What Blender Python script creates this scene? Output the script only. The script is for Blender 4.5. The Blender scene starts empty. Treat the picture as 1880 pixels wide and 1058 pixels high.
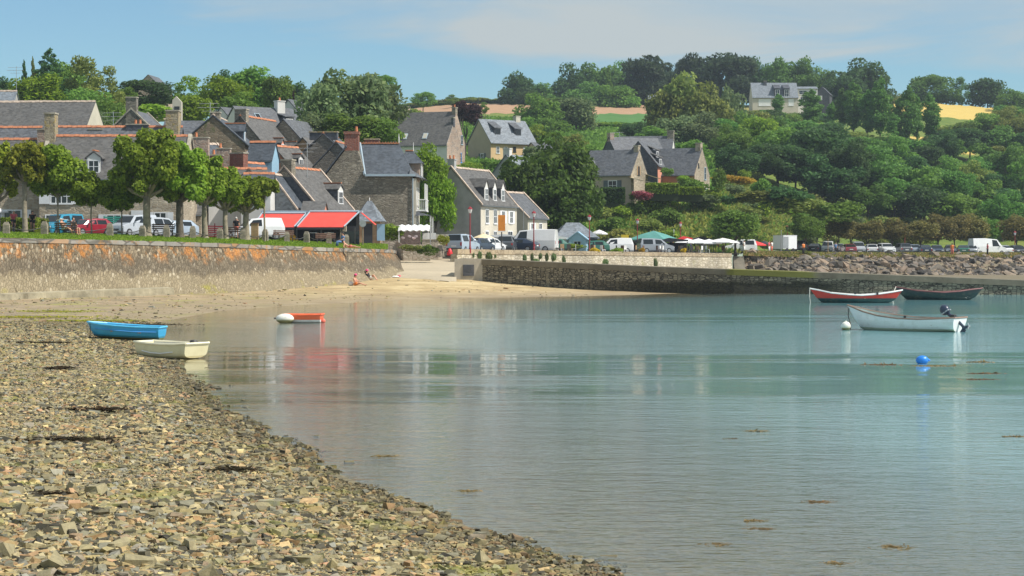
import bpy, bmesh, math, random
import numpy as np
from mathutils import Vector, Matrix

random.seed(7)
RNG = np.random.default_rng(7)
SC = bpy.context.scene
COL = SC.collection
R = math.radians

# ---------------------------------------------------------------- camera, sky, sun, exposure
F = 3656.0                      # focal length in pixels of a 1880 px wide frame
PITCH = math.atan(68 / F)
CAMZ = 3.3
cam_d = bpy.data.cameras.new('camera')
cam_d.lens = F * 36 / 1880
cam_d.sensor_width = 36
cam_d.clip_start = 0.5
cam_d.clip_end = 9000
cam = bpy.data.objects.new('camera', cam_d)
COL.objects.link(cam)
cam.location = (0, 0, CAMZ)
cam.rotation_euler = (math.pi / 2 - PITCH, 0, 0)
SC.camera = cam

SUN_EL = 50.0
SUN_AZ = (0.96, -0.28)          # direction on the ground towards the sun
world = bpy.data.worlds.new('World')
SC.world = world
world.use_nodes = True
wn, wl = world.node_tree.nodes, world.node_tree.links
wn.clear()
wo = wn.new('ShaderNodeOutputWorld')
bg = wn.new('ShaderNodeBackground')
sky = wn.new('ShaderNodeTexSky')
sky.sky_type = 'NISHITA'
sky.sun_disc = False
sky.sun_elevation = R(SUN_EL)
sky.sun_rotation = math.atan2(SUN_AZ[0], SUN_AZ[1])
sky.altitude = 0
sky.air_density = 1.0
sky.dust_density = 0.15
sky.ozone_density = 2.2
# thin cirrus veils, laid out on the sky's own directions
tc = wn.new('ShaderNodeTexCoord')
mp = wn.new('ShaderNodeMapping')
mp.inputs['Scale'].default_value = (3.5, 3.5, 26.0)
mp.inputs['Rotation'].default_value = (0.0, 0.22, 0.0)
mp.inputs['Location'].default_value = (0.55, 0.0, 0.3)
nz = wn.new('ShaderNodeTexNoise')
nz.inputs['Scale'].default_value = 1.6
nz.inputs['Detail'].default_value = 6
nz.inputs['Roughness'].default_value = 0.55
nz.inputs['Distortion'].default_value = 0.4
rp = wn.new('ShaderNodeValToRGB')
rp.color_ramp.elements[0].position = 0.40
rp.color_ramp.elements[1].position = 0.66
rp.color_ramp.elements[1].color = (0.8, 0.8, 0.8, 1)
mx = wn.new('ShaderNodeMixRGB')
mx.inputs['Color2'].default_value = (4.1, 4.6, 4.75, 1)
tint = wn.new('ShaderNodeMixRGB')
tint.blend_type = 'MULTIPLY'
tint.inputs['Fac'].default_value = 1
tint.inputs['Color2'].default_value = (0.61, 0.80, 0.89, 1)
wl.new(tc.outputs['Generated'], mp.inputs['Vector'])
wl.new(mp.outputs['Vector'], nz.inputs['Vector'])
wl.new(nz.outputs['Fac'], rp.inputs['Fac'])
wl.new(sky.outputs['Color'], tint.inputs['Color1'])
wl.new(tint.outputs['Color'], mx.inputs['Color1'])
def wmath(op, a, b=None, clamp=False):
    x = wn.new('ShaderNodeMath'); x.operation = op; x.use_clamp = clamp
    for i_, q_ in enumerate((a, b)):
        if q_ is None: continue
        if isinstance(q_, (int, float)): x.inputs[i_].default_value = q_
        else: wl.new(q_, x.inputs[i_])
    return x.outputs[0]
sxyz = wn.new('ShaderNodeSeparateXYZ'); wl.new(tc.outputs['Generated'], sxyz.inputs[0])
vl = wmath('SUBTRACT', wmath('ADD', sxyz.outputs['Z'], wmath('MULTIPLY', sxyz.outputs['X'], .10)), .094)
vl = wmath('ADD', vl, wmath('MULTIPLY', wmath('SUBTRACT', nz.outputs['Fac'], .5), .14))
vl = wmath('MULTIPLY', vl, 32.0, True)
vl = wmath('MULTIPLY', vl, wmath('ADD', wmath('MULTIPLY', rp.outputs['Color'], .8), .45), True)
wl.new(vl, mx.inputs['Fac'])
wl.new(mx.outputs['Color'], bg.inputs['Color'])
bg.inputs['Strength'].default_value = 0.11
wl.new(bg.outputs['Background'], wo.inputs['Surface'])

sun_d = bpy.data.lights.new('sun', 'SUN')
sun_d.energy = 4.7
sun_d.angle = R(0.5)
sun_d.color = (1.0, 0.945, 0.86)
sun = bpy.data.objects.new('sun', sun_d)
COL.objects.link(sun)
_h = math.hypot(*SUN_AZ)
_sv = Vector((SUN_AZ[0] / _h * math.cos(R(SUN_EL)), SUN_AZ[1] / _h * math.cos(R(SUN_EL)), math.sin(R(SUN_EL))))
sun.rotation_euler = _sv.to_track_quat('Z', 'Y').to_euler()
SC.view_settings.view_transform = 'Standard'
SC.view_settings.look = 'None'
SC.view_settings.exposure = 0.22
SC.view_settings.gamma = 1.0

# ---------------------------------------------------------------- pixel helpers (pixels of the 1880 x 1058 photograph)
CP, SP = math.cos(PITCH), math.sin(PITCH)
def P(px, py, d):
    u, v = (px - 940) / F, (529 - py) / F
    k = d / (CP + v * SP)
    return Vector((u * k, d, CAMZ + (-SP + v * CP) * k))
def X(px, d): return (px - 940) / F * d
def Z(py, d): return P(940, py, d).z
def S(d): return F / d

# ---------------------------------------------------------------- mesh helpers
class MB:
    def __init__(s): s.v = []; s.f = []
    def add(s, vs, fs):
        n = len(s.v); s.v += [tuple(v) for v in vs]; s.f += [tuple(i + n for i in f) for f in fs]; return s
    def box(s, x0, x1, y0, y1, z0, z1):
        vs = [(x0,y0,z0),(x1,y0,z0),(x1,y1,z0),(x0,y1,z0),(x0,y0,z1),(x1,y0,z1),(x1,y1,z1),(x0,y1,z1)]
        return s.add(vs, [(0,3,2,1),(4,5,6,7),(0,1,5,4),(1,2,6,5),(2,3,7,6),(3,0,4,7)])
    def cbox(s, c, sz, rz=0.0, rx=0.0, ry=0.0):
        m = Matrix.Translation(c) @ Matrix.Rotation(rz,4,'Z') @ Matrix.Rotation(ry,4,'Y') @ Matrix.Rotation(rx,4,'X')
        t = MB().box(-sz[0]/2,sz[0]/2,-sz[1]/2,sz[1]/2,-sz[2]/2,sz[2]/2)
        return s.add([m @ Vector(v) for v in t.v], t.f)
    def prism(s, poly, a, b, axis='x'):
        """polygon of 2-D points extruded along an axis from a to b; the 2-D plane is the other two axes in order"""
        n = len(poly)
        def mk(t, p):
            return (t,p[0],p[1]) if axis=='x' else ((p[0],t,p[1]) if axis=='y' else (p[0],p[1],t))
        vs = [mk(a,p) for p in poly] + [mk(b,p) for p in poly]
        fs = [tuple(range(n))[::-1], tuple(range(n,2*n))] + [(i,(i+1)%n,(i+1)%n+n,i+n) for i in range(n)]
        return s.add(vs, fs)
    def tube(s, pts, r, n=6, cap=True):
        pts = [Vector(p) for p in pts]; rs = r if isinstance(r,(list,tuple)) else [r]*len(pts)
        rings = []
        for i,p in enumerate(pts):
            d = (pts[min(i+1,len(pts)-1)] - pts[max(i-1,0)])
            if d.length < 1e-6: d = Vector((0,0,1))
            d.normalize()
            a = d.orthogonal() if abs(d.z) > .99 else d.cross(Vector((0,0,1)))
            a.normalize(); b = d.cross(a)
            rings.append([p + (a*math.cos(t)+b*math.sin(t))*rs[i] for t in [2*math.pi*k/n for k in range(n)]])
        return s.loft(rings, cap)
    def loft(s, rings, cap=True, close=True):
        n = len(rings[0]); vs = [v for r in rings for v in r]; fs = []
        for i in range(len(rings)-1):
            for k in range(n if close else n-1):
                fs.append((i*n+k, i*n+(k+1)%n, (i+1)*n+(k+1)%n, (i+1)*n+k))
        if cap:
            fs.append(tuple(range(n))[::-1]); fs.append(tuple((len(rings)-1)*n+k for k in range(n)))
        return s.add(vs, fs)
    def lathe(s, prof, n=12, c=(0,0,0)):
        rings = [[(c[0]+r*math.cos(2*math.pi*k/n), c[1]+r*math.sin(2*math.pi*k/n), c[2]+z) for k in range(n)] for r,z in prof]
        return s.loft(rings)
    def ball(s, c, r, n=10, m=7):
        rr = r if isinstance(r,(tuple,list)) else (r,r,r)
        rings = []
        for j in range(m+1):
            t = math.pi*j/m; q = max(math.sin(t),.02)
            rings.append([(c[0]+rr[0]*q*math.cos(2*math.pi*k/n), c[1]+rr[1]*q*math.sin(2*math.pi*k/n), c[2]-rr[2]*math.cos(t)) for k in range(n)])
        return s.loft(rings)
def mesh_np(name, v, quads=None, tris=None, smooth=False):
    me = bpy.data.meshes.new(name)
    v = np.asarray(v, dtype=np.float32)
    nq = 0 if quads is None else len(quads); nt = 0 if tris is None else len(tris)
    me.vertices.add(len(v)); me.vertices.foreach_set('co', v.ravel())
    idx = np.concatenate([np.asarray(a, dtype=np.int32).ravel() for a in (quads, tris) if a is not None and len(a)])
    me.loops.add(len(idx)); me.loops.foreach_set('vertex_index', idx)
    st = np.concatenate([np.arange(nq)*4, nq*4 + np.arange(nt)*3]).astype(np.int32)
    me.polygons.add(nq+nt); me.polygons.foreach_set('loop_start', st)
    me.polygons.foreach_set('loop_total', np.concatenate([np.full(nq,4),np.full(nt,3)]).astype(np.int32))
    me.polygons.foreach_set('use_smooth', np.full(nq+nt, bool(smooth)))
    me.update(calc_edges=True); me.validate()
    return me
def obj(name, mb, m=None, parent=None, loc=None, rz=None, smooth=False):
    if isinstance(mb, MB):
        me = bpy.data.meshes.new(name); me.from_pydata(mb.v, [], mb.f); me.update()
        b = bmesh.new(); b.from_mesh(me); bmesh.ops.recalc_face_normals(b, faces=b.faces); b.to_mesh(me); b.free()
        if smooth: me.polygons.foreach_set('use_smooth', [True]*len(me.polygons))
    else: me = mb
    o = bpy.data.objects.new(name, me); COL.objects.link(o)
    if m is not None:
        if not me.materials: me.materials.append(m)
        if me.materials[0] is not m:
            o.material_slots[0].link = 'OBJECT'; o.material_slots[0].material = m
    if parent: o.parent = parent
    if loc is not None: o.location = loc
    if rz is not None: o.rotation_euler.z = rz
    return o
def tag(o, label=None, cat=None, group=None, kind=None):
    if label: o['label'] = label
    if cat: o['category'] = cat
    if group: o['group'] = group
    if kind: o['kind'] = kind
    return o
def thing(name, label, cat, loc=(0,0,0), rz=0.0, group=None):
    o = bpy.data.objects.new(name, None); COL.objects.link(o)
    o.location = loc; o.rotation_euler = (0,0,rz); o.empty_display_size = .2
    return tag(o, label, cat, group)
def copy_tree(o, parent=None):
    c = o.copy(); COL.objects.link(c); c.parent = parent
    for ch in list(o.children): copy_tree(ch, c)
    return c

# ---------------------------------------------------------------- materials
def new_mat(name):
    m = bpy.data.materials.new(name); m.use_nodes = True
    return m, m.node_tree.nodes, m.node_tree.links, m.node_tree.nodes['Principled BSDF']
def ramp(n, stops, interp='LINEAR'):
    r = n.new('ShaderNodeValToRGB'); cr = r.color_ramp; cr.interpolation = interp
    while len(cr.elements) < len(stops): cr.elements.new(.5)
    for e,(p,c) in zip(cr.elements, stops):
        e.position = p; e.color = (*c,1) if len(c)==3 else c
    return r
def math_n(n, l, op, a, b=None, clamp=False):
    x = n.new('ShaderNodeMath'); x.operation = op; x.use_clamp = clamp
    for i,q in enumerate((a,b)):
        if q is None: continue
        if isinstance(q,(int,float)): x.inputs[i].default_value = q
        else: l.new(q, x.inputs[i])
    return x.outputs[0]
def vec(n, l, world_space=False, scale=(1,1,1), rot=(0,0,0)):
    if world_space: g = n.new('ShaderNodeNewGeometry').outputs['Position']
    else: g = n.new('ShaderNodeTexCoord').outputs['Object']
    m = n.new('ShaderNodeMapping'); m.inputs['Scale'].default_value = scale; m.inputs['Rotation'].default_value = rot
    l.new(g, m.inputs['Vector']); return m.outputs['Vector'], g
def noise_n(n, l, v, scale, detail=4, rough=.55, dist=0):
    x = n.new('ShaderNodeTexNoise'); x.inputs['Scale'].default_value = scale; x.inputs['Detail'].default_value = detail
    x.inputs['Roughness'].default_value = rough; x.inputs['Distortion'].default_value = dist
    l.new(v, x.inputs['Vector']); return x.outputs['Fac']
def mixc(n, l, f, a, b, mode='MIX'):
    x = n.new('ShaderNodeMixRGB'); x.blend_type = mode
    for s_,q in (('Fac',f),('Color1',a),('Color2',b)):
        if isinstance(q,(int,float)): x.inputs[s_].default_value = q
        elif isinstance(q,tuple): x.inputs[s_].default_value = (*q,1)
        else: l.new(q, x.inputs[s_])
    return x.outputs[0]
def bump(n, l, h, p, strength=.5, dist=.02):
    b = n.new('ShaderNodeBump'); b.inputs['Strength'].default_value = strength; b.inputs['Distance'].default_value = dist
    l.new(h, b.inputs['Height']); l.new(b.outputs['Normal'], p.inputs['Normal'])
def plain(name, c, rough=.6, var=.15, scale=2.0, metal=0.0, spec=None, bmp=0.0, world_space=False):
    """one colour with weathering: broad tone noise and fine grain"""
    m,n,l,p = new_mat(name)
    v,_ = vec(n,l,world_space)
    a = noise_n(n,l,v,scale,6,.65)
    dk = tuple(x*(1-var*1.6) for x in c); lt = tuple(min(1,x*(1+var)) for x in c)
    r = ramp(n,[(.3,dk),(.7,lt)]); l.new(a,r.inputs['Fac']); l.new(r.outputs[0],p.inputs['Base Color'])
    p.inputs['Roughness'].default_value = rough; p.inputs['Metallic'].default_value = metal
    if spec is not None: p.inputs['Specular IOR Level'].default_value = spec
    if bmp: bump(n,l,noise_n(n,l,v,scale*9,4),p,.6,bmp)
    return m
def stone(name, cols, sx=.38, sz=.17, mortar=(.30,.27,.22), rot=(0,0,0), tone=.35, bmp=.03, world_space=False, moss=None):
    """coursed rubble: one voronoi cell per stone, mortar at the cell edges"""
    m,n,l,p = new_mat(name)
    v,g = vec(n,l,world_space,(1/sx,1/sx,1/sz),rot)
    def vor(feat):
        x = n.new('ShaderNodeTexVoronoi'); x.feature = feat; x.inputs['Scale'].default_value = 1; x.inputs['Randomness'].default_value = .8
        l.new(v,x.inputs['Vector']); return x
    c = vor('F1'); sep = n.new('ShaderNodeSeparateColor'); l.new(c.outputs['Color'],sep.inputs[0])
    k = len(cols); r = ramp(n,[(i/max(k-1,1),q) for i,q in enumerate(cols)]); l.new(sep.outputs[0],r.inputs['Fac'])
    e = vor('DISTANCE_TO_EDGE'); er = ramp(n,[(.03,(1,1,1)),(.11,(0,0,0))]); l.new(e.outputs['Distance'],er.inputs['Fac'])
    col = mixc(n,l,er.outputs[0],r.outputs[0],mortar)
    big = noise_n(n,l,g,.35,5,.6); br = ramp(n,[(.3,(1-tone,)*3),(.7,(1+tone*.5,)*3)]); l.new(big,br.inputs['Fac'])
    col = mixc(n,l,1.0,col,br.outputs[0],'MULTIPLY')
    if moss:
        mr = ramp(n,[(.55,(0,0,0)),(.68,(1,1,1))]); l.new(noise_n(n,l,g,.8,6,.7),mr.inputs['Fac'])
        col = mixc(n,l,mr.outputs[0],col,moss)
    l.new(col,p.inputs['Base Color']); p.inputs['Roughness'].default_value = .9
    h = math_n(n,l,'SUBTRACT',1.0,er.outputs[0]); bump(n,l,math_n(n,l,'ADD',h,math_n(n,l,'MULTIPLY',sep.outputs[1],.8)),p,.8,bmp)
    return m
def slate(name, c, lichen=.3, lich_c=(.30,.29,.25)):
    m,n,l,p = new_mat(name)
    v,g = vec(n,l,False,(1/.28,1/.28,1/.16))
    x = n.new('ShaderNodeTexVoronoi'); x.inputs['Scale'].default_value = 1; l.new(v,x.inputs['Vector'])
    sep = n.new('ShaderNodeSeparateColor'); l.new(x.outputs['Color'],sep.inputs[0])
    r = ramp(n,[(0,tuple(q*.72 for q in c)),(1,tuple(q*1.35 for q in c))]); l.new(sep.outputs[0],r.inputs['Fac'])
    v2,_ = vec(n,l,False,(1.6,1.6,.5))
    lr = ramp(n,[(.42,(0,0,0)),(.75,(lichen,)*3)]); l.new(noise_n(n,l,v2,1.3,7,.7),lr.inputs['Fac'])
    col = mixc(n,l,lr.outputs[0],r.outputs[0],lich_c)
    l.new(col,p.inputs['Base Color']); p.inputs['Roughness'].default_value = .62
    p.inputs['Specular IOR Level'].default_value = .35
    bump(n,l,sep.outputs[1],p,.5,.015)
    return m
def leafmat(name, c, var=.35, hue=.03):
    m,n,l,p = new_mat(name)
    gi = n.new('ShaderNodeNewGeometry'); oi = n.new('ShaderNodeObjectInfo')
    r = ramp(n,[(0,tuple(q*(1-var) for q in c)),(.6,c),(1,(c[0]*(1+var)*1.15,c[1]*(1+var),c[2]*(1+var*.5)))])
    l.new(gi.outputs['Random Per Island'],r.inputs['Fac'])
    hs = n.new('ShaderNodeHueSaturation')
    l.new(math_n(n,l,'ADD',math_n(n,l,'MULTIPLY',oi.outputs['Random'],hue),.498-hue),hs.inputs['Hue'])
    l.new(math_n(n,l,'ADD',math_n(n,l,'MULTIPLY',oi.outputs['Random'],.45),.78),hs.inputs['Value'])
    l.new(r.outputs[0],hs.inputs['Color'])
    l.new(hs.outputs[0],p.inputs['Base Color']); p.inputs['Roughness'].default_value = .6
    p.inputs['Specular IOR Level'].default_value = .22
    t = n.new('ShaderNodeBsdfTranslucent'); l.new(hs.outputs[0],t.inputs['Color'])
    ms = n.new('ShaderNodeMixShader'); ms.inputs[0].default_value = .48
    l.new(p.outputs[0],ms.inputs[1]); l.new(t.outputs[0],ms.inputs[2]); l.new(ms.outputs[0],n['Material Output'].inputs['Surface'])
    return m
def glassmat(name, c=(.02,.025,.03)):
    m,n,l,p = new_mat(name); p.inputs['Base Color'].default_value = (*c,1); p.inputs['Roughness'].default_value = .08
    p.inputs['Specular IOR Level'].default_value = .6; return m
def paint(name, c, rough=.35):
    m = plain(name, c, rough, .06, 1.5); return m

M = dict(
    slate=slate('slate', (.095,.102,.116), .18), slate_new=slate('slate_blue', (.066,.078,.095), .06),
    slate_old=slate('slate_weathered', (.100,.098,.096), .30,(.22,.20,.17)), slate_pale=slate('slate_pale', (.17,.195,.225), .2),
    rubble=stone('rubble_grey', [(.13,.12,.10),(.25,.23,.19),(.18,.165,.14),(.33,.30,.25)], .42,.17,(.20,.18,.15)),
    rubble_dark=stone('rubble_dark', [(.19,.165,.125),(.34,.30,.235),(.26,.23,.175),(.46,.41,.33)], .42,.13,(.20,.175,.14)),
    rubble_tan=stone('rubble_tan', [(.28,.22,.15),(.45,.38,.27),(.34,.27,.19),(.52,.45,.33)], .40,.18,(.42,.37,.29)),
    rubble_brown=stone('rubble_brown', [(.16,.12,.075),(.30,.23,.15),(.22,.17,.11),(.36,.29,.20)], .45,.16,(.22,.18,.13),moss=(.09,.13,.03)),
    pinkstone=stone('pink_granite', [(.36,.24,.18),(.50,.37,.29),(.42,.29,.22),(.33,.27,.24)], .5,.25,(.45,.38,.31)),
    cream=plain('cream_render',(.55,.51,.42),.85,.08,.6), white=plain('white_render',(.66,.65,.62),.8,.07,.7),
    tanr=plain('tan_render',(.50,.36,.24),.85,.08,.6), beige=plain('beige_render',(.46,.37,.28),.85,.08,.6), tanlit=plain('tan_render_lit',(.62,.44,.24),.85,.06,.6),  # tanlit: sunlight on the beige house front put into its colour
    greyr=plain('grey_render',(.43,.42,.40),.9,.22,.45), greyl=plain('light_grey_render',(.40,.41,.41),.9,.08,.5),
    salmon=plain('salmon_render',(.62,.27,.18),.85,.1,.6), rustr=plain('rust_render',(.46,.20,.11),.85,.15,.6), ochre=plain('brown_render',(.36,.23,.12),.9,.14,.5),
    greyslatewall=slate('slate_hung_wall', (.17,.19,.21), .2), lightblue=plain('light_blue_boards',(.30,.48,.62),.6,.06,1),
    darkwall=slate('dark_slate_and_shade',(.07,.075,.09),.1), brick=stone('brick_red', [(.26,.085,.055),(.34,.12,.08),(.22,.08,.055)], .22,.08,(.30,.2,.16)),
    ridge=plain('terracotta_ridge',(.50,.20,.10),.8,.25,2.5), ridgel=plain('pale_ridge',(.50,.40,.32),.8,.25,2.5), terra=plain('terracotta_pot',(.55,.2,.09),.7,.1,4),
    flash=plain('zinc_flashing',(.36,.45,.52),.45,.08,1), coping=plain('stone_coping',(.42,.38,.30),.9,.3,2.0),
    chim=stone('chimney_stone', [(.17,.15,.12),(.30,.27,.21),(.38,.33,.24)], .35,.2,(.30,.26,.2)),
    lichenst=stone('lichen_stone', [(.28,.22,.15),(.40,.35,.25),(.38,.28,.09)], .35,.25,(.36,.3,.2),moss=(.45,.30,.03)),
    glass=glassmat('window_glass'), carglass=glassmat('car_glass',(.015,.02,.022)), wframe=plain('white_window_frame',(.80,.81,.82),.5,.04,2),
    bframe=plain('blue_window_surround',(.07,.32,.72),.6,.06,2), dframe=plain('dark_frame',(.035,.04,.045),.5,.1,2), shut=plain('grey_shutter',(.10,.12,.13),.6,.1,2), shutw=plain('white_shutter',(.74,.75,.76),.6,.06,2),
    steel=plain('steel',(.45,.46,.47),.4,.1,3,.6), iron=plain('dark_iron',(.05,.048,.045),.55,.2,6), redpaint=plain('dark_red_paint',(.30,.028,.035),.45,.1,3),
    tyre=plain('tyre_rubber',(.022,.022,.023),.85,.1,5), wood=plain('bench_wood',(.16,.085,.055),.7,.3,6), woodl=plain('pale_wood',(.42,.28,.15),.7,.2,4),
    granite=plain('granite_post',(.30,.26,.20),.9,.35,5,bmp=.02), concrete=plain('concrete',(.42,.38,.31),.9,.15,1.2,bmp=.01),
    bark=plain('plane_tree_bark',(.29,.25,.18),.9,.35,3,bmp=.03), barkd=plain('dark_bark',(.12,.10,.075),.95,.3,3,bmp=.03),
    whitep=plain('white_plastic',(.80,.80,.78),.5,.05,2), cloth_w=plain('white_canvas',(.80,.81,.82),.8,.05,1.5), cloth_g=plain('green_canvas',(.10,.30,.27),.8,.12,1.5),
    cloth_k=plain('dark_canvas_and_shade',(.03,.033,.04),.8,.12,1.5), cloth_r=plain('red_canvas',(.80,.05,.05),.75,.06,1.2), cloth_c=plain('cream_canvas',(.80,.66,.42),.8,.06,1.5),
    awning=plain('awning_red',(.70,.075,.055),.8,.12,1.1), greenfence=plain('green_fence_paint',(.05,.36,.28),.6,.1,3), orange=plain('orange_panel',(.72,.26,.03),.55,.1,3),
    skin=plain('skin',(.62,.33,.22),.6,.08,8), hair_d=plain('dark_hair',(.03,.02,.015),.6,.2,20), hair_g=plain('grey_hair',(.55,.53,.50),.7,.15,20),
    l_plane=leafmat('leaf_plane',(.20,.35,.038)), l_yellow=leafmat('leaf_yellowing',(.27,.36,.04),.40), l_dark=leafmat('leaf_dark',(0.064,0.155,0.049)),
    l_mid=leafmat('leaf_mid',(0.138,0.292,0.052)), l_bright=leafmat('leaf_bright',(0.160,0.310,0.022)), l_grey=leafmat('leaf_grey_green',(0.176,0.278,0.121)),
    l_olive=leafmat('leaf_olive',(0.206,0.285,0.067)), l_brown=leafmat('leaf_brown',(.21,.21,.065),.4,.02), l_purple=leafmat('leaf_purple',(0.070,0.040,0.040)),
    l_pine=leafmat('leaf_pine',(0.053,0.103,0.047)), l_wood=leafmat('leaf_wood',(0.109,0.271,0.056)), l_flower=leafmat('petals_pink',(.42,.13,.15),.5), l_goldfl=leafmat('petals_gold',(.48,.40,.05),.5),
    l_white=leafmat('petals_white',(.8,.74,.76),.1), l_gold=leafmat('leaf_gold',(0.558,0.465,0.031)), weed=leafmat('seaweed_dark',(.075,.062,.03),.5), algae=leafmat('algae_green',(.30,.33,.04),.3), weedg=leafmat('seaweed_golden',(.27,.22,.10),.3),
)

# ================================================================ THE GROUND
SHORE_PX = [(1105,1058),(1000,1022),(900,985),(760,930),(640,880),(560,850),(480,800),(420,770),(385,735),(355,700),(322,672),(300,655),(268,622),(262,606),(290,592),
            (400,572),(520,562),(700,553),(850,547.5),(1000,545),(1150,542),(1240,539)]
SHORE = [(9,2),(4,9)] + [(X(a, F*3.3/(b-461.)), F*3.3/(b-461.)) for a,b in SHORE_PX]
SEA = SHORE + [(90,150),(90,-60),(12,-60)]
def seg_dist(x, y, pts):
    d = np.full(x.shape, 1e9)
    for (ax,ay),(bx,by) in zip(pts[:-1], pts[1:]):
        vx,vy = bx-ax, by-ay; t = np.clip(((x-ax)*vx+(y-ay)*vy)/(vx*vx+vy*vy),0,1)
        d = np.minimum(d, np.hypot(x-ax-t*vx, y-ay-t*vy))
    return d
def in_poly(x, y, pts):
    ins = np.zeros(x.shape, bool); n = len(pts)
    for i in range(n):
        x0,y0 = pts[i]; x1,y1 = pts[(i+1)%n]
        if y0 == y1: continue
        c = ((y0>y) != (y1>y)) & (x < (x1-x0)*(y-y0)/(y1-y0)+x0)
        ins ^= c
    return ins
def shore_dist(x, y):
    """metres from the water's edge, positive on land"""
    x = np.asarray(x,float); y = np.asarray(y,float)
    d = seg_dist(x,y,SHORE)
    return np.where(in_poly(x,y,SEA), -d, d)
def vnoise(x, y, s=1.0, seed=0):
    return (np.sin(x*s*1.7+seed)+np.sin(y*s*2.1+seed*1.3+1)+np.sin((x+y)*s*1.1+2+seed)+np.sin((x-y*1.3)*s*2.9+seed*.7))/4
def beach_z(x, y):
    x = np.asarray(x,float); y = np.asarray(y,float)
    px = 940 + F*x/np.maximum(y,1)
    d = shore_dist(x,y)
    near = .55*(1-np.exp(-np.maximum(d,0)/6.))
    a = np.interp(px,[-100,0,400,600,700,850,1000,1240,1500],[.007,.008,.018,.031,.042,.050,.035,.02,.012])
    far = a*np.maximum(d,0)
    t = np.clip((y-62)/26,0,1)
    z = near*(1-t)+far*t
    z = z + .02*vnoise(x,y,.9)*np.clip(d/3,0,1) + .012*vnoise(x,y,3.3,4)*np.clip(d/2,0,1)
    return np.where(d<0, np.maximum(.055*d,-1.6), z)
WPX = [-260,-100,0,200,400,600,700,712]
WD  = [118,124,130,136,144,158,168,170]
def wall_d(px): return np.interp(px, WPX, WD)
def wall_top(px):
    yt = np.interp(px,[-260,0,200,400,600,712],[432,437,441,446.5,455,458])
    return 3.3 + (461-yt)/F*wall_d(px)
def wall_foot_z(px): return np.interp(px,[-260,0,200,400,600,712],[.3,.36,.52,.62,1.0,1.6])
QX = [840,1345,1365,1880,2400]; QD = [185,258,262,288,300]
def front_d(px):
    px = np.asarray(px,float)
    return np.where(px<712, wall_d(px), np.where(px<838, 196, np.interp(px,QX,QD)))
TD = [195,230,255,270,300,350,430,520,650,850]
TPX = [-400,0,400,700,850,1100,1300,1400,1500,1700,1880,2300]
TZ = np.array([
 [4.6, 11, 14, 17, 21, 24, 27, 30, 32, 30],
 [4.6, 11, 14, 17, 21, 24, 27, 30, 32, 30],
 [4.4, 9, 12, 15, 18, 23, 28, 32, 35, 34],
 [3.5, 5.5, 8, 11, 15, 20, 28, 38, 49, 50],
 [3.1, 3.6, 7, 10, 16, 20, 28, 38.5, 51.5, 53],
 [3.0, 3.0, 3.05, 4.6, 13.2, 19, 27, 36.5, 51.5, 54],
 [3.0, 3.0, 3.0, 3.2, 12.6, 18, 25, 36, 51, 54],
 [3.0, 3.0, 2.9, 2.9, 4.2, 13, 24, 35.5, 50.5, 54],
 [3.0, 3.0, 2.7, 2.7, 3.0, 9.5, 20, 34, 50, 54],
 [2.8, 2.8, 2.6, 2.6, 2.8, 4.2, 17, 32, 51.5, 54],
 [2.8, 2.8, 2.6, 2.6, 2.7, 3.4, 15, 29, 49, 52],
 [2.8, 2.8, 2.6, 2.6, 2.7, 3.4, 12, 25, 42, 45]])
def table(px, d):
    px = np.clip(np.asarray(px,float),TPX[0],TPX[-1]-1e-3); d = np.clip(np.asarray(d,float),TD[0],TD[-1]-1e-3)
    i = np.clip(np.searchsorted(TPX,px,side='right')-1,0,len(TPX)-2); j = np.clip(np.searchsorted(TD,d,side='right')-1,0,len(TD)-2)
    A = np.array(TPX,float); B = np.array(TD,float)
    u = (px-A[i])/(A[i+1]-A[i]); v = (d-B[j])/(B[j+1]-B[j])
    return TZ[i,j]*(1-u)*(1-v)+TZ[i+1,j]*u*(1-v)+TZ[i,j+1]*(1-u)*v+TZ[i+1,j+1]*u*v
def land_z(px, d):
    px = np.asarray(px,float); d = np.asarray(d,float)
    wd = wall_d(px); wt = wall_top(px)
    t = np.clip((d-wd)/13.,0,1); zl = wt-.03+.52*t
    t2 = np.clip((d-wd-13)/np.maximum(195-wd-13,1),0,1)
    zl = zl*(1-t2)+table(px,195)*t2
    zt = table(px,d)
    return np.where((px<712)&(d<195), zl, zt)
def gz(px, d): return float(land_z(px,d))
def ground_at(px, d):
    """world point on the land surface"""
    return Vector((X(px,d), d, gz(px,d)))
def sheet(name, pxs, ds, zf, mat, kind='structure', mask=None, smooth=True):
    PX,D = np.meshgrid(pxs, ds, indexing='ij')
    XX = (PX-940)/F*D; ZZ = zf(PX,D)
    v = np.stack([XX,D,ZZ],-1).reshape(-1,3)
    a,b = PX.shape; I = np.arange(a*b).reshape(a,b)
    q = np.stack([I[:-1,:-1],I[1:,:-1],I[1:,1:],I[:-1,1:]],-1)
    pc = (PX[:-1,:-1]+PX[1:,1:])/2; dc = (D[:-1,:-1]+D[1:,1:])/2
    if mask is not None: q = q[mask(pc,dc)]
    q = q.reshape(-1,4)
    used = np.unique(q); rm = -np.ones(len(v),int); rm[used] = np.arange(len(used))
    o = obj(name, mesh_np(name, v[used], quads=rm[q], smooth=smooth), mat)
    tag(o, kind=kind); return o

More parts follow.
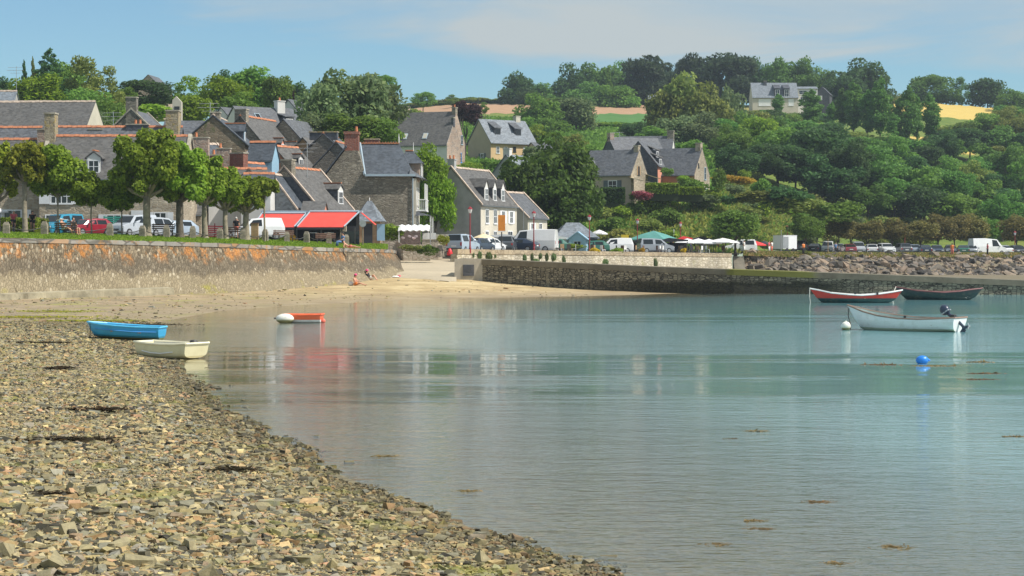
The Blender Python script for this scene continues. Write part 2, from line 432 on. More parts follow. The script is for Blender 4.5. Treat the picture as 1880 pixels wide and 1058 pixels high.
# ---- materials of the ground
def sand_mat():
    m,n,l,p = new_mat('beach_sand')
    v,g = vec(n,l,True,(1,1,1)); vs,_ = vec(n,l,True,(.45,.5,1))
    a = noise_n(n,l,vs,.8,8,.68); base = ramp(n,[(.3,(.27,.19,.10)),(.5,(.45,.335,.165)),(.62,(.59,.47,.26))]); l.new(a,base.inputs['Fac'])
    # the left of the beach is browner and gravelly
    sx = n.new('ShaderNodeSeparateXYZ'); l.new(g,sx.inputs[0])
    left = n.new('ShaderNodeMapRange'); left.inputs['From Min'].default_value=-11; left.inputs['From Max'].default_value=-24; l.new(sx.outputs['X'],left.inputs['Value'])
    gr = ramp(n,[(.40,(.15,.13,.09)),(.50,(.38,.275,.155)),(.60,(.56,.44,.28))]); l.new(noise_n(n,l,vs,1.1,9,.8),gr.inputs['Fac'])
    lf = math_n(n,l,'MULTIPLY',left.outputs[0],.85,True)
    col = mixc(n,l,lf,base.outputs[0],gr.outputs[0])
    # wet sand near the water level
    wet = n.new('ShaderNodeMapRange'); wet.inputs['From Min'].default_value=.42; wet.inputs['From Max'].default_value=.03
    zz = math_n(n,l,'ADD',sx.outputs['Z'],math_n(n,l,'MULTIPLY',math_n(n,l,'SUBTRACT',noise_n(n,l,vs,.5,4),.5),.25)); l.new(zz,wet.inputs['Value'])
    col = mixc(n,l,math_n(n,l,'MULTIPLY',wet.outputs[0],.6,True),col,(.24,.185,.12))
    # green algae streaks and dark wrack
    ar = ramp(n,[(.53,(0,0,0)),(.62,(1,1,1))]); l.new(noise_n(n,l,vs,.7,6,.7),ar.inputs['Fac'])
    col = mixc(n,l,math_n(n,l,'MULTIPLY',ar.outputs[0],math_n(n,l,'MULTIPLY',left.outputs[0],.7,True)),col,(.30,.30,.06))
    dk = ramp(n,[(.60,(0,0,0)),(.66,(1,1,1))]); v3,_ = vec(n,l,True,(.5,2.2,1)); l.new(noise_n(n,l,v3,1.1,7,.8),dk.inputs['Fac'])
    col = mixc(n,l,math_n(n,l,'MULTIPLY',dk.outputs[0],.7),col,(.10,.08,.05))
    l.new(col,p.inputs['Base Color']); l.new(math_n(n,l,'SUBTRACT',.92,math_n(n,l,'MULTIPLY',wet.outputs[0],.35,True)),p.inputs['Roughness'])
    bump(n,l,noise_n(n,l,g,5,6,.7),p,.6,.05); return m
def shingle_mat(name='shingle_stones', island=True):
    m,n,l,p = new_mat(name)
    pal = [(0,(.05,.045,.035)),(.17,(.10,.09,.06)),(.28,(.25,.215,.125)),(.41,(.37,.31,.155)),(.52,(.18,.18,.145)),(.64,(.42,.34,.165)),(.75,(.33,.20,.095)),(.85,(.27,.275,.235)),(.94,(.58,.46,.22)),(1,(.44,.25,.15))]
    v,g = vec(n,l,True)
    if island:
        gi = n.new('ShaderNodeNewGeometry'); src = gi.outputs['Random Per Island']
    else:
        x = n.new('ShaderNodeTexVoronoi'); x.inputs['Scale'].default_value = 9; l.new(g,x.inputs['Vector'])
        sp = n.new('ShaderNodeSeparateColor'); l.new(x.outputs['Color'],sp.inputs[0]); src = sp.outputs[0]
    r = ramp(n,pal); l.new(src,r.inputs['Fac'])
    fr = ramp(n,[(.3,(.72,)*3),(.7,(1.2,1.2,1.15))]); l.new(noise_n(n,l,g,14,5,.7),fr.inputs['Fac'])
    col = mixc(n,l,1.0,r.outputs[0],fr.outputs[0],'MULTIPLY')
    ar = ramp(n,[(.54,(0,0,0)),(.66,(1,1,1))]); l.new(noise_n(n,l,g,.8,6,.75),ar.inputs['Fac'])
    col = mixc(n,l,math_n(n,l,'MULTIPLY',ar.outputs[0],.5),col,(.26,.27,.035))
    sz = n.new('ShaderNodeSeparateXYZ'); l.new(g,sz.inputs[0])
    wt = n.new('ShaderNodeMapRange'); wt.inputs['From Min'].default_value=.13; wt.inputs['From Max'].default_value=.03; l.new(sz.outputs['Z'],wt.inputs['Value'])
    col = mixc(n,l,math_n(n,l,'MULTIPLY',wt.outputs[0],.55,True),col,(.055,.045,.022))
    if not island:
        col = mixc(n,l,.35,col,(.30,.26,.17))
    l.new(col,p.inputs['Base Color']); p.inputs['Roughness'].default_value = .75; p.inputs['Specular IOR Level'].default_value=.3
    bump(n,l,noise_n(n,l,g,30 if island else 12,6,.7),p,.7,.01 if island else .05); return m
def land_mat(name, stops, scale=.6, fine=6.0, b=.08, stretch=(1,1,1), rough=.95):
    m,n,l,p = new_mat(name); v,g = vec(n,l,True,stretch)
    a = math_n(n,l,'ADD',math_n(n,l,'MULTIPLY',noise_n(n,l,v,scale,8,.7),.6),math_n(n,l,'MULTIPLY',noise_n(n,l,v,fine,4,.7),.4))
    r = ramp(n,stops); l.new(a,r.inputs['Fac']); l.new(r.outputs[0],p.inputs['Base Color']); p.inputs['Roughness'].default_value = rough
    p.inputs['Specular IOR Level'].default_value=.2
    bump(n,l,a,p,.7,b); return m
M['sand'] = sand_mat(); M['shingle'] = shingle_mat(); M['shbed'] = shingle_mat('shingle_bed', False)
M['lawn'] = land_mat('lawn_grass',[(.35,(.075,.12,.015)),(.55,(.13,.19,.028)),(.7,(.20,.23,.05))],.5,9,.04)
M['asphalt'] = land_mat('asphalt',[(.3,(.13,.13,.125)),(.7,(.20,.195,.185))],.4,8,.01)
M['ramp'] = land_mat('sandy_concrete_ramp',[(.35,(.36,.31,.22)),(.5,(.47,.40,.29)),(.68,(.56,.48,.34))],.25,5,.02,(.3,1,1))
M['hill'] = land_mat('hillside_scrub',[(.32,(.06,.11,.02)),(.48,(.12,.18,.035)),(.58,(.19,.22,.05)),(.7,(.27,.24,.09))],.16,1.2,.5)
M['plough'] = land_mat('ploughed_soil',[(.3,(.36,.22,.13)),(.7,(.44,.28,.17))],.02,.3,.2,(1,.3,1))
M['crop'] = land_mat('green_crop',[(.3,(.06,.15,.04)),(.7,(.10,.22,.06))],.1,.7,.3,(.4,1,1))
M['wheat'] = land_mat('ripe_wheat',[(.3,(.50,.36,.09)),(.7,(.62,.47,.15))],.03,.4,.3,(.3,1,1))
M['drygrass'] = land_mat('dry_grass_verge',[(.3,(.12,.14,.03)),(.5,(.26,.24,.08)),(.7,(.38,.31,.13))],.5,5,.1)
M['mud'] = land_mat('tidal_mud',[(.3,(.14,.12,.08)),(.7,(.25,.21,.14))],.4,5,.03)

# ---- beach: shingle in front, sand behind, seabed under the water
dn = np.concatenate([np.linspace(9,30,70),np.linspace(30.6,90,110)])
df = np.linspace(90,198,110)
bz = lambda PX,D: beach_z((PX-940)/F*D, D)
near_mask = lambda pc,dc: shore_dist((pc-940)/F*dc, dc) > -24
sheet('shingle_beach', np.arange(-420,2300,16), dn, bz, M['shbed'], mask=near_mask)
def sandmask(pc,dc):
    return (shore_dist((pc-940)/F*dc,dc)>-25) & ((pc>712)|(dc<wall_d(pc)+1.5)) & (pc<1400)
sheet('sand_beach', np.arange(-260,1400,9), df, bz, M['sand'], mask=sandmask)
sheet('tidal_flat', np.arange(840,2420,20), np.linspace(150,300,60), lambda PX,D: np.interp(PX,[840,1345,2400],[1.5,.35,-.3])+0*D, M['mud'], mask=lambda pc,dc: (dc<front_d(pc)+6)&(dc>np.interp(pc,[843,1100,1345,1600,1880,2400],[167,160,156,154,153,150])))
# concrete slope from the road down to the sand
mb = MB(); cols=[]
rampL = [(742,196.5,2.8),(742,195.5,2.80),(733,185,2.35),(726,175,1.90),(718,168,1.52),(716,166,.9)]; rampR = [(839,196.5,2.72),(839,195.5,2.72),(838,183,2.2),(838,172,1.65),(838,161,1.0),(838,159,.5)]
rings=[]
for (a,b) in zip(rampL,rampR):
    r_=[]
    for k in range(9):
        t=k/8; px=a[0]+(b[0]-a[0])*t; d=a[1]+(b[1]-a[1])*t; z=a[2]+(b[2]-a[2])*t
        x_ = X(px,d); r_.append((x_,d,max(z,float(beach_z(x_,d))+.04) if d>166.5 or (k>5 and d>159.5) else z))
    rings.append(r_)
mb.loft(rings,cap=False,close=False); tag(obj('ramp',mb,M['ramp'],smooth=True),kind='structure')

# ---- the land behind: lawn, car park and quay, hillside, fields
PXS = np.arange(-400,2400,10.)
def zland(PX,D): 
    z = land_z(PX,D); n_ = vnoise(PX*.03*D/200, D*.12, 1.0)*.35*np.clip((D-300)/80,0,1)
    return z+n_
lawn_rows = np.linspace(0,1,8)
PXL = np.concatenate([np.arange(-260,712,8.),[712.]])
def lawn_sheet(name, a, b, mat, k=8):
    t = np.linspace(0,1,k); PX = np.repeat(PXL[:,None],k,1); wd = wall_d(PX)
    lo = a(wd); hi = b(wd); D = lo+(hi-lo)*t[None,:]
    ZZ = land_z(PX,D-1e-6); v = np.stack([(PX-940)/F*D,D,ZZ],-1).reshape(-1,3)
    A,B = PX.shape; I=np.arange(A*B).reshape(A,B); q=np.stack([I[:-1,:-1],I[1:,:-1],I[1:,1:],I[:-1,1:]],-1).reshape(-1,4)
    tag(obj(name,mesh_np(name,v,quads=q,smooth=True),mat),kind='structure')
lawn_sheet('lawn', lambda w: w+.02, lambda w: w+13, M['lawn'])
lawn_sheet('car_park', lambda w: w+13, lambda w: 195+0*w, M['asphalt'])
def warp(PX,T):    # rows between the quay edge and d = 195/270, whichever applies
    return PX
# quay and promenade (flat), from the quay edge to d 262 at the hill foot
qp = np.arange(712,2400,8.); k=10
PX = np.repeat(qp[:,None],k,1); lo = front_d(PX)+.02
hi = np.interp(PX,[712,850,1100,1345,1400,1500,1700,1880,2400],[215,222,256,270,280,306,336,346,356]); hi=np.maximum(hi,lo+1)
Dq = lo+(hi-lo)*np.linspace(0,1,k)[None,:]
v = np.stack([(PX-940)/F*Dq,Dq,land_z(np.maximum(PX,712.5),Dq)],-1).reshape(-1,3); A_,B_=PX.shape; I=np.arange(A_*B_).reshape(A_,B_)
tag(obj('quay_road',mesh_np('quay_road',v,quads=np.stack([I[:-1,:-1],I[1:,:-1],I[1:,1:],I[:-1,1:]],-1).reshape(-1,4),smooth=True),M['asphalt']),kind='structure')
DS = np.concatenate([np.linspace(195,300,54),np.linspace(303,430,44),np.linspace(434,650,64),np.linspace(665,900,12)])
def hillmask(pc,dc):
    q = np.interp(pc,[712,850,1100,1345,1400,1500,1700,1880,2400],[215,222,256,270,280,306,336,346,356])
    return np.where(pc<712, dc>195, dc>q-1.5)
plough = lambda pc,dc: (pc>760)&(pc<1215)&(dc>540+np.interp(pc,[760,1050,1200],[-12,30,38]))&(dc<643)
crop = lambda pc,dc: (pc>1080)&(pc<1215)&(dc>500)&~plough(pc,dc)&(dc<585)
wheat = lambda pc,dc: ((pc>1600)&(pc<1850)&(dc>600)&(dc<652))|((pc>1650)&(pc<1790)&(dc>500)&(dc<530))
lawnh = lambda pc,dc: (pc>1330)&(pc<1600)&(dc>585)&(dc<660)
zz = lambda off: (lambda PX,D: zland(PX,D)+off)
sheet('hillside', PXS, DS, zz(0), M['hill'], mask=lambda a,b: hillmask(a,b)&~plough(a,b)&~crop(a,b)&~wheat(a,b)&~lawnh(a,b))
sheet('ploughed_field', PXS, DS, zz(0), M['plough'], mask=plough)
sheet('crop_field', PXS, DS, zz(0), M['crop'], mask=lambda a,b: crop(a,b)&~plough(a,b))
sheet('wheat_field', PXS, DS, zz(0), M['wheat'], mask=wheat)
sheet('hilltop_lawn', PXS, DS, zz(0), M['drygrass'], mask=lambda a,b: lawnh(a,b)&~wheat(a,b))
# country beyond the hill, out to the horizon
mb = MB(); mb.add([(-4000,880,20),(4000,880,20),(6000,7000,0),(-6000,7000,0)],[(0,1,2,3)])
tag(obj('far_ground',mb,M['hill']),kind='structure')

# ---- water
def water_mat():
    m,n,l,p = new_mat('sea_water'); out = n['Material Output']; n.remove(p)
    g = n.new('ShaderNodeNewGeometry').outputs['Position']
    def mapped(sc,rz=0):
        mm = n.new('ShaderNodeMapping'); mm.inputs['Scale'].default_value = sc; mm.inputs['Rotation'].default_value=(0,0,rz); l.new(g,mm.inputs['Vector']); return mm.outputs[0]
    n1 = noise_n(n,l,mapped((1.3,2.6,1),.10),1.0,3,.5,.3)     # small waves
    n2 = noise_n(n,l,mapped((3.6,8,1),-.15),1.0,3,.55,.2)       # ripples
    n3 = noise_n(n,l,mapped((.22,.5,1),.2),1.0,2,.5)          # slow swell
    # patches of wind: bands of stronger ripples lying across the bay
    sy = n.new('ShaderNodeSeparateXYZ'); l.new(g,sy.inputs[0])
    wob = math_n(n,l,'MULTIPLY',math_n(n,l,'SUBTRACT',noise_n(n,l,mapped((.03,.16,1),.03),1.0,5,.65,.4),.5),46)
    band = ramp(n,[(0,(1,)*3),(.27,(.7,)*3),(.31,(.09,)*3),(.385,(.09,)*3),(.43,(1,)*3),(.55,(.9,)*3),(.585,(.2,)*3),(.605,(1,)*3),(.63,(.22,)*3),(.95,(.15,)*3)]); l.new(math_n(n,l,'DIVIDE',math_n(n,l,'ADD',sy.outputs['Y'],wob),160),band.inputs['Fac'])
    h = math_n(n,l,'ADD',math_n(n,l,'MULTIPLY',n1,WAVES[0]),math_n(n,l,'MULTIPLY',n2,WAVES[1]))
    h = math_n(n,l,'ADD',math_n(n,l,'MULTIPLY',h,band.outputs[0]),math_n(n,l,'MULTIPLY',n3,WAVES[2]))
    b = n.new('ShaderNodeBump'); b.inputs['Strength'].default_value=1; b.inputs['Distance'].default_value=1; l.new(h,b.inputs['Height'])
    gl = n.new('ShaderNodeBsdfGlossy'); gl.inputs['Roughness'].default_value=.05; l.new(b.outputs[0],gl.inputs['Normal'])
    gl.inputs['Color'].default_value=(1,1,1,1)
    at = n.new('ShaderNodeAttribute'); at.attribute_name='depth'
    dr = n.new('ShaderNodeMapRange'); dr.inputs['From Min'].default_value=0; dr.inputs['From Max'].default_value=.38; l.new(at.outputs['Fac'],dr.inputs['Value'])
    df_ = n.new('ShaderNodeBsdfDiffuse'); 
    cr = ramp(n,[(0,(.22,.22,.16)),(.35,(.20,.32,.32)),(1,(.155,.35,.385))]); l.new(at.outputs['Fac'],cr.inputs['Fac']); l.new(cr.outputs[0],df_.inputs['Color'])
    tr = n.new('ShaderNodeBsdfTransparent'); tr.inputs['Color'].default_value=(.86,.90,.86,1)
    body = n.new('ShaderNodeMixShader'); l.new(dr.outputs[0],body.inputs[0]); l.new(tr.outputs[0],body.inputs[1]); l.new(df_.outputs[0],body.inputs[2])
    fr = n.new('ShaderNodeFresnel'); fr.inputs['IOR'].default_value=1.333; l.new(b.outputs[0],fr.inputs['Normal'])
    fx = math_n(n,l,'MINIMUM',fr.outputs[0],.80)
    ms = n.new('ShaderNodeMixShader'); l.new(fx,ms.inputs[0]); l.new(body.outputs[0],ms.inputs[1]); l.new(gl.outputs[0],ms.inputs[2])
    l.new(ms.outputs[0],out.inputs['Surface']); return m
WAVES = (.020,.014,.020)
M['water'] = water_mat()
pw = np.concatenate([np.arange(-400,2300,20.),np.arange(2300,9000,250.)]); dw = np.concatenate([np.linspace(3,40,50),np.linspace(41,170,70),np.linspace(175,275,6)])
PX,D = np.meshgrid(pw,dw,indexing='ij'); XX=(PX-940)/F*D
sd = -shore_dist(XX,D); dep = np.clip(sd*.055,0,1.6)/1.6
dep = np.where(D>156, .6, dep)
A_,B_=PX.shape; I=np.arange(A_*B_).reshape(A_,B_); q=np.stack([I[:-1,:-1],I[1:,:-1],I[1:,1:],I[:-1,1:]],-1)
keep = (np.maximum.reduce([sd[:-1,:-1],sd[1:,:-1],sd[1:,1:],sd[:-1,1:]])>-2)|(((D[:-1,:-1])>150)&(PX[:-1,:-1]>1250))
q=q[keep]
me = mesh_np('water',np.stack([XX,D,0*D],-1).reshape(-1,3),quads=q.reshape(-1,4),smooth=True)
at = me.attributes.new('depth','FLOAT','POINT'); at.data.foreach_set('value',dep.ravel().astype(np.float32))
tag(obj('water',me,M['water']),kind='structure')

# ---- shingle stones on the near beach (past counting)
phi=(1+5**.5)/2
ICO=np.array([(-1,phi,0),(1,phi,0),(-1,-phi,0),(1,-phi,0),(0,-1,phi),(0,1,phi),(0,-1,-phi),(0,1,-phi),(phi,0,-1),(phi,0,1),(-phi,0,-1),(-phi,0,1)])/math.hypot(1,phi)
ICF=np.array([(0,11,5),(0,5,1),(0,1,7),(0,7,10),(0,10,11),(1,5,9),(5,11,4),(11,10,2),(10,7,6),(7,1,8),(3,9,4),(3,4,2),(3,2,6),(3,6,8),(3,8,9),(4,9,5),(2,4,11),(6,2,10),(8,6,7),(9,8,1)])
def stones(x, y, z, r, flat=(.28,.6), jit=.28, tilt=.35, rng=RNG):
    n_ = len(x); V = np.repeat(ICO[None],n_,0)*(1+rng.uniform(-jit,jit,(n_,12,1)))
    sc = np.stack([r*rng.uniform(.8,1.5,n_), r*rng.uniform(.55,1.0,n_), r*rng.uniform(*flat,n_)],-1); V = V*sc[:,None,:]
    a = rng.uniform(0,2*np.pi,n_); t = rng.normal(0,tilt,n_)
    ct,st = np.cos(t)[:,None],np.sin(t)[:,None]; Y = V[...,1]*ct-V[...,2]*st; Zz = V[...,1]*st+V[...,2]*ct
    ca,sa = np.cos(a)[:,None],np.sin(a)[:,None]; Xx = V[...,0]*ca-Y*sa; Yy = V[...,0]*sa+Y*ca
    V = np.stack([Xx+x[:,None],Yy+y[:,None],Zz+z[:,None]],-1).reshape(-1,3)
    T = (ICF[None]+12*np.arange(n_)[:,None,None]).reshape(-1,3)
    return V,T
BOX=np.array([(-1,-1,-1),(1,-1,-1),(1,1,-1),(-1,1,-1),(-.75,-.7,1),(.7,-.75,1),(.75,.7,1),(-.7,.75,1)])*.72
BQ=np.array([(0,3,2,1),(4,5,6,7),(0,1,5,4),(1,2,6,5),(2,3,7,6),(3,0,4,7)])
def shards(x, y, z, r, flat=(.28,.75), tilt=.5, rng=RNG):
    n_=len(x); V=np.repeat(BOX[None],n_,0)+rng.uniform(-.34,.34,(n_,8,3))
    sc=np.stack([r*rng.uniform(.8,1.7,n_),r*rng.uniform(.5,1.0,n_),r*rng.uniform(*flat,n_)],-1); V=V*sc[:,None,:]
    a=rng.uniform(0,2*np.pi,n_); t=rng.normal(0,tilt,n_)
    ct,st=np.cos(t)[:,None],np.sin(t)[:,None]; Y=V[...,1]*ct-V[...,2]*st; Zz=V[...,1]*st+V[...,2]*ct
    ca,sa=np.cos(a)[:,None],np.sin(a)[:,None]; Xx=V[...,0]*ca-Y*sa; Yy=V[...,0]*sa+Y*ca
    V=np.stack([Xx+x[:,None],Yy+y[:,None],Zz+z[:,None]],-1).reshape(-1,3)
    return V,(BQ[None]+8*np.arange(n_)[:,None,None]).reshape(-1,4)
N=400000
d_ = 12+ (92-12)*RNG.uniform(0,1,N)**1.5; px_ = RNG.uniform(-60,1150,N)
x_ = X(0,1)*0+(px_-940)/F*d_; s_ = shore_dist(x_,d_)
patch_ = vnoise(x_,d_,.55,3)+vnoise(x_,d_,1.7,8)*.6
sort_ = vnoise(x_,d_,.38,5)+vnoise(x_,d_,1.1,2)*.5
ok = (s_>-.25+0.5*patch_) & (RNG.uniform(0,1,N) < np.clip(.8+.5*patch_,.25,1))
x_,d_,s_,sort_ = x_[ok],d_[ok],s_[ok],sort_[ok]
r_ = np.exp(RNG.normal(math.log(.0205),.54,len(x_)))*np.interp(d_,[12,25,60,92],[1.1,1.0,1.15,1.3]); big = RNG.uniform(0,1,len(x_))<np.interp(d_,[12,30,50],[.035,.02,.004]); r_ = np.where(big,r_*2.0,r_)
r_ = np.clip(r_*np.exp(.55*sort_),.012,.09)
ms_ = RNG.uniform(0,1,len(x_))<.10
V,T = stones(x_[ms_],d_[ms_],beach_z(x_[ms_],d_[ms_])+r_[ms_]*.12,r_[ms_])
V2,Q2 = shards(x_[~ms_],d_[~ms_],beach_z(x_[~ms_],d_[~ms_])+r_[~ms_]*.15,r_[~ms_])
tag(obj('shingle',mesh_np('shingle',np.vstack([V2,V]),quads=Q2,tris=T+len(V2)),M['shingle']),kind='stuff')
# larger rocks lying on it, each one its own
ROCKS=[(20,905,.16),(95,900,.14),(130,893,.17),(178,897,.20),(30,935,.15),(205,760,.0),(120,975,.16),(215,1000,.17),(350,995,.15),(640,915,.12),(880,985,.14),(1020,1030,.15),(1078,1037,.13),
 (480,905,.11),(320,985,.13),(440,1000,.12),(100,1040,.22),(380,1050,.2),(560,1010,.13),(700,960,.11),(395,805,.12),(235,783,.12),(430,800,.14),(510,845,.12),(575,855,.12),(662,900,.13),(352,700,.12),(765,985,.12),(830,1040,.15),(940,1008,.12),(1000,1045,.16),(245,1030,.16),(60,985,.15),(10,1020,.17),(515,960,.11)]
for k,(px,py,rr) in enumerate(ROCKS):
    if rr==0: continue
    dd = F*2.95/(py-461.)
    x0 = np.array([X(px,dd)]); y0=np.array([dd])
    V,T = shards(np.zeros(1),np.zeros(1),np.zeros(1),np.array([rr*.85]),(.5,.8),.5)
    o = obj('rock',mesh_np('rock',V,quads=T),M['shingle'],loc=(float(x0[0]),dd,float(beach_z(x0,y0)[0])+rr*.2))
    tag(o,'larger angular rock standing out of the small shingle on the near beach','rock','larger rocks scattered on the shingle')

# small stones and bits of wrack strewn over the sand
nd=5200; pd_=RNG.uniform(-60,1240,nd); dd_=91+ (178-91)*RNG.uniform(0,1,nd)**1.3; xd_=(pd_-940)/F*dd_; sd_=shore_dist(xd_,dd_)
kd_=(sd_>.2)&((pd_>712)|(dd_<wall_d(pd_)-2.5))&(RNG.uniform(0,1,nd)<np.clip(.35+.9*vnoise(xd_,dd_,.22,1)+np.clip((-xd_-12)/12,0,.6),0.03,1)); xd_,dd_=xd_[kd_],dd_[kd_]
rd_=np.exp(RNG.normal(math.log(.055),.5,len(xd_))); Vd,Qd=shards(xd_,dd_,beach_z(xd_,dd_)+rd_*.1,rd_,(.25,.5),.3)
tag(obj('beach_pebbles',mesh_np('beach_pebbles',Vd,quads=Qd),M['shingle']),kind='stuff')

# ---- sea wall of the green on the left, battered rubble with orange lichen
def seawall_mat():
    m,n,l,p = new_mat('sea_wall_rubble')
    v,g = vec(n,l,True,(1/.13,1/.26,1/.36),(0,R(-36),0))
    x = n.new('ShaderNodeTexVoronoi'); x.inputs['Scale'].default_value=1; x.inputs['Randomness'].default_value=.9; l.new(v,x.inputs['Vector'])
    sep = n.new('ShaderNodeSeparateColor'); l.new(x.outputs['Color'],sep.inputs[0])
    r = ramp(n,[(0,(.12,.095,.062)),(.4,(.20,.16,.105)),(.75,(.27,.22,.15)),(.93,(.34,.285,.20)),(.99,(.50,.44,.34))]); l.new(sep.outputs[0],r.inputs['Fac'])
    e = n.new('ShaderNodeTexVoronoi'); e.feature='DISTANCE_TO_EDGE'; e.inputs['Scale'].default_value=1; e.inputs['Randomness'].default_value=.9; l.new(v,e.inputs['Vector'])
    er = ramp(n,[(.0,(.55,)*3),(.12,(0,0,0))]); l.new(e.outputs['Distance'],er.inputs['Fac'])
    col = mixc(n,l,er.outputs[0],r.outputs[0],(.12,.095,.065))
    vst,_ = vec(n,l,True,(1/.10,1/.3,1/.55),(0,R(-36),0)); stn=ramp(n,[(.32,(.55,.52,.48)),(.55,(1,1,1)),(.72,(1.5,1.45,1.35))]); l.new(noise_n(n,l,vst,1.0,5,.75),stn.inputs['Fac']); col = mixc(n,l,1.0,col,stn.outputs[0],'MULTIPLY')
    s = n.new('ShaderNodeSeparateXYZ'); l.new(g,s.inputs[0])
    z = math_n(n,l,'ADD',s.outputs['Z'],math_n(n,l,'MULTIPLY',math_n(n,l,'SUBTRACT',noise_n(n,l,g,.35,6,.7),.5),2.2))
    # tide staining: light foot, dark weed band, then lichen near the coping
    def band(a,b,c_,d_):
        q = ramp(n,[(a/5,(0,0,0)),(b/5,(1,1,1)),(c_/5,(1,1,1)),(d_/5,(0,0,0))]); l.new(math_n(n,l,'DIVIDE',z,5),q.inputs['Fac']); return q.outputs[0]
    col = mixc(n,l,math_n(n,l,'MULTIPLY',band(.0,.1,1.5,2.0),.55),col,(.37,.31,.20))
    col = mixc(n,l,math_n(n,l,'MULTIPLY',band(1.7,2.0,2.5,3.1),.55),col,(.135,.115,.085))
    lic = band(2.4,3.1,4.1,4.7)
    vl,_ = vec(n,l,True,(1.1,1.1,.75),(0,R(-38),0))
    lr = ramp(n,[(.505,(0,0,0)),(.57,(1,1,1))]); l.new(noise_n(n,l,vl,.5,7,.75),lr.inputs['Fac'])
    oc = ramp(n,[(.35,(.33,.15,.055)),(.65,(.60,.25,.06))]); l.new(noise_n(n,l,g,3,4),oc.inputs['Fac'])
    col = mixc(n,l,math_n(n,l,'MULTIPLY',math_n(n,l,'MULTIPLY',lic,lr.outputs[0]),.80),col,oc.outputs[0])
    foot = band(-.5,.0,.75,1.0); gr = ramp(n,[(.56,(0,0,0)),(.66,(1,1,1))]); l.new(noise_n(n,l,g,.3,5,.7),gr.inputs['Fac'])
    col = mixc(n,l,math_n(n,l,'MULTIPLY',math_n(n,l,'MULTIPLY',foot,gr.outputs[0]),.8),col,(.36,.33,.05))
    l.new(col,p.inputs['Base Color']); p.inputs['Roughness'].default_value=.95; p.inputs['Specular IOR Level'].default_value=.2
    bump(n,l,math_n(n,l,'ADD',math_n(n,l,'SUBTRACT',1,er.outputs[0]),math_n(n,l,'MULTIPLY',sep.outputs[1],.9)),p,.9,.06); return m
M['seawall']=seawall_mat()
wp = np.concatenate([np.arange(-260,712,6.),[712.]])
top = np.stack([(wp-940)/F*wall_d(wp), wall_d(wp), wall_top(wp)],-1)
tn = np.gradient(top[:,:2],axis=0); tn/= np.linalg.norm(tn,axis=1)[:,None]; nrm = np.stack([tn[:,1],-tn[:,0]],-1)
# back return of the wall beside the ramp
ex = [(X(720,178),178,3.42),(X(727,187),187,3.3),(X(733,195),195,3.2)]
top = np.vstack([top,ex]); nrm = np.vstack([nrm,[(.97,-.2)]*3]); fz = np.concatenate([wall_foot_z(wp),[1.9,2.4,2.8]])
wdt = np.concatenate([np.full(len(wp),1.7),[1.2,.7,.3]])
rows=[]
for t in list(np.linspace(0,1,9))+[1.3]:
    q = top.copy(); zt = top[:,2]-.28; q[:,2] = zt+(fz-.25-zt)*t
    q[:,:2] = top[:,:2]+nrm*(wdt*(t*.75+.25*t*t))[:,None]+nrm*.02
    q[:,:2]+= nrm*(RNG.uniform(-.03,.03,len(q)))[:,None]; rows.append(q)
vv = np.stack(rows,0); a,b=vv.shape[:2]; I=np.arange(a*b).reshape(a,b)
sw = thing('sea_wall','long battered rubble sea wall with orange lichen below the green on the left','wall',tuple(top[60]))
def atloc(o, par): o.location = -Vector(par.location); return o
atloc(obj('wall_face',mesh_np('wall_face',vv.reshape(-1,3),quads=np.stack([I[:-1,:-1],I[1:,:-1],I[1:,1:],I[:-1,1:]],-1).reshape(-1,4),smooth=True),M['seawall'],sw),sw)
mb=MB(); rings=[]
for k in range(len(top)):
    x0,y0,z0=top[k]; n0=nrm[k]; jz = RNG.uniform(-.015,.015)
    rings.append([(x0+n0[0]*.09,y0+n0[1]*.09,z0-.29),(x0+n0[0]*.07,y0+n0[1]*.07,z0+jz),(x0-n0[0]*.5,y0-n0[1]*.5,z0+jz),(x0-n0[0]*.5,y0-n0[1]*.5,z0-.29)])
mb.loft(rings)
M['copst']=stone('coping_granite',[(.24,.23,.20),(.33,.31,.27),(.28,.27,.25),(.40,.22,.09)],1.3,.6,(.15,.14,.12),world_space=True,moss=(.40,.20,.05))
atloc(obj('coping',mb,M['copst'],sw),sw)
mb=MB(); rings=[]
for k in range(0,92,2):
    x0,y0,_=top[k]; n0=nrm[k]; zf=fz[k]; o1=1.45; wv=.12*math.sin(k*.7)
    rings.append([(x0+n0[0]*(o1+.75+wv),y0+n0[1]*(o1+.75+wv),zf-.3),(x0+n0[0]*(o1+.7+wv),y0+n0[1]*(o1+.7+wv),zf+.18),(x0+n0[0]*o1,y0+n0[1]*o1,zf+.24),(x0+n0[0]*o1,y0+n0[1]*o1,zf-.3)])
mb.loft(rings); M['footc']=plain('concrete_footing',(.36,.32,.22),.9,.3,.9,bmp=.03,world_space=True)
atloc(obj('footing',mb,M['footc'],sw),sw)

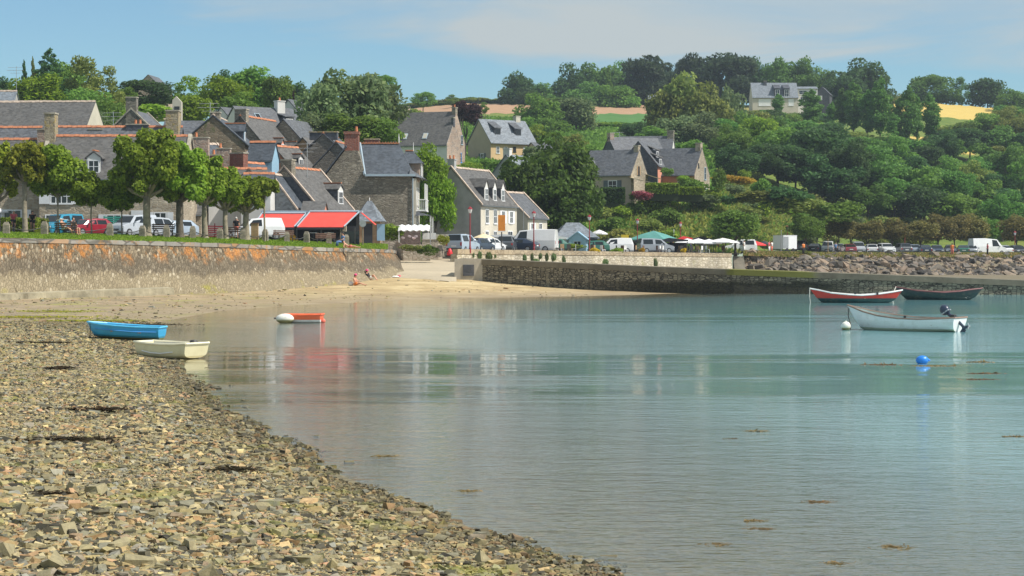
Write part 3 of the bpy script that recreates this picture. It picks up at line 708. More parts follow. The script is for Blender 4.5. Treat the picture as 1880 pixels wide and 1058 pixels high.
# ---- stone jetty running down into the water on the right
def jetty_mat():
    m,n,l,p = new_mat('jetty_masonry')
    v,g = vec(n,l,True,(1/.34,1/.34,1/.15))
    x = n.new('ShaderNodeTexVoronoi'); x.inputs['Scale'].default_value=1; x.inputs['Randomness'].default_value=.65; l.new(v,x.inputs['Vector'])
    sep = n.new('ShaderNodeSeparateColor'); l.new(x.outputs['Color'],sep.inputs[0])
    r = ramp(n,[(0,(.12,.105,.075)),(.5,(.22,.195,.14)),(1,(.34,.30,.21))]); l.new(sep.outputs[0],r.inputs['Fac'])
    e = n.new('ShaderNodeTexVoronoi'); e.feature='DISTANCE_TO_EDGE'; e.inputs['Scale'].default_value=1; e.inputs['Randomness'].default_value=.65; l.new(v,e.inputs['Vector'])
    er = ramp(n,[(.02,(1,1,1)),(.09,(0,0,0))]); l.new(e.outputs['Distance'],er.inputs['Fac'])
    col = mixc(n,l,er.outputs[0],r.outputs[0],(.045,.04,.03))
    s = n.new('ShaderNodeSeparateXYZ'); l.new(g,s.inputs[0])
    # black weed on the lower courses, thick left of the red boat
    z = math_n(n,l,'ADD',s.outputs['Z'],math_n(n,l,'MULTIPLY',math_n(n,l,'SUBTRACT',noise_n(n,l,g,.5,6,.7),.5),.9))
    wl_ = n.new('ShaderNodeMapRange'); wl_.inputs['From Min'].default_value=1.05; wl_.inputs['From Max'].default_value=.8; l.new(z,wl_.inputs['Value'])
    xr = n.new('ShaderNodeMapRange'); xr.inputs['From Min'].default_value=26.5; xr.inputs['From Max'].default_value=24; l.new(s.outputs['X'],xr.inputs['Value'])
    xl = n.new('ShaderNodeMapRange'); xl.inputs['From Min'].default_value=3; xl.inputs['From Max'].default_value=11; l.new(s.outputs['X'],xl.inputs['Value'])
    w = math_n(n,l,'MULTIPLY',math_n(n,l,'MULTIPLY',wl_.outputs[0],xr.outputs[0],True),xl.outputs[0],True)
    wc = ramp(n,[(.4,(.025,.024,.015)),(.7,(.075,.07,.035))]); l.new(noise_n(n,l,g,3,6,.8),wc.inputs['Fac'])
    col = mixc(n,l,w,col,wc.outputs[0])
    l.new(col,p.inputs['Base Color']); p.inputs['Roughness'].default_value=.9
    bump(n,l,math_n(n,l,'ADD',math_n(n,l,'SUBTRACT',1,er.outputs[0]),sep.outputs[1]),p,1,.07); return m
M['jetty']=jetty_mat()
jp = [(843,165.0,2.68),(1100,157.5,2.32),(1345,153.5,1.97),(1600,151.5,1.58),(1880,150,1.10),(2400,147,.35)]
J = []
for px in np.arange(843,2400,12.):
    d=np.interp(px,[q[0] for q in jp],[q[1] for q in jp]); z=3.3-(np.interp(px,[843,950,1200,1400,1600,1880,2400],[475,479,490,497,504,515,535])-461)/F*d
    J.append((X(px,d),d,z))
je = thing('jetty','low dark masonry jetty with concrete capping sloping down into the water','jetty',J[40])
mb=MB(); mb.loft([[(x,y,-1.2),(x,y,z-.42+.01*math.sin(i)),(x+.2,y+3.6,z-.42),(x+.2,y+3.6,-1.2)] for i,(x,y,z) in enumerate(J)]); atloc(obj('masonry',mb,M['jetty'],je),je)
mb=MB(); mb.loft([[(x,y-.06,z-.43),(x,y-.05,z),(x+.2,y+3.7,z+.03),(x+.2,y+3.7,z-.43)] for x,y,z in J])
def cap_mat():
    m,n,l,p=new_mat('jetty_capping'); v,g=vec(n,l,True)
    r=ramp(n,[(.35,(.13,.11,.075)),(.6,(.20,.175,.125)),(.75,(.28,.25,.18))]); l.new(noise_n(n,l,g,.7,7,.65),r.inputs['Fac'])
    s=n.new('ShaderNodeSeparateXYZ'); l.new(g,s.inputs[0])
    a=ramp(n,[(.18,(0,0,0)),(.22,(1,1,1)),(.62,(1,1,1)),(.70,(0,0,0))])
    mr=n.new('ShaderNodeMapRange'); mr.inputs['From Min'].default_value=16; mr.inputs['From Max'].default_value=30
    l.new(math_n(n,l,'ADD',s.outputs['X'],math_n(n,l,'MULTIPLY',noise_n(n,l,g,.4,5,.7),4)),mr.inputs['Value']); l.new(mr.outputs[0],a.inputs['Fac'])
    l.new(mixc(n,l,math_n(n,l,'MULTIPLY',a.outputs[0],.8),r.outputs[0],(.17,.17,.015)),p.inputs['Base Color']); p.inputs['Roughness'].default_value=.9
    bump(n,l,noise_n(n,l,g,6,5),p,.5,.02); return m
atloc(obj('capping',mb,cap_mat(),je),je)
# culvert opening and pier at the landward end
x,y,z = J[0]
mb=MB().box(x-.35,x+2.3,y-1.25,y+.3,.4,z-.02); atloc(obj('end_pier',mb,M['concrete'],je),je)
mb=MB().box(x+.35,x+1.25,y-1.31,y-1.254,1.25,z-.5); atloc(obj('culvert_opening',mb,M['darkwall'],je),je)  # dark slab on the pier, shade inside the culvert put into its colour

# ---- quay wall in pale stone behind the jetty, with parapet
qw = thing('quay_wall','pale stone quay wall with a tan parapet behind the dark jetty','wall',(X(840,185),185,3))
Q=[]
for px in np.arange(838,1346,6.):
    d=float(front_d(max(px,840))); yt=np.interp(px,[840,1345],[457.5,465.5]); zt=3.3+(461-yt)/F*d; Q.append((X(px,d),d,zt))
dx,dy = Q[-1][0]-Q[0][0],Q[-1][1]-Q[0][1]; L_=math.hypot(dx,dy); nx,ny=dy/L_,-dx/L_
M['quaypale']=stone('quay_pale_blocks',[(.40,.35,.26),(.58,.52,.41),(.48,.43,.33),(.64,.59,.48)],.75,.28,(.36,.31,.22),world_space=True,tone=.4,moss=(.36,.33,.20))
mb=MB(); mb.loft([[(x+nx*.35,y+ny*.35,-.3),(x+nx*.05,y+ny*.05,z-.46),(x-nx*.6,y-ny*.6,z-.46),(x-nx*.6,y-ny*.6,-.3)] for x,y,z in Q]); atloc(obj('wall_face',mb,M['quaypale'],qw),qw)
M['parapet']=stone('parapet_stone',[(.36,.28,.18),(.45,.37,.25),(.40,.33,.23)],1.1,.6,(.32,.26,.18),world_space=True,tone=.25)
mb=MB(); mb.loft([[(x+nx*.12,y+ny*.12,z-.46),(x+nx*.12,y+ny*.12,z),(x-nx*.4,y-ny*.4,z),(x-nx*.4,y-ny*.4,z-.46)] for x,y,z in Q]); atloc(obj('parapet',mb,M['parapet'],qw),qw)
# steps at its far end
st = thing('stone_steps','narrow flight of grey stone steps between the pale quay wall and the boulders','steps',(X(1355,262),262,0))
for k in range(11):
    mb=MB().box(-.72,.72,-.3*k-.3,-.3*k,-.5,2.6-.22*k); obj('step',mb,M['concrete'],st)

# ---- boulder embankment on the right
ep = np.arange(1366,2400,10.)
def emb_top(px): return float(np.interp(px,[1366,1880,2400],[264,290,302]))
rows=[]
for t in np.linspace(0,1,6):
    rows.append([(X(px,emb_top(px)-t*20*min(1,.25+(px-1366)/200)),emb_top(px)-t*20*min(1,.25+(px-1366)/200),gz(px,emb_top(px)+1)+.05-t*3.3) for px in ep])
tag(obj('embankment',MB().loft(rows,cap=False,close=False),M['mud'],smooth=True),kind='structure')
rows=[[(X(px,emb_top(px)+o_),emb_top(px)+o_,gz(px,emb_top(px)+1)+h_+(.12*math.sin(px*.07)+.1*math.sin(px*.021))*(h_>0.1)) for px in ep] for o_,h_ in ((-1.5,-.12),(.5,.12),(3,.15),(7,.03))]
tag(obj('grass_verge',MB().loft(rows,cap=False,close=False),M['drygrass'],smooth=True),kind='structure')
M['boulder']=shingle_mat('boulder_stone'); 
bn=M['boulder'].node_tree.nodes
def boulder_mat():
    m,n,l,p=new_mat('boulder_rock'); v,g=vec(n,l,True); oi=n.new('ShaderNodeObjectInfo')
    r=ramp(n,[(0,(.08,.075,.07)),(.35,(.16,.145,.125)),(.6,(.22,.19,.15)),(.8,(.29,.215,.15)),(1,(.17,.16,.155))]); l.new(oi.outputs['Random'],r.inputs['Fac'])
    f=ramp(n,[(.3,(.7,.7,.7)),(.7,(1.25,1.2,1.15))]); l.new(noise_n(n,l,g,1.5,6,.7),f.inputs['Fac'])
    l.new(mixc(n,l,1,r.outputs[0],f.outputs[0],'MULTIPLY'),p.inputs['Base Color']); p.inputs['Roughness'].default_value=.9; bump(n,l,noise_n(n,l,g,4,6,.7),p,.8,.1); return m
M['boulder']=boulder_mat()
nr=2600; pr_=RNG.uniform(1366,2100,nr); tr_=RNG.uniform(0,1,nr); er_=np.interp(pr_,[1366,1880,2400],[264,290,302]); rn_=20*np.minimum(1,.25+(pr_-1366)/200); dr_=er_-tr_*rn_
zr_=land_z(pr_,er_+1)+.0-tr_*3.3; rr_=RNG.uniform(.18,.5,nr); Vr,Qr=shards((pr_-940)/F*dr_,dr_,zr_,rr_,(.5,.9),.5)
def rub_mat():
    m,n,l,p=new_mat('riprap_rubble'); gi=n.new('ShaderNodeNewGeometry'); r=ramp(n,[(0,(.06,.055,.05)),(.4,(.15,.13,.11)),(.7,(.25,.19,.13)),(1,(.34,.26,.19))]); l.new(gi.outputs['Random Per Island'],r.inputs['Fac']); l.new(r.outputs[0],p.inputs['Base Color']); p.inputs['Roughness'].default_value=.9; return m
tag(obj('rubble',mesh_np('rubble',Vr,quads=Qr),rub_mat()),kind='stuff')
btpl=[]
for k in range(9):
    V,T=stones(np.zeros(1),np.zeros(1),np.zeros(1),np.ones(1),(.55,.9),.32,.5); btpl.append(mesh_np('boulder',V,tris=T))
for k in range(6):
    V,T=shards(np.zeros(1),np.zeros(1),np.zeros(1),np.ones(1),(.6,1.0),.5); btpl.append(mesh_np('boulder',V,quads=T))
nb=0
for i in range(3000):
    if nb>=290: break
    px=1366+ (1910-1366)*random.random(); t=random.random()**.8; e=emb_top(px); run=20*min(1,.25+(px-1366)/200)
    d=e-t*run; z=gz(px,e+1)+.05-t*3.3
    if 461-(z-3.3)*F/d > 505+(px-1366)*.027: continue
    o=obj('boulder',btpl[nb%15],M['boulder'],loc=(X(px,d),d,z+.12)); s=random.uniform(.42,.9)*(1 if random.random()<.85 else 1.4)
    o.scale=(s,s*random.uniform(.7,1.1),s*random.uniform(.6,1.0)); o.rotation_euler=(random.uniform(-.6,.6),random.uniform(-.6,.6),random.uniform(0,6.28))
    tag(o,'one of the rough grey and brown boulders piled on the bank behind the jetty','boulder','boulders armouring the bank behind the jetty'); nb+=1

# ================================================================ HOUSES
def build_window(par, q, w, h, fr='wframe', pane='glass', bars=1, shutters=None, prow=.05, label=None):
    """q(u, z, out) maps wall coordinates to the house; origin = centre of the window"""
    t=.09 if w>.7 else .07
    def slab(mb,u0,u1,z0,z1,o0,o1):
        vs=[q(u,z,o) for o in (o0,o1) for u,z in ((u0,z0),(u1,z0),(u1,z1),(u0,z1))]
        return mb.add(vs,[(0,3,2,1),(4,5,6,7),(0,1,5,4),(1,2,6,5),(2,3,7,6),(3,0,4,7)])
    mb=MB(); a,b=w/2,h/2
    slab(mb,-a,a,b-t,b,-.05,prow); slab(mb,-a-.06,a+.06,-b-.05,-b+t,-.05,prow+.05)
    slab(mb,-a,-a+t,-b+t,b-t,-.05,prow); slab(mb,a-t,a,-b+t,b-t,-.05,prow)
    for k in range(bars):
        u=-a+w*(k+1)/(bars+1); slab(mb,u-.03,u+.03,-b+t,b-t,0,prow-.01)
    if h>1.0: slab(mb,-a+t,a-t,-.02,.03,0,prow-.015)
    f=obj('window',mb,M[fr],par)
    if label: f['label']=label
    return f, lambda pp: obj('pane',slab(MB(),-a+t,a-t,-b+t,b-t,-.02,.012),M[pane],pp)
def add_window(par, q, w, h, **k):
    sh=k.pop('shutters',None)
    f,pane=build_window(par,q,w,h,**k); pane(f)
    if sh:
        for s in (-1,1):
            mb=MB(); u0=s*(w/2+.04); u1=s*(w/2+.04+w*.48); u0,u1=min(u0,u1),max(u0,u1)
            vs=[q(u,z,o) for o in (.01,.06) for u,z in ((u0,-h/2),(u1,-h/2),(u1,h/2),(u0,h/2))]
            mb.add(vs,[(0,3,2,1),(4,5,6,7),(0,1,5,4),(1,2,6,5),(2,3,7,6),(3,0,4,7)]); obj('shutter',mb,M[sh],par)
def chimney(par, x, y, z0, z1, w=.7, d=.9, mat='chim', pots=2, capm='coping', potm='terra'):
    c=obj('chimney',MB().box(x-w/2,x+w/2,y-d/2,y+d/2,z0,z1),M[mat],par)
    obj('chimney_cap',MB().box(x-w/2-.06,x+w/2+.06,y-d/2-.06,y+d/2+.06,z1+.003,z1+.12),M[capm],c if par.parent is None else par)
    for k in range(pots):
        o=(k-(pots-1)/2)*.42
        cx,cy=(x+o,y) if w>=d else (x,y+o)
        obj('chimney_pot',MB().lathe([(.13,z1+.12),(.11,z1+.5),(.13,z1+.52),(.09,z1+.53)],8,(cx,cy,0)),M[potm],c if par.parent is None else par)
    return c
def house(name, label, px, ry, d, rz, L, W, rise, wallh, wall='rubble', roof='slate', anchor=0, ridge='ridge', ov=.22, gov=.12,
          wins=(), chims=(), dorms=(), sky_=(), cop=None, gable_mat=None, hip=0.0, cat='house', group=None, ridge_w=.11, doors=()):
    """gabled house: local x along the ridge, -y is its front; (px, ry) is the pixel of the ridge point at x = anchor*L/2, at distance d"""
    top=P(px,ry,d); rzr=R(rz); hr=wallh+rise
    loc=Vector((top.x-math.cos(rzr)*anchor*L/2, top.y-math.sin(rzr)*anchor*L/2, top.z-hr))
    r=thing(name,label,cat,loc,rzr,group)
    h=W/2; sl=rise/h; b=3.5
    prof=[(-h,-b),(h,-b),(h,wallh-.03),(0,hr-.03),(-h,wallh-.03)]
    if hip: 
        mb=MB().box(-L/2,L/2,-h,h,-b,wallh-.03)
    else: mb=MB().prism(prof,-L/2,L/2)
    obj('wall',mb,M[wall],r)
    if gable_mat:
        for s in (-1,1):
            g=MB().prism([(-h+.02,-b),(h-.02,-b),(h-.02,wallh-.06),(0,hr-.07),(-h+.02,wallh-.06)],s*L/2+s*.0,s*L/2+s*.03); obj('gable_facing',g,M[gable_mat],r)
    t=.13; e=h+ov; ze=wallh-ov*sl
    if hip:
        hx=L/2+ov; rl=L/2-hip
        vs=[(-hx,-e,ze),(hx,-e,ze),(hx,e,ze),(-hx,e,ze),(-rl,0,hr+t),(rl,0,hr+t)]
        vs+= [(x,y,z-.12) for x,y,z in vs[:4]]
        ro=obj('roof',MB().add(vs,[(0,1,5,4),(1,2,5),(2,3,4,5),(3,0,4),(0,6,7,1),(1,7,8,2),(2,8,9,3),(3,9,6,0),(9,8,7,6)]),M[roof],r)
    else:
        rp_=[(-e,ze),(-e,ze+t),(0,hr+t),(e,ze+t),(e,ze),(0,hr)]
        ro=obj('roof',MB().prism(rp_,-L/2-gov,L/2+gov),M[roof],r)
    if ridge:
        mb=MB(); nseg=max(3,int(L/.45)); rl=(L/2-hip if hip else L/2+gov)
        for k in range(nseg):
            x0=-rl+2*rl*k/nseg; x1=x0+2*rl/nseg-.02; z=hr+t+.02*(k%2)+random.uniform(-.01,.01)
            mb.prism([(-.16,z-.10),(0,z+ridge_w),(.16,z-.10)],x0,x1)
        obj('ridge_tiles',mb,M[ridge],ro)
    if cop:
        for s in (-1,1):
            mb=MB()
            for q_ in (-1,1):
                mb.loft([[(s*L/2+a,q_*yy,zz) for a,zz0 in ((-.16,0),(.16,0),(.16,.2),(-.16,.2)) for zz in [zc+zz0]] for yy,zc in ((e-.02,ze+.05),(.02,hr+.10))])
            obj('coping',mb,M[cop],ro)
    # gutters
    for s in (-1,1):
        obj('gutter',MB().tube([(-L/2,s*(e+.04),ze+.02),(L/2,s*(e+.04),ze+.02)],.06,6),M['shut'],ro)
    def face(f):
        if f=='F': return lambda u0,z0: (lambda u,z,o: (u0+u,-h-o,z0+z))
        if f=='B': return lambda u0,z0: (lambda u,z,o: (u0-u,h+o,z0+z))
        if f=='R': return lambda u0,z0: (lambda u,z,o: (L/2+o+(.03 if gable_mat else 0),u0+u,z0+z))
        return lambda u0,z0: (lambda u,z,o: (-L/2-o-(.03 if gable_mat else 0),u0-u,z0+z))
    for w_ in wins:
        f,u0,z0,ww,hh=w_[:5]; kw=dict(w_[5]) if len(w_)>5 else {}
        add_window(r,face(f)(u0,z0),ww,hh,**kw)
    for w_ in doors:
        f,u0,ww,hh,mt=w_; q=face(f)(u0,hh/2); 
        vs=[q(u,z,o) for o in (-.03,.05) for u,z in ((-ww/2,-hh/2),(ww/2,-hh/2),(ww/2,hh/2),(-ww/2,hh/2))]
        dr=obj('door',MB().add(vs,[(0,3,2,1),(4,5,6,7),(0,1,5,4),(1,2,6,5),(2,3,7,6),(3,0,4,7)]),M[mt],r)
    for c_ in chims:
        x,y,ht=c_[:3]; kw=dict(c_[3]) if len(c_)>3 else {}
        kw.setdefault('w',.6); kw.setdefault('d',1.1)
        zs=hr-abs(y)*sl-.6-kw.get('deep',0); kw.pop('deep',None)
        chimney(ro,x,y,zs,hr+ht,**kw)
    for s_ in sky_:
        side,u,f_=s_[:3]; sg=-1 if side=='F' else 1
        y=sg*h*(1-f_); z=wallh+rise*f_+t
        nrm=Vector((0,sg*rise,h)).normalized(); along=Vector((0,-sg*h,rise)).normalized(); c=Vector((u,y,z))+nrm*.05
        def qq(w,hh,oo,th): return [c+Vector((a,0,0))+along*b_+nrm*o for o in (oo,oo+th) for a,b_ in ((-w/2,-hh/2),(w/2,-hh/2),(w/2,hh/2),(-w/2,hh/2))]
        F6=[(0,3,2,1),(4,5,6,7),(0,1,5,4),(1,2,6,5),(2,3,7,6),(3,0,4,7)]
        so=obj('skylight',MB().add(qq(.75,1.1,-.06,.1),F6),M['flash'],ro); 
        ro_=obj('skylight_pane',MB().add(qq(.58,.9,.0,.055),F6),M[s_[3] if len(s_)>3 else 'carglass'],ro)
    for dm in dorms:
        side,u,f_=dm[:3]; kw=dict(dm[3]) if len(dm)>3 else {}
        dormer(r,side,u,f_,h,wallh,rise,t,kw)
    return r
def dormer(r, side, u, f_, h, wallh, rise, t, kw):
    """dormer whose face stands at fraction f_ up the slope"""
    sg=-1 if side=='F' else 1; w=kw.get('w',1.1); hh=kw.get('h',1.35); gab=kw.get('gab',.55); roof=kw.get('roof','slate'); wl_=kw.get('wall','darkwall'); flat=kw.get('shed',0)
    sl=rise/h; yf=sg*h*(1-f_); z0=wallh+rise*f_-.1; zt=z0+hh
    dep=(hh+(gab if not flat else .0))/sl; yb=yf-sg*min(dep+.3, h*(1-f_)+.4*h)
    mb=MB().prism([(-w/2+u,z0-.5),(w/2+u,z0-.5),(w/2+u,zt),(u,zt+(gab if not flat else 0)),(-w/2+u,zt)],yf,yb,'y'); dz=obj('dormer',mb,M[wl_],r)
    o=.14
    if flat:
        yb2=yf-sg*min((hh+flat)/max(sl,.01)*1.0, h*(1-f_)); 
        vs=[(u-w/2-o,yf+sg*.2,zt+.0),(u+w/2+o,yf+sg*.2,zt+.0),(u+w/2+o,yb2,zt+flat),(u-w/2-o,yb2,zt+flat)]; vs+=[(a,b_,c+.12) for a,b_,c in vs]
        obj('dormer_roof',MB().add(vs,[(0,3,2,1),(4,5,6,7),(0,1,5,4),(1,2,6,5),(2,3,7,6),(3,0,4,7)]),M[roof],dz)
    else:
        yb2=yf-sg*min((hh+gab)/sl+.1, h*(1-f_)+.3)
        k=gab/(w/2)
        pr=[(u-w/2-o,zt-o*k),(u-w/2-o,zt-o*k+.11),(u,zt+gab+.11),(u+w/2+o,zt-o*k+.11),(u+w/2+o,zt-o*k),(u,zt+gab)]
        obj('dormer_roof',MB().prism(pr,yf+sg*.15,yb2,'y'),M[roof],dz)
        if kw.get('ridge',True): obj('dormer_ridge',MB().cbox((u,(yf+sg*.15+yb2)/2,zt+gab+.15),(.2,abs(yf-yb2)+.1,.1)),M['ridge'],dz)
    fm=kw.get('face','white')
    if fm and not flat:
        obj('dormer_front',MB().prism([(-w/2+u+.02,z0-.3),(w/2+u-.02,z0-.3),(w/2+u-.02,zt-.02),(u,zt+gab-.05),(-w/2+u+.02,zt-.02)],yf,yf+sg*.03,'y'),M[fm],dz)
    q=lambda a,z,oo:(u-sg*a if False else u+a,yf+sg*(oo+.03),z0+hh*.45+z)
    f,pane=build_window(dz,q,w*.78,hh*.82,fr=kw.get('fr','wframe'),bars=1); f.name='dormer_window'; pane(dz)

W_=lambda **k:k
# --- front row on the left, behind the trees
house('stone_house','long stone house with a slate roof and terracotta ridge behind the leftmost pollarded trees',90,252,175,0,12.4,7.4,3.7,4.9,'rubble_tan','slate_old',-1,'ridge',
  wins=[('F',-4.3,3.3,1.9,1.3,W_(shutters='shutw',bars=3)),('F',-4.9,1.0,1.6,1.5,W_(bars=3)),('F',.2,1.0,1.3,1.5,W_(shutters='shutw')),('F',4.2,1.3,1.1,1.3,W_(shutters='shutw')),('F',-1.6,3.5,.9,1.0)],
  dorms=[('F',-1.6,.12,W_(w=1.25,h=1.4,gab=.5,face='white',roof='slate_old'))], chims=[(-6.0,0,2.0,W_(mat='lichenst',w=.9,d=1.3,pots=0))], cop='coping',doors=[('F',2.2,1.0,2.1,'shutw')])
house('stone_house','low slate-roofed house with terracotta ridge at the left edge, nearest the hedge',-60,258,178,0,12.6,7,3.4,4.6,'rubble_tan','slate_old',-.3,'ridge',chims=[(4.9,0,.9,W_(mat='pinkstone',w=.9,d=.9,pots=0))],
  wins=[('F',3.0,1.0,1.6,1.5,W_(shutters='shutw')),('F',0.5,3.2,1.2,1.2)])
house('terraced_house','slate roof with dark-red ridge tiles rising behind the house at the left edge',-30,236,190,0,11,7,3.6,5.6,'rubble','slate',0,'ridge')
house('terraced_house','long slate roof with terracotta ridge and boxy chimney behind the long stone house',100,235,191,0,12.2,7,3.6,6,'rubble','slate',-1,'ridge',chims=[(1.9,0,.25,W_(mat='darkwall',w=2.1,d=.9,pots=2)),(5.4,-.6,1.5,W_(mat='lichenst',w=1.2,d=1.6,pots=0)),(-2.1,0,-.2,W_(w=1.3,d=.8,pots=0))])
house('large_barn','large slate roof with cream gable end high on the left skyline below the tall trees',176,188,235,-6,13.2,8.6,3.9,6.5,'cream','slate_old',1,'ridgel',cop=None,ov=.1,gov=-.02)
house('large_barn','bluish slate roof with beaded pale ridge adjoining the roof with the cream gable',92,188,236,-6,8.8,9.6,4.2,6.5,'cream','slate',1,'ridgel')
house('slate_roofed_house','pale blue slate roof at the left edge behind the barns',30,169,262,0,12,9,4.5,7,'greyr','slate_pale',1,'ridgel')
# gable with shouldered chimney
g=house('stone_house','grey rubble gable with a tall shouldered chimney stack rising over the long slate roof',241,203,214,86,7,5.6,2.6,6,'rubble','slate',-1,None,chims=[(-3.2,0,1.35,W_(mat='rubble',w=.8,d=1.15,pots=0,deep=1))],cop='coping')
tower=thing('chimney_stack','tall tan rendered stack with slanting top beside the round trees','chimney',P(326,222,226)-Vector((0,0,8)))
obj('stack',MB().prism([(-.52,0),(.5,0),(.5,10.1),(-.1,10.75),(-.52,10.3)],-.4,.4,'y'),M['cream'],tower); obj('stack_vent',MB().box(-.3,.3,-.43,-.41,9.0,9.6),M['dframe'],tower)
house('slate_roofed_house','plain slate roof between the tan stack and the big stone gable',352,224,214,0,5.6,6,2.2,6,'rubble','slate',0,None)
house('gabled_stone_house','big brown rubble gable with blue slate roof and tan side wall in the old village',391,213,200,90,9.5,6.4,2.75,6.2,'rubble_brown','slate_new',-1,'ridgel',
  chims=[(-3.6,-.1,.35,W_(mat='chim',w=.8,d=.95,pots=0))],wins=[('F',-3.2,4.7,.8,1.5,W_(bars=1)),('F',-1.0,4.6,.7,1.5)],dorms=[('F',-2.2,.12,W_(w=1.0,h=1.2,gab=.6,face='lightblue',roof='slate_new'))])
house('gabled_stone_house','dark stone gable with a square chimney and long slate slope behind the big brown gable',441,214,214,75,10,7.8,4.4,6,'rubble_dark','slate_old',-1,'ridge',chims=[(-4.6,0,.7,W_(mat='rubble_dark',w=.8,d=1.3,pots=0))],
  dorms=[('F',-.5,.22,W_(w=.9,h=.9,gab=.4,face='salmon',roof='slate_old')),('F',2.5,.12,W_(w=.9,h=1.0,gab=.5,face='white',roof='slate_old'))])
house('white_gabled_house','house with white gable, big grey slate roof, skylight and white chimney below the trees',478,199,244,40,7.6,7,3.4,5,'white','slate',0,None,chims=[(2.6,-.3,.9,W_(mat='white',w=1.1,d=.8,pots=1,capm='white'))],
  dorms=[('F',2.7,.35,W_(w=1.3,h=1.2,shed=.5,wall='darkwall',roof='slate'))],sky_=[('F',-1.2,.62)])
house('white_gabled_house','small white-gabled house just left of the roof with the skylight',432,201,250,62,6,5.6,2.7,5,'white','slate',0,None)
house('white_gabled_house','beige-white gable under the treetops with grey slate roof and cream chimney',529,184,262,62,8,6.2,3.0,6,'white','slate',-1,None,chims=[(1.2,0,.9,W_(mat='cream',w=1.0,d=1.0,pots=0,capm='white'))],wins=[('L',.6,4.6,.9,.5,W_(fr='dframe'))])
house('gable_porch','small light grey gabled wing in front of the beige-white gable',521,200,257,66,3,3.6,1.9,6,'white','slate',-1,None,wins=[('L',0,5.1,.9,.5,W_(fr='dframe',bars=0))])
house('gabled_stone_house','dark brown rubble gable half hidden by the big grey-green tree',520,220,222,72,8,6.2,3.2,7,'rubble_dark','slate',-1,None)
house('ochre_house','brown rendered house wall beneath the big grey-green tree',556,254,212,66,7,7.6,3.6,7,'ochre','slate_old',-1,None)
house('small_cottage','small slate-roofed cottage with pale blue gable and open white canopy below the stone gables',483,263,196,-10,2.5,2.4,1.6,2.0,'lightblue','slate_new',0,'ridge',gov=.1)
house('small_outhouse','dark slate lean-to with dormer beside the pale blue gable',525,272,203,60,4,4.6,2.2,3,'rustr','slate_old',0,'ridge',dorms=[('F',0,.2,W_(w=.8,h=.8,gab=.3,roof='slate_old'))])
house('terraced_house','blue slate roof with pale coping stepping down behind the pollarded planes',352,264,190,62,5,6.4,2.9,5,'rubble','slate_new',-.6,'ridgel',cop='ridgel')
house('terraced_house','slate roof with a white dormer window above the tree row',476,321,180,0,2.6,5,1.7,5,'white','slate_new',0,'ridge')
house('terraced_house','dark roof with a boxy black dormer and white window above the plane trees',436,312,183,8,5.2,6,2.4,5,'white','slate_old',0,'ridge',dorms=[('F',1.0,.2,W_(w=1.6,h=1.3,gab=.6,face='white',roof='slate_old'))])
house('terraced_house','bluish slate roof with red ridge between the chimneys above the plane trees',448,301,187,60,4,5,2.2,5,'rubble','slate_new',-.5,'ridge',chims=[(-1.8,0,.9,W_(mat='brick',w=.7,d=1.6,pots=0))])
for px,py,d,w,hh,mt,lb in ((368,252,189,1.6,1.4,'pinkstone','wide dark chimney stack with pale capping left of the brown stone gable'),(411,272,190,1.3,1.1,'pinkstone','wide stone chimney stack at the foot of the ivy on the brown gable'),(398,284,186,1.1,1.0,'brick','low red brick chimney stack above the crowns of the plane trees')):
    t_=P(px,py,d); c=thing('chimney_stack',lb,'chimney',(t_.x,t_.y,t_.z-5))
    obj('stack',MB().box(-w/2,w/2,-.45,.45,0,5-.12),M[mt],c); obj('stack_cap',MB().box(-w/2-.06,w/2+.06,-.5,.5,4.885,5),M['coping'],c)
    obj('chimney_pot',MB().lathe([(.14,5),(.11,5.4),(.13,5.45),(.08,5.46)],8,(-w/4,0,0)),M['terra'],c)
house('grey_gabled_house','grey slate-hung gable with pale coping and white window above the red awnings',497,322,181,78,7,5.8,3.7,3.2,'greyslatewall','slate_new',-1,'ridgel',cop='ridgel',
  wins=[('L',.5,1.6,1.0,1.2,W_(bars=1))],chims=[])
house('gabled_house','dark gabled house with a tall slate-hung chimney, terracotta ridge and white dormer window',522,309,184,72,8.2,6.8,3.7,3.4,'salmon','slate_old',-1,'ridge',gable_mat='darkwall',cop='ridgel',  # the gable's shade is put into the dark colour of its facing
  chims=[(-3.7,-.2,.7,W_(mat='rubble_dark',w=.9,d=1.1,pots=0))],dorms=[('F',2.2,.14,W_(w=1.3,h=1.5,gab=.45,roof='slate_old'))],wins=[('F',1.2,2.4,1.0,.9,W_(shutters='shutw'))])
# white extension below the trees beside the grey gable
house('white_cottage','white-walled cottage with low slate roof behind the white van',486,354,184,4,3.6,3.2,1.2,3.2,'white','slate',0,None,wins=[('F',1.4,2.4,.9,1.0,W_(fr='dframe'))])
house('stone_outbuilding','tan rubble outbuilding at the end of the car park behind the plane trunks',345,372,180,0,3.0,4,1.2,3.1,'rubble_tan','slate_old',0,None,ov=.1)

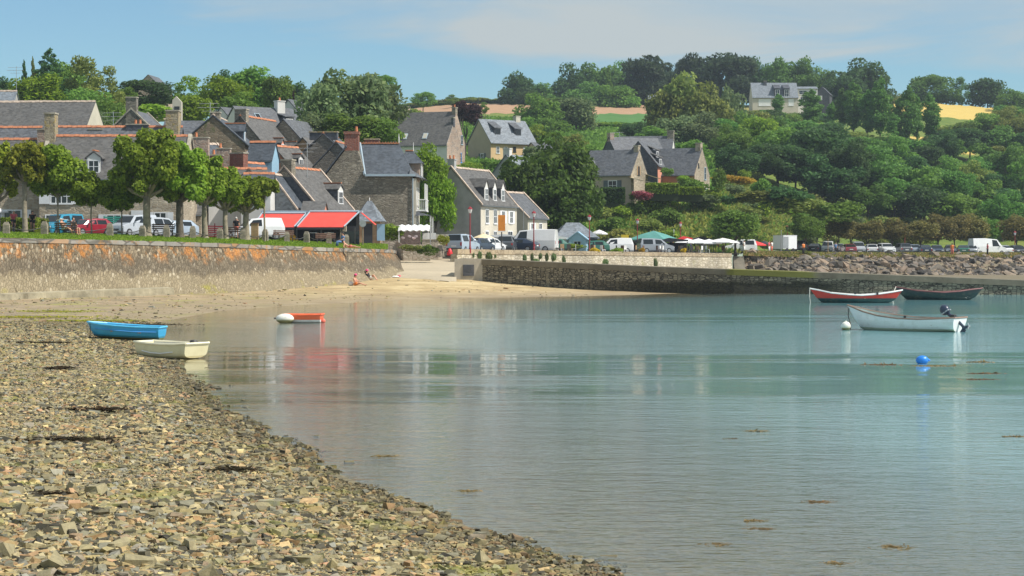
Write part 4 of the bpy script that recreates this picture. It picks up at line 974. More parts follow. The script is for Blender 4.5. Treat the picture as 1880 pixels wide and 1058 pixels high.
# --- the tall stone house with brick chimney
def big_stone_house():
    d=196; o=P(677,430,d); s=S(d)
    r=thing('tall_stone_house','tall rubble stone house with blue slate roof and brick chimney beside the red awnings','house',o)
    K=lambda x,y:((x-677)/s,(430-y)/s)
    out=[K(597,460),K(597,324),K(633,277),K(657,277),K(672,322),K(757,322),K(757,460)]
    obj('wall',MB().prism(out,0,8.0,'y'),M['rubble_dark'],r)
    # left slope with flared eave
    def slopeslab(pts,y0,y1,th,mat,nm='roof'):
        mb=MB(); mb.prism(pts+[(x,z+th) for x,z in pts[::-1]],y0,y1,'y'); return obj(nm,mb,M[mat],r)
    a=[K(588,325),K(600,317),K(636,270)]
    ro=slopeslab(a,-.35,8.3,.16,'slate_new')
    # front-facing slope of the wing
    e0,e1=K(671,322),K(763,324); r0,r1=K(656,259),K(728,259); dep=4.2
    vs=[(e0[0],-.35,e0[1]),(e1[0],-.35,e1[1]),(r1[0],dep,r1[1]-.1),(r0[0],dep,r0[1]-.1)]
    mid=[((vs[0][i]*.8+vs[3][i]*.2)-(0,0,.18)[i]) for i in range(3)],[((vs[1][i]*.8+vs[2][i]*.2)-(0,0,.18)[i]) for i in range(3)]
    back=[(e0[0],8.4,e0[1]),(e1[0],8.4,e1[1])]
    fr=obj('front_roof',MB().add([vs[0],vs[1],mid[1],mid[0],vs[2],vs[3],back[0],back[1],(e1[0],4.2,e1[1])],[(0,1,2,3),(3,2,4,5),(5,4,7,6),(1,7,4,2),(0,3,5,6)]),M['slate_new'],r)
    mb=MB(); n=14
    for k in range(n):
        x0=r0[0]+(r1[0]-r0[0])*k/n; mb.cbox((x0+.16,dep,r0[1]-.02),(.30,.26,.12)); mb.cbox((x0+.02,dep,r0[1]+.06),(.07,.2,.14))
    obj('ridge_tiles',mb,M['ridge'],fr)
    obj('finial',MB().tube([(r1[0],dep,r1[1]),(r1[0],dep,r1[1]+.5),(r1[0],dep,r1[1]+.95)],[.05,.06,.015],6),M['whitep'],fr)
    mb=MB(); mb.tube([(e0[0]-.05,-.4,e0[1]+.05),(r0[0]-.05,dep-.2,r0[1])],.13,4); obj('verge_flashing',mb,M['flash'],fr)
    obj('eave_board',MB().box(e0[0],e1[0],-.42,-.30,e0[1]-.12,e0[1]+.10),M['flash'],fr)
    # chimneys
    c0,c1=K(631,277),K(657,246)
    ch=obj('chimney',MB().box(c0[0],c1[0],1.0,2.2,c0[1]-.8,c1[1]),M['brick'],r); obj('chimney_cap',MB().box(c0[0]-.08,c1[0]+.08,.9,2.3,c1[1]+.003,c1[1]+.28),M['brick'],ch)
    obj('chimney_pot',MB().lathe([(.16,c1[1]+.28),(.12,c1[1]+.75),(.14,c1[1]+.8),(.1,c1[1]+.81)],8,(c1[0]-.25,1.6,0)),M['terra'],ch)
    c2=obj('chimney',MB().box(K(662,0)[0],K(690,0)[0],5.0,6.0,e0[1]+1,K(0,252)[1]),M['brick'],r); obj('chimney_cap',MB().box(K(661,0)[0],K(691,0)[0],4.95,6.05,K(0,252)[1]+.003,K(0,252)[1]+.14),M['lichenst'],c2)
    # east front seen edge-on: cream wall, turret dormer, balcony, veranda
    xe=K(757,0)[0]
    obj('east_front',MB().box(xe+.002,xe+.35,.15,7.9,-3,e0[1]-.3),M['cream'],r)
    t0=obj('turret_dormer',MB().box(xe-1.0,xe+.55,3.0,5.4,e0[1]-.5,K(0,297)[1]),M['pinkstone'],r)
    zt=K(0,298)[1]; tp=K(0,274)[1]
    obj('turret_roof',MB().add([(xe-1.3,2.6,zt),(xe+1.0,2.6,zt),(xe+1.0,5.8,zt),(xe-1.3,5.8,zt),(xe-.9,4.2,tp),(xe-.1,4.2,tp)],[(0,1,5,4),(1,2,5),(2,3,4,5),(3,0,4),(3,2,1,0)]),M['slate_new'],t0)
    obj('turret_ridge',MB().box(xe-.9,xe-.1,4.1,4.3,tp,tp+.12),M['ridge'],t0); obj('turret_finial',MB().tube([(xe-.1,4.2,tp),(xe-.1,4.2,tp+.9)],[.05,.015],5),M['whitep'],t0)
    for yy in (2.8,5.3): obj('turret_post',MB().tube([(xe+.75,yy,zt),(xe+.75,yy,zt-1.6)],.06,5),M['whitep'],t0)
    obj('downpipe',MB().tube([(xe+.05,-.1,e0[1]-.3),(xe+.05,-.1,-2)],.06,6),M['flash'],r)
    for z0,lab in ((2.9,1),(5.1,0)):
        pass
    bz_=K(0,385)[1]
    bl=obj('balcony',MB().box(xe+.35,xe+1.35,.6,5.6,bz_-.15,bz_),M['whitep'],r)
    mb=MB(); 
    for k in range(22): mb.box(xe+1.27,xe+1.33,.62+k*.225,.69+k*.225,bz_,bz_+.95)
    for k in range(5): mb.box(xe+.4+k*.2,xe+.46+k*.2,.6,.66,bz_,bz_+.95)
    mb.box(xe+.35,xe+1.36,.56,.68,bz_+.95,bz_+1.03); mb.box(xe+1.24,xe+1.36,.69,5.6,bz_+.95,bz_+1.03); obj('balcony_railing',mb,M['whitep'],bl)
    for yy in (.9,3.1,5.2): obj('balcony_post',MB().box(xe+1.15,xe+1.3,yy,yy+.15,bz_+1.04,K(0,337)[1]),M['whitep'],bl)
    vr=obj('veranda_roof',MB().add([(xe+.3,.3,K(0,383)[1]-.25),(xe+1.9,.1,K(0,396)[1]),(xe+1.9,6.2,K(0,396)[1]),(xe+.3,6,K(0,383)[1]-.25),(xe+.3,.1,K(0,396)[1])],[(0,1,2,3),(0,4,1)]),M['slate'],r)
    e2=obj('east_roof',MB().add([(xe-.3,-.3,e0[1]+.02),(xe+1.3,.4,e0[1]-.35),(xe+1.3,7.6,e0[1]-.35),(xe-.3,8.2,e0[1]+.02),(xe-.2,.2,e0[1]+.6),(xe-.2,7.8,e0[1]+.6)],[(0,1,4),(1,2,5,4),(2,3,5),(0,3,2,1)]),M['slate_new'],r)
    for yy in (1.5,4.5):
        q=lambda u,z,o,yy=yy:(xe+.35+o,yy+u,bz_+1.2+z); add_window(r,q,1.1,2.1,bars=1)
        q=lambda u,z,o,yy=yy:(xe+.35+o,yy+u,2.0+z); add_window(r,q,1.1,1.8,bars=1)
    for yy in (.5,5.8): obj('veranda_post',MB().box(xe+1.7,xe+1.84,yy,yy+.14,-2,K(0,396)[1]-.02),M['whitep'],r)
    return r
big_stone_house()
# behind it: slate-clad chimney block and stone gable
house('stone_house','grey rubble gable carrying the broad slate-clad chimney block behind the tall stone house',593,246,207,84,8,7.5,3.4,7,'rubble','slate',-1,'ridge',chims=[(-3.5,0,.15,W_(mat='darkwall',w=.8,d=2.9,pots=0,capm='lichenst'))],cop=None)
house('slate_roofed_house','slate roof with red ridge glimpsed between the slate-clad chimney and the brick chimney',617,262,203,84,6,5,2.6,6,'rubble','slate',-1,'ridge')
house('salmon_house','salmon rendered wing wedged between the dark gable and the tall stone house',578,372,181,0,1.9,4,.8,3.2,'salmon','slate_old',0,None,wins=[('F',0,2.6,.8,.7,W_(shutters='shutw'))])

# --- grey rendered gable on the quay
house('rendered_house','tall grey rendered gable with cream windowed front and white gothic dormers on the quay',828,309,214,70,11.3,6.85,3.85,4.2,'cream','slate_old',-1,'ridgel',gable_mat='greyr',cop='ridgel',
  chims=[(-4.9,.2,.9,W_(mat='greyl',w=.6,d=.8,pots=2,capm='greyl'))],
  wins=[('F',-3.8,.4,1.0,1.9),('F',-3.8,2.9,1.0,1.6),('F',-1.3,2.9,1.0,1.6),('F',-1.3,.4,1.0,1.9),('F',1.2,2.9,1.0,1.4,W_(shutters='shutw')),('F',3.8,2.9,1.0,1.4,W_(shutters='shutw')),('F',3.4,.4,1.6,2.0),('L',1.9,-.6,1.0,1.4,W_(fr='bframe'))],
  dorms=[('F',k,.12,W_(w=1.15,h=1.6,gab=.75,roof='slate_old',ridge=False)) for k in (-3.0,-.4,2.2)])
house('rendered_house','lower slate-roofed house with pale coping adjoining the cream front, nearest the big tree',932,355,228,66,5.6,6.0,2.8,2.8,'cream','slate',-.6,'ridgel',cop='ridgel',gable_mat=None,wins=[('F',-1.5,1.5,.9,1.4,W_(shutters='shutw')),('F',.8,1.5,.9,1.4)])
t_=P(957,440,230); a_=thing('annexe','flat-roofed grey annexe beneath the big tree','annexe',(t_.x,t_.y,3.0))
obj('wall',MB().box(-1.9,1.6,0,3.5,-.5,2.2),M['shut'],a_); obj('roof',MB().box(-2.2,1.9,-.3,3.7,2.2,2.5),M['flash'],a_); add_window(a_,lambda u,z,o:(-.6+u,-o,1.2+z),1.8,1.0,bars=2,fr='dframe')

# --- houses on the hill
BW=W_(fr='bframe',bars=1)
house('stone_farmhouse','stone house on the hill with blue window surrounds and a slate roof with two skylights',838,206,300,-22,9.6,6.5,4.6,3.2,'pinkstone','slate_old',1,None,gov=.0,ov=.15,
  chims=[(4.5,0,.6,W_(mat='chim',w=.6,d=.8,pots=1))],wins=[('R',-1.6,.9,1.0,1.5,BW),('R',1.3,1.0,1.2,1.5,BW),('R',-.5,4.3,.8,1.5,W_(fr='flash',bars=0)),('R',2.0,3.7,.7,1.4,W_(fr='flash',bars=0))],sky_=[('F',-3.2,.3,'wframe'),('F',.4,.32,'wframe')])
house('stone_farmhouse','lower front slope of the hillside stone farmhouse with white wall under the eave',833,226,295,-22,8.6,5.0,3.2,3.0,'white','slate_old',1,None,gable_mat='pinkstone',gov=.0,sky_=[('F',-2.9,.35,'cream'),('F',.4,.35,'cream')],chims=[(4.2,0,.7,W_(mat='darkwall',w=.35,d=.6,pots=0))])
house('pink_gabled_house','narrow pinkish stone gable with chimney beside the big grey-green tree',748,210,305,62,6,5.8,3.6,4,'pinkstone','slate',-.2,None,chims=[(-1,0,1.0,W_(mat='pinkstone',w=.8,d=1.0,pots=0))])
house('beige_house','tall beige house on the hill with pale slate roof and two dormers',880,220,330,36,9.2,6.6,3.7,4.9,'tanlit','slate_pale',-1,None,gable_mat='beige',ov=.35,gov=.2,
  chims=[(3.2,.2,.8,W_(mat='cream',w=.9,d=.9,pots=0,capm='cream'))],wins=[('F',-3.2,3.5,.7,1.1),('F',-1.6,3.5,.7,1.1),('F',.2,3.7,.6,.9,W_(fr='dframe')),('F',3.4,3.5,1.4,1.3,W_(shutters='shutw')),('L',-.9,2.4,1.0,1.2,W_(shutters='shut',bars=1)),('L',1.4,.0,2.6,1.0,W_(fr='dframe')),('F',-2,.6,1.8,1.5,W_(fr='dframe'))],
  dorms=[('F',k,.32,W_(w=1.3,h=1.15,shed=1.2,roof='slate',fr='dframe',wall='darkwall')) for k in (-2.5,1.7)])
house('grey_gabled_house','plain light grey rendered gable with white chimney left of the big dark tree',929,285,250,62,7,6.6,3.9,4.5,'greyl','slate_pale',-1,None,chims=[(-3.1,0,.75,W_(mat='white',w=.7,d=.9,pots=0,capm='white'))])
house('garden_shed','small shed roof among the shrubs above the big dark tree',990,263,330,30,3,3,.9,2,'beige','slate',0,None,cat='shed')
house('stone_house','hillside stone house with slate roof, lit gable and cream awning, nearest of the hill cluster',1174,276,290,-26,7.8,6.3,3.6,2.6,'beige','slate',1,None,gable_mat='rubble_tan',gov=.02,
  chims=[(3.5,0,.6,W_(mat='rubble_tan',w=.7,d=.8,pots=0))],wins=[('F',1.0,1.0,1.4,1.5,W_(shutters='shut')),('F',-2.8,1.2,.9,1.1),('R',-.4,3.2,.6,1.3,W_(fr='dframe',shutters='woodl'))],dorms=[('F',-2.9,.12,W_(w=1.4,h=1.2,gab=.9,roof='slate',face='dframe',ridge=False))])
house('slate_roofed_house','slate roof with dark left gable and aerial behind the nearest hillside stone house',1118,253,303,28,8.6,6.4,3.6,4,'darkwall','slate',-1,None,gable_mat='darkwall',chims=[(-4.0,0,.6,W_(mat='pinkstone',w=.7,d=.9,pots=0))])
house('slate_roofed_house','back slate roof with stone chimney and white gable tip in the hillside cluster',1236,251,312,-12,8.4,6,3.0,5,'white','slate',1,None,chims=[(3.8,0,.8,W_(mat='chim',w=1.0,d=1.0,pots=0))])
house('salmon_house','salmon-walled middle wing with two dormers in the hillside cluster',1186,262,300,64,7.4,6.2,3.6,3.3,'salmon','slate',-.2,None,gable_mat='darkwall',dorms=[('F',-1.0,.38,W_(w=1.2,h=1.1,shed=.7,roof='slate_old',fr='wframe',wall='darkwall')),('F',-2.4,.05,W_(w=1.1,h=1.1,shed=.7,roof='slate_old',fr='wframe',wall='darkwall'))],wins=[('F',2.3,2.2,.5,.9,W_(fr='dframe'))])
house('stone_house','hillside stone house at the right of the cluster with lit rubble gable and rust wall',1289,273,298,-26,8.6,6.4,3.9,2.7,'rustr','slate',1,None,gable_mat='rubble_tan',gov=.02,
  chims=[(3.8,0,.75,W_(mat='rubble_tan',w=.8,d=.9,pots=0))],wins=[('R',1.2,2.9,.8,1.9,W_(fr='flash',bars=0)),('R',-1.6,4.0,.35,.7,W_(fr='dframe',bars=0)),('R',-1.4,.4,1.2,1.0),('R',1.8,.0,1.1,1.5),('F',2.0,1.2,.7,.9)])
# --- long white house on the hilltop
house('hilltop_house','long pale house with grey slate roof and dark dormers on the hilltop',1420,153,600,0,13.6,9,4.6,2.7,'cream','slate_pale',0,None,
  chims=[(-2.6,-.5,.5,W_(mat='darkwall',w=.9,d=.9,pots=0))],wins=[('F',-3.2,1.2,3.6,2.0,W_(pane='whitep',bars=0)),('F',4.7,1.2,1.6,2.0,W_(pane='whitep',bars=0))],
  dorms=[('F',.6,.03,W_(w=1.7,h=2.6,shed=1.4,wall='darkwall',roof='darkwall',fr='wframe')),('F',3.4,.03,W_(w=1.7,h=2.6,shed=1.4,wall='darkwall',roof='darkwall',fr='wframe'))])
house('hilltop_house','low white flat-roofed link of the long hilltop house',1480,160,602,0,6,6,.8,4.4,'white','slate_pale',0,None,wins=[('F',-1.4,3.3,2.4,1.2),('F',1.4,3.3,2.2,1.2),('F',-1.6,1.0,1.2,2)])
house('hilltop_house','dark slate-walled end wing of the long hilltop house',1509,160,600,72,5,4.6,2.2,5,'darkwall','darkwall',-1,None,wins=[('L',.4,4.0,1.0,1.2,W_(pane='whitep')),('F',0,1.2,1.4,1.6,W_(pane='whitep'))])
house('hilltop_cottage','gable of a house peeping over the round trees on the left skyline',272,138,420,84,8,6,2.8,3,'pinkstone','slate',-1,None,wins=[])
house('hilltop_cottage','pale house fragment between the tall pines and the large bright tree',1205,176,620,0,5,5,2.0,3.6,'white','slate_pale',0,None,chims=[(1.2,0,.6,W_(mat='white',w=.8,d=.8,pots=0))])
# --- blue hut on the quay
house('quay_hut','grey hipped slate hut with pale blue gabled porch on the quay',1052,411,232,8,4.8,5.2,1.5,1.35,'shut','slate_pale',0,None,hip=1.6,cat='hut',wins=[('F',1.6,.7,1.0,.8,W_(fr='dframe'))])
house('hut_porch','pale blue boarded gable porch with window in front of the grey hut',1060,427,227,82,2.0,2.0,.75,1.1,'lightblue','lightblue',-1,None,cat='porch',wins=[('L',.0,.6,.9,.6,W_(fr='flash'))])

# ================================================================ TREES AND PLANTS
def leaf_mesh(name, clumps, nleaf, size, seed=0, aspect=1.5, out=.55, vert=0.0):
    """many small leaf quads spread over the shells of clumps; clumps = (x,y,z,rx,ry,rz,weight)"""
    r=np.random.default_rng(seed); C=np.array(clumps,float); w=C[:,6]*(C[:,3]*C[:,5]); w/=w.sum()
    k=r.choice(len(C),nleaf,p=w); d=r.normal(size=(nleaf,3)); d/=np.linalg.norm(d,axis=1)[:,None]
    rad=1-np.abs(r.normal(0,.26,nleaf))+(r.uniform(0,1,nleaf)>.93)*.16; rad=np.clip(rad,.1,1.0)*(1+.10*np.sin(d[:,0]*9+k)*np.cos(d[:,2]*7+k*2))
    p=C[k,:3]+d*C[k,3:6]*rad[:,None]
    nrm=d*out+r.normal(size=(nleaf,3))*.6; nrm[:,2]+=.25; nrm/=np.linalg.norm(nrm,axis=1)[:,None]
    a=np.cross(nrm,r.normal(size=(nleaf,3))); 
    if vert: a=a*(1-vert)+np.array([0,0,1.])*vert
    a/=np.linalg.norm(a,axis=1)[:,None]; b=np.cross(nrm,a); b/=np.linalg.norm(b,axis=1)[:,None]
    s=size*r.uniform(.6,1.4,nleaf)[:,None]; a=a*s*aspect*.5; b=b*s*.5
    v=np.stack([p-a,p-b*.9,p+a,p+b*.9],1).reshape(-1,3)
    return mesh_np(name,v,quads=np.arange(nleaf*4).reshape(-1,4))
def rc(n, r, seed, spread=(1,1,1), c=(0,0,0), rr=(.28,.45), squash=.85, bottom=-.7, hollow=.35):
    """random clumps filling an ellipsoid"""
    g=random.Random(seed); out=[]
    while len(out)<n:
        x,y,z=[g.uniform(-1,1) for _ in range(3)]; q=math.sqrt(x*x+y*y+z*z)
        if q>1 or q<hollow or z<bottom: continue
        rr_=g.uniform(*rr)*r; f=1-rr_/r*.6
        out.append((c[0]+x*r*spread[0]*f,c[1]+y*r*spread[1]*f,c[2]+z*r*spread[2]*f,rr_*1.05,rr_*1.05,rr_*squash,1))
    return out
CORE=(0,0,0,.62,.62,.6,.35)
T={}
M['l_chest']=leafmat('leaf_chestnut',(.075,.155,.028),.45)
# crowns are about 2 wide (x, y in -1..1), z in -1..1
T['round']=[leaf_mesh('crown',rc(26,1,s)+[CORE],5200,.085,s) for s in (1,2,3,4)]
T['dense']=[leaf_mesh('crown',rc(34,1,s,rr=(.22,.36),hollow=.5)+[CORE],6500,.075,s) for s in (11,12)]
T['open']=[leaf_mesh('crown',rc(15,1,s,rr=(.2,.34),hollow=.45,bottom=-.9),3000,.075,s) for s in (21,22)]
T['pine']=[leaf_mesh('crown',rc(30,1,s,rr=(.25,.42),squash=.6,bottom=-.95)+[(0,0,.0,.7,.7,.8,.6)],6500,.07,s,2.2) for s in (31,32)]
def column_clumps(seed,n=20,w=.32):
    g=random.Random(seed); o=[]
    for k in range(n):
        z=-1+2*k/(n-1); ww=w*math.sin(math.pi*min(1,(k+1.6)/(n+1)))**.6
        a=g.uniform(0,6.28); o.append((math.cos(a)*ww*.5,math.sin(a)*ww*.5,z*.93,ww*.8,ww*.8,.16,1))
    return o
T['poplar']=[leaf_mesh('crown',column_clumps(s),3600,.055,s,1.6,vert=.5) for s in (41,42,43)]
T['cypress']=[leaf_mesh('crown',column_clumps(s,16,.24),3200,.045,s,2,vert=.6) for s in (51,)]
def cedar_clumps(seed):
    g=random.Random(seed); o=[]
    for k in range(26):
        z=-1+2*(k/25); w=(1-z)*.42+.12; a=k*2.4; o.append((math.cos(a)*w*.75,math.sin(a)*w*.75,z*.92,w*.62,w*.62,.09,1))
    return o
T['cedar']=[leaf_mesh('crown',cedar_clumps(s),4200,.06,s,2) for s in (61,)]
T['conifer']=[leaf_mesh('crown',[(0,0,-1+2*k/13,.62*(1-k/13.5)+.05,.62*(1-k/13.5)+.05,.16,1) for k in range(14)],3600,.06,71,2)]
T['euc']=[leaf_mesh('crown',rc(13,1,s,spread=(1,1,.8),c=(0,0,.3),rr=(.18,.3),hollow=.4,bottom=-.2,squash=.7)+rc(8,.8,s+5,c=(0,0,-.4),rr=(.25,.4)),4200,.055,s,2) for s in (81,)]
T['bush']=[leaf_mesh('crown',rc(12,1,s,spread=(1,1,.7),rr=(.3,.5),bottom=-.4,hollow=.2)+[(0,0,-.3,.8,.8,.6,1)],1800,.13,s) for s in (91,92,93)]
T['tuft']=[leaf_mesh('foliage',[(0,0,-.2,.8,.8,.7,1)],420,.26,s,3.2,vert=.75) for s in (95,96)]
def trunk_mesh(name, limbs=5, lean=.0, seed=0, r0=.055, r1=.03, n=7, fork=.45):
    """unit height trunk (z 0..1) of which the limbs fan out above the fork"""
    g=random.Random(seed); mb=MB(); pts=[(lean*z*z+.012*math.sin(z*9+seed),.01*math.cos(z*7),z) for z in (-.12,0,.04,.15,.3,fork)]
    mb.tube(pts,[r0*1.7,r0*1.45,r0*1.1,r0*.95,r0*.85,r0*.8],n)
    top=Vector(pts[-1])
    for k in range(limbs):
        a=2*math.pi*k/limbs+g.uniform(-.4,.4); sp=g.uniform(.10,.26); e=top+Vector((math.cos(a)*sp,math.sin(a)*sp,g.uniform(.3,.5)*(1-fork)/.55))
        m_=top.lerp(e,.45)+Vector((math.cos(a)*.03,math.sin(a)*.03,-.02)); mb.tube([top-Vector((0,0,.03)),m_,e],[r1*1.1,r1*.8,r1*.3],5)
    me=obj('trunk',mb,None); mesh=me.data; bpy.data.objects.remove(me); 
    mesh.polygons.foreach_set('use_smooth',[True]*len(mesh.polygons)); return mesh
TR=[trunk_mesh('trunk',5,.02,s) for s in (1,2,3)]; TRP=[trunk_mesh('trunk',3,0,9,.03,.02)]; TRB=[trunk_mesh('trunk',6,.03,s,.075,.05,8,.42) for s in (5,6)]
TRM={m_:0 for m_ in ()}
_cnt=[0]
def place_mesh(name, me, mat, par, loc, sc, rz):
    o=bpy.data.objects.new(name,me); COL.objects.link(o); o.parent=par; o.location=loc; o.scale=sc; o.rotation_euler.z=rz
    if not me.materials: me.materials.append(None)
    o.material_slots[0].link='OBJECT'; o.material_slots[0].material=M[mat]; return o
def tree(kind, px, ytop, wpx, d, leaf, label, cat='tree', group=None, ybot=None, name='tree', z0=None, trunk='barkd', tm=None, ch=None, depth=1.0):
    """top of the crown at pixel row ytop, crown wpx pixels wide at distance d; the trunk stands on the ground there"""
    _cnt[0]+=1; g=random.Random(_cnt[0]*13+int(px))
    zg=gz(px,d) if z0 is None else z0; zt=Z(ytop,d); H=max(zt-zg,1.0); w=wpx/S(d)/2
    zb=Z(ybot,d) if ybot else zt-min(H*.8,w*2*(ch or .95)); hh=(zt-zb)/2
    r=thing(name,label,cat,(X(px,d),d,zg),g.uniform(0,6.28),group)
    me=T[kind][_cnt[0]%len(T[kind])]
    place_mesh('crown',me,leaf,r,(0,0,zb-zg+hh),(w*1.13,w*1.13*depth,hh*1.08),0)
    tmh=tm or (TRP if kind in('poplar','cypress','conifer') else TR); q=tmh[_cnt[0]%len(tmh)]
    ht=(zb-zg)+hh*1.0; rs=min(max(w*.9,ht*.35),ht*.9)
    place_mesh('trunk',q,trunk,r,(0,0,0),(rs,rs,ht),0)
    return r
def bush(px, py, d, w, h, leaf, label, cat='shrub', group=None, kind='bush', name='shrub', z=None):
    """low plant: py is the pixel row of its top, w x h metres"""
    zt=Z(py,d); r=place_mesh(name,T[kind][_cnt[0]%len(T[kind])],leaf,None,(X(px,d),d,(zt-h/2) if z is None else z+h*.35),(w/2,w/2,h/2),random.random()*6); _cnt[0]+=1
    return tag(r,label,cat,group)

# --- pollarded planes and young trees on the green
GR='trees in a row on the green above the sea wall'
def plane(px, ytop, wpx, ybot, d, leaf, label, cl, trunk='bark', thick=1.0, yb2=None, young=False):
    zg=gz(px,d); zt=Z(ytop,d); zb=Z(ybot,d); w=wpx/S(d)/2*1.10; h=(zt-zb)/2*1.12; c=zb-zg+h
    r=thing('young_tree' if young else 'plane_tree',label,'tree',(X(px,d),d,zg),0,GR)
    gg=random.Random(int(px)+200); cls=[(x*w*.92,y*w*.92,c+z*h*.9,rr*w*.85,rr*w*.85,rr*h*.9,1) for x,y,z,rr in cl]
    for _ in range(16 if not young else 9):
        a_=gg.uniform(0,6.28); zz_=gg.uniform(-.75,.95); q_=math.sqrt(max(0,1-zz_*zz_*.85)); q2=gg.uniform(.16,.30); cls.append((math.cos(a_)*q_*w*.82,math.sin(a_)*q_*w*.82,c+zz_*h*.86,q2*w,q2*w,q2*h,1.4))
    n=int(6500*min(1.6,max(.5,(w*h)/4.5)))
    me=leaf_mesh('crown',cls,n,.24,int(px)+99,1.25,.7); o=obj('crown',me,M[leaf],r)
    mb=MB(); rr=.25*thick; fk=max(zb-zg+.25*h,.8)
    mb.tube([(0,0,-.3),(0,0,0),(.02,0,.35),(-.03,.02,fk*.6),(0,0,fk)],[rr*1.7,rr*1.45,rr*1.08,rr*.95,rr*.9],9)
    for x,y,z,q in cl[:6]:
        e=Vector((x*w*.9,y*w*.9,c+z*h)); s_=Vector((0,0,fk-.1)); m_=s_.lerp(e,.5)+Vector((x*.15,0,-.1)); mb.tube([s_,m_,e],[rr*.62,rr*.5,rr*.25],6)
    obj('trunk',mb,M[trunk],r,smooth=True); return r
BIG=[(-.55,.1,.1,.45),(.5,-.1,.15,.45),(0,.3,.55,.42),(-.2,-.35,.35,.45),(.65,.1,-.35,.34),(-.7,0,-.4,.32),(.15,-.3,-.1,.45),(-.3,.3,-.15,.4),(.3,.2,.5,.4)]
SM=[(-.4,0,.0,.5),(.4,.1,.05,.5),(0,-.1,.5,.48),(0,.2,-.35,.5),(.1,-.3,0,.5),(-.5,0,-.5,.35)]
plane(-4,272,74,385,150,'l_yellow','yellowing plane crown cut by the left edge of the picture',BIG,thick=.9)
plane(46,262,78,346,148,'l_yellow','pollarded plane with yellowing leaves and tall bare pale trunk behind the cyclists',BIG,thick=.75)
plane(107,272,122,374,150,'l_plane','young full-crowned tree in front of the turquoise van',SM,thick=.28,young=True)
plane(168,318,78,388,150,'l_plane','slender young tree in front of the red car',SM,thick=.25,young=True)
plane(224,330,74,396,152,'l_plane','thin young tree with yellow-green leaves in front of the silver van',SM,thick=.22,young=True)
plane(270,256,132,378,150,'l_plane','largest bright green plane with a thick pale trunk right of the silver van',BIG,thick=1.15)
plane(330,278,104,384,151,'l_plane','dark-trunked pollarded plane second in the close row',BIG,trunk='barkd',thick=1.1)
plane(376,290,78,388,153,'l_plane','pollarded plane third in the close row with a lichened trunk',BIG,thick=.9)
plane(414,314,70,396,155,'l_plane','narrow pollarded plane beside the standing man',BIG,thick=.8)
plane(452,326,70,400,157,'l_plane','pollarded plane with lichen-yellow trunk in front of the white van',BIG,thick=1.0)
plane(486,328,48,364,157.5,'l_plane','round leafy limb ball reaching right of the last plane',SM,thick=.3)
# --- behind the village
A_=lambda *a,**k: tree(*a,**k)
A_('dense',18,143,60,310,'l_dark','low dark evergreen at the left edge of the skyline'); A_('dense',-30,140,70,310,'l_dark','dark evergreen cut by the left edge of the skyline')
A_('cypress',46,113,34,300,'l_dark','narrow dark cypress left of the cedar',ybot=170); A_('cypress',62,108,34,302,'l_olive','narrow cypress touching the cedar',ybot=175)
A_('cedar',92,92,78,300,'l_dark','ragged blue-green cedar, tallest on the left skyline',ybot=175)
A_('euc',166,106,100,292,'l_olive','airy eucalyptus with bare grey limbs right of the cedar',ybot=225,trunk='bark',tm=TRB)
A_('round',118,112,96,305,'l_mid','tall tree between cedar and eucalyptus',ybot=200); A_('round',40,150,80,306,'l_dark','dark tree below the cypresses',ybot=205); A_('round',200,150,70,296,'l_olive','tree on the right flank of the eucalyptus',ybot=235)
A_('round',78,131,110,278,'l_bright','bright yellow-green tree below the cedar',ybot=205)
A_('round',150,160,120,284,'l_mid','mid green tree below the eucalyptus',ybot=245); A_('round',205,178,70,270,'l_mid','dull green bushy tree beside the shouldered chimney',ybot=260); A_('round',186,205,60,262,'l_grey','greyish bushy tree right of the cream gable',ybot=280)
A_('dense',276,146,108,330,'l_dark','wide flat-domed dark pine behind the shouldered chimney',ybot=205,trunk='barkd',tm=TRB)
A_('round',232,160,40,300,'l_mid','small green tree between eucalyptus and domed pine'); A_('bush',268,188,90,250,'l_plane','low bright hedge tree behind the shouldered chimney',ybot=225)
A_('open',346,140,66,300,'l_plane','light green tree right of the domed pine',ybot=200); A_('round',352,170,76,262,'l_plane','bright green tree behind the tan stack',ybot=235)
A_('round',412,138,92,290,'l_bright','bright round tree above the brown gable',ybot=215); A_('round',470,122,124,310,'l_mid','tall broad tree, highest of the middle skyline',ybot=215); A_('dense',418,128,60,325,'l_dark','dark reddish-topped tree behind the bright round tree')
A_('round',516,134,62,300,'l_mid','tree left of the white gabled roofs',ybot=205); A_('round',546,152,60,320,'l_dark','dark tree between the white gables and the big grey-green tree'); A_('cypress',540,165,20,290,'l_purple','small dark-red conifer above the beige-white gable',ybot=192)
A_('round',442,168,66,255,'l_mid','green tree just behind the brown gable chimney',ybot=222)
bigG='grey-green poplar cluster behind the tall stone house, '
A_('round',640,119,130,240,'l_grey','huge grey-green poplar rising behind the tall stone house',ybot=262,tm=TRB,ch=1); A_('round',590,143,96,238,'l_grey','left part of the grey-green poplar clump beside the beige-white gable',ybot=262,tm=TRB)
A_('round',692,134,100,244,'l_grey','right part of the grey-green poplar clump above the beaded ridge',ybot=268,tm=TRB); A_('round',575,205,76,230,'l_grey','low grey-green tree over the dark gable',ybot=275); A_('round',640,205,110,228,'l_mid','lower green tree just behind the brick chimney',ybot=268); A_('round',700,215,74,228,'l_mid','lower green tree behind the beaded terracotta ridge',ybot=272); A_('dense',708,137,44,330,'l_mid','round treetop peeping right of the poplar clump')
A_('round',788,262,66,212,'l_bright','tall bright green tree between the tall stone house and the grey gable',ybot=345,tm=TRB); A_('round',800,308,66,211,'l_bright','leafy lower growth of the bright green tree beside the grey gable',ybot=432); A_('round',760,285,50,215,'l_mid','darker green tree just behind the turret dormer',ybot=380)
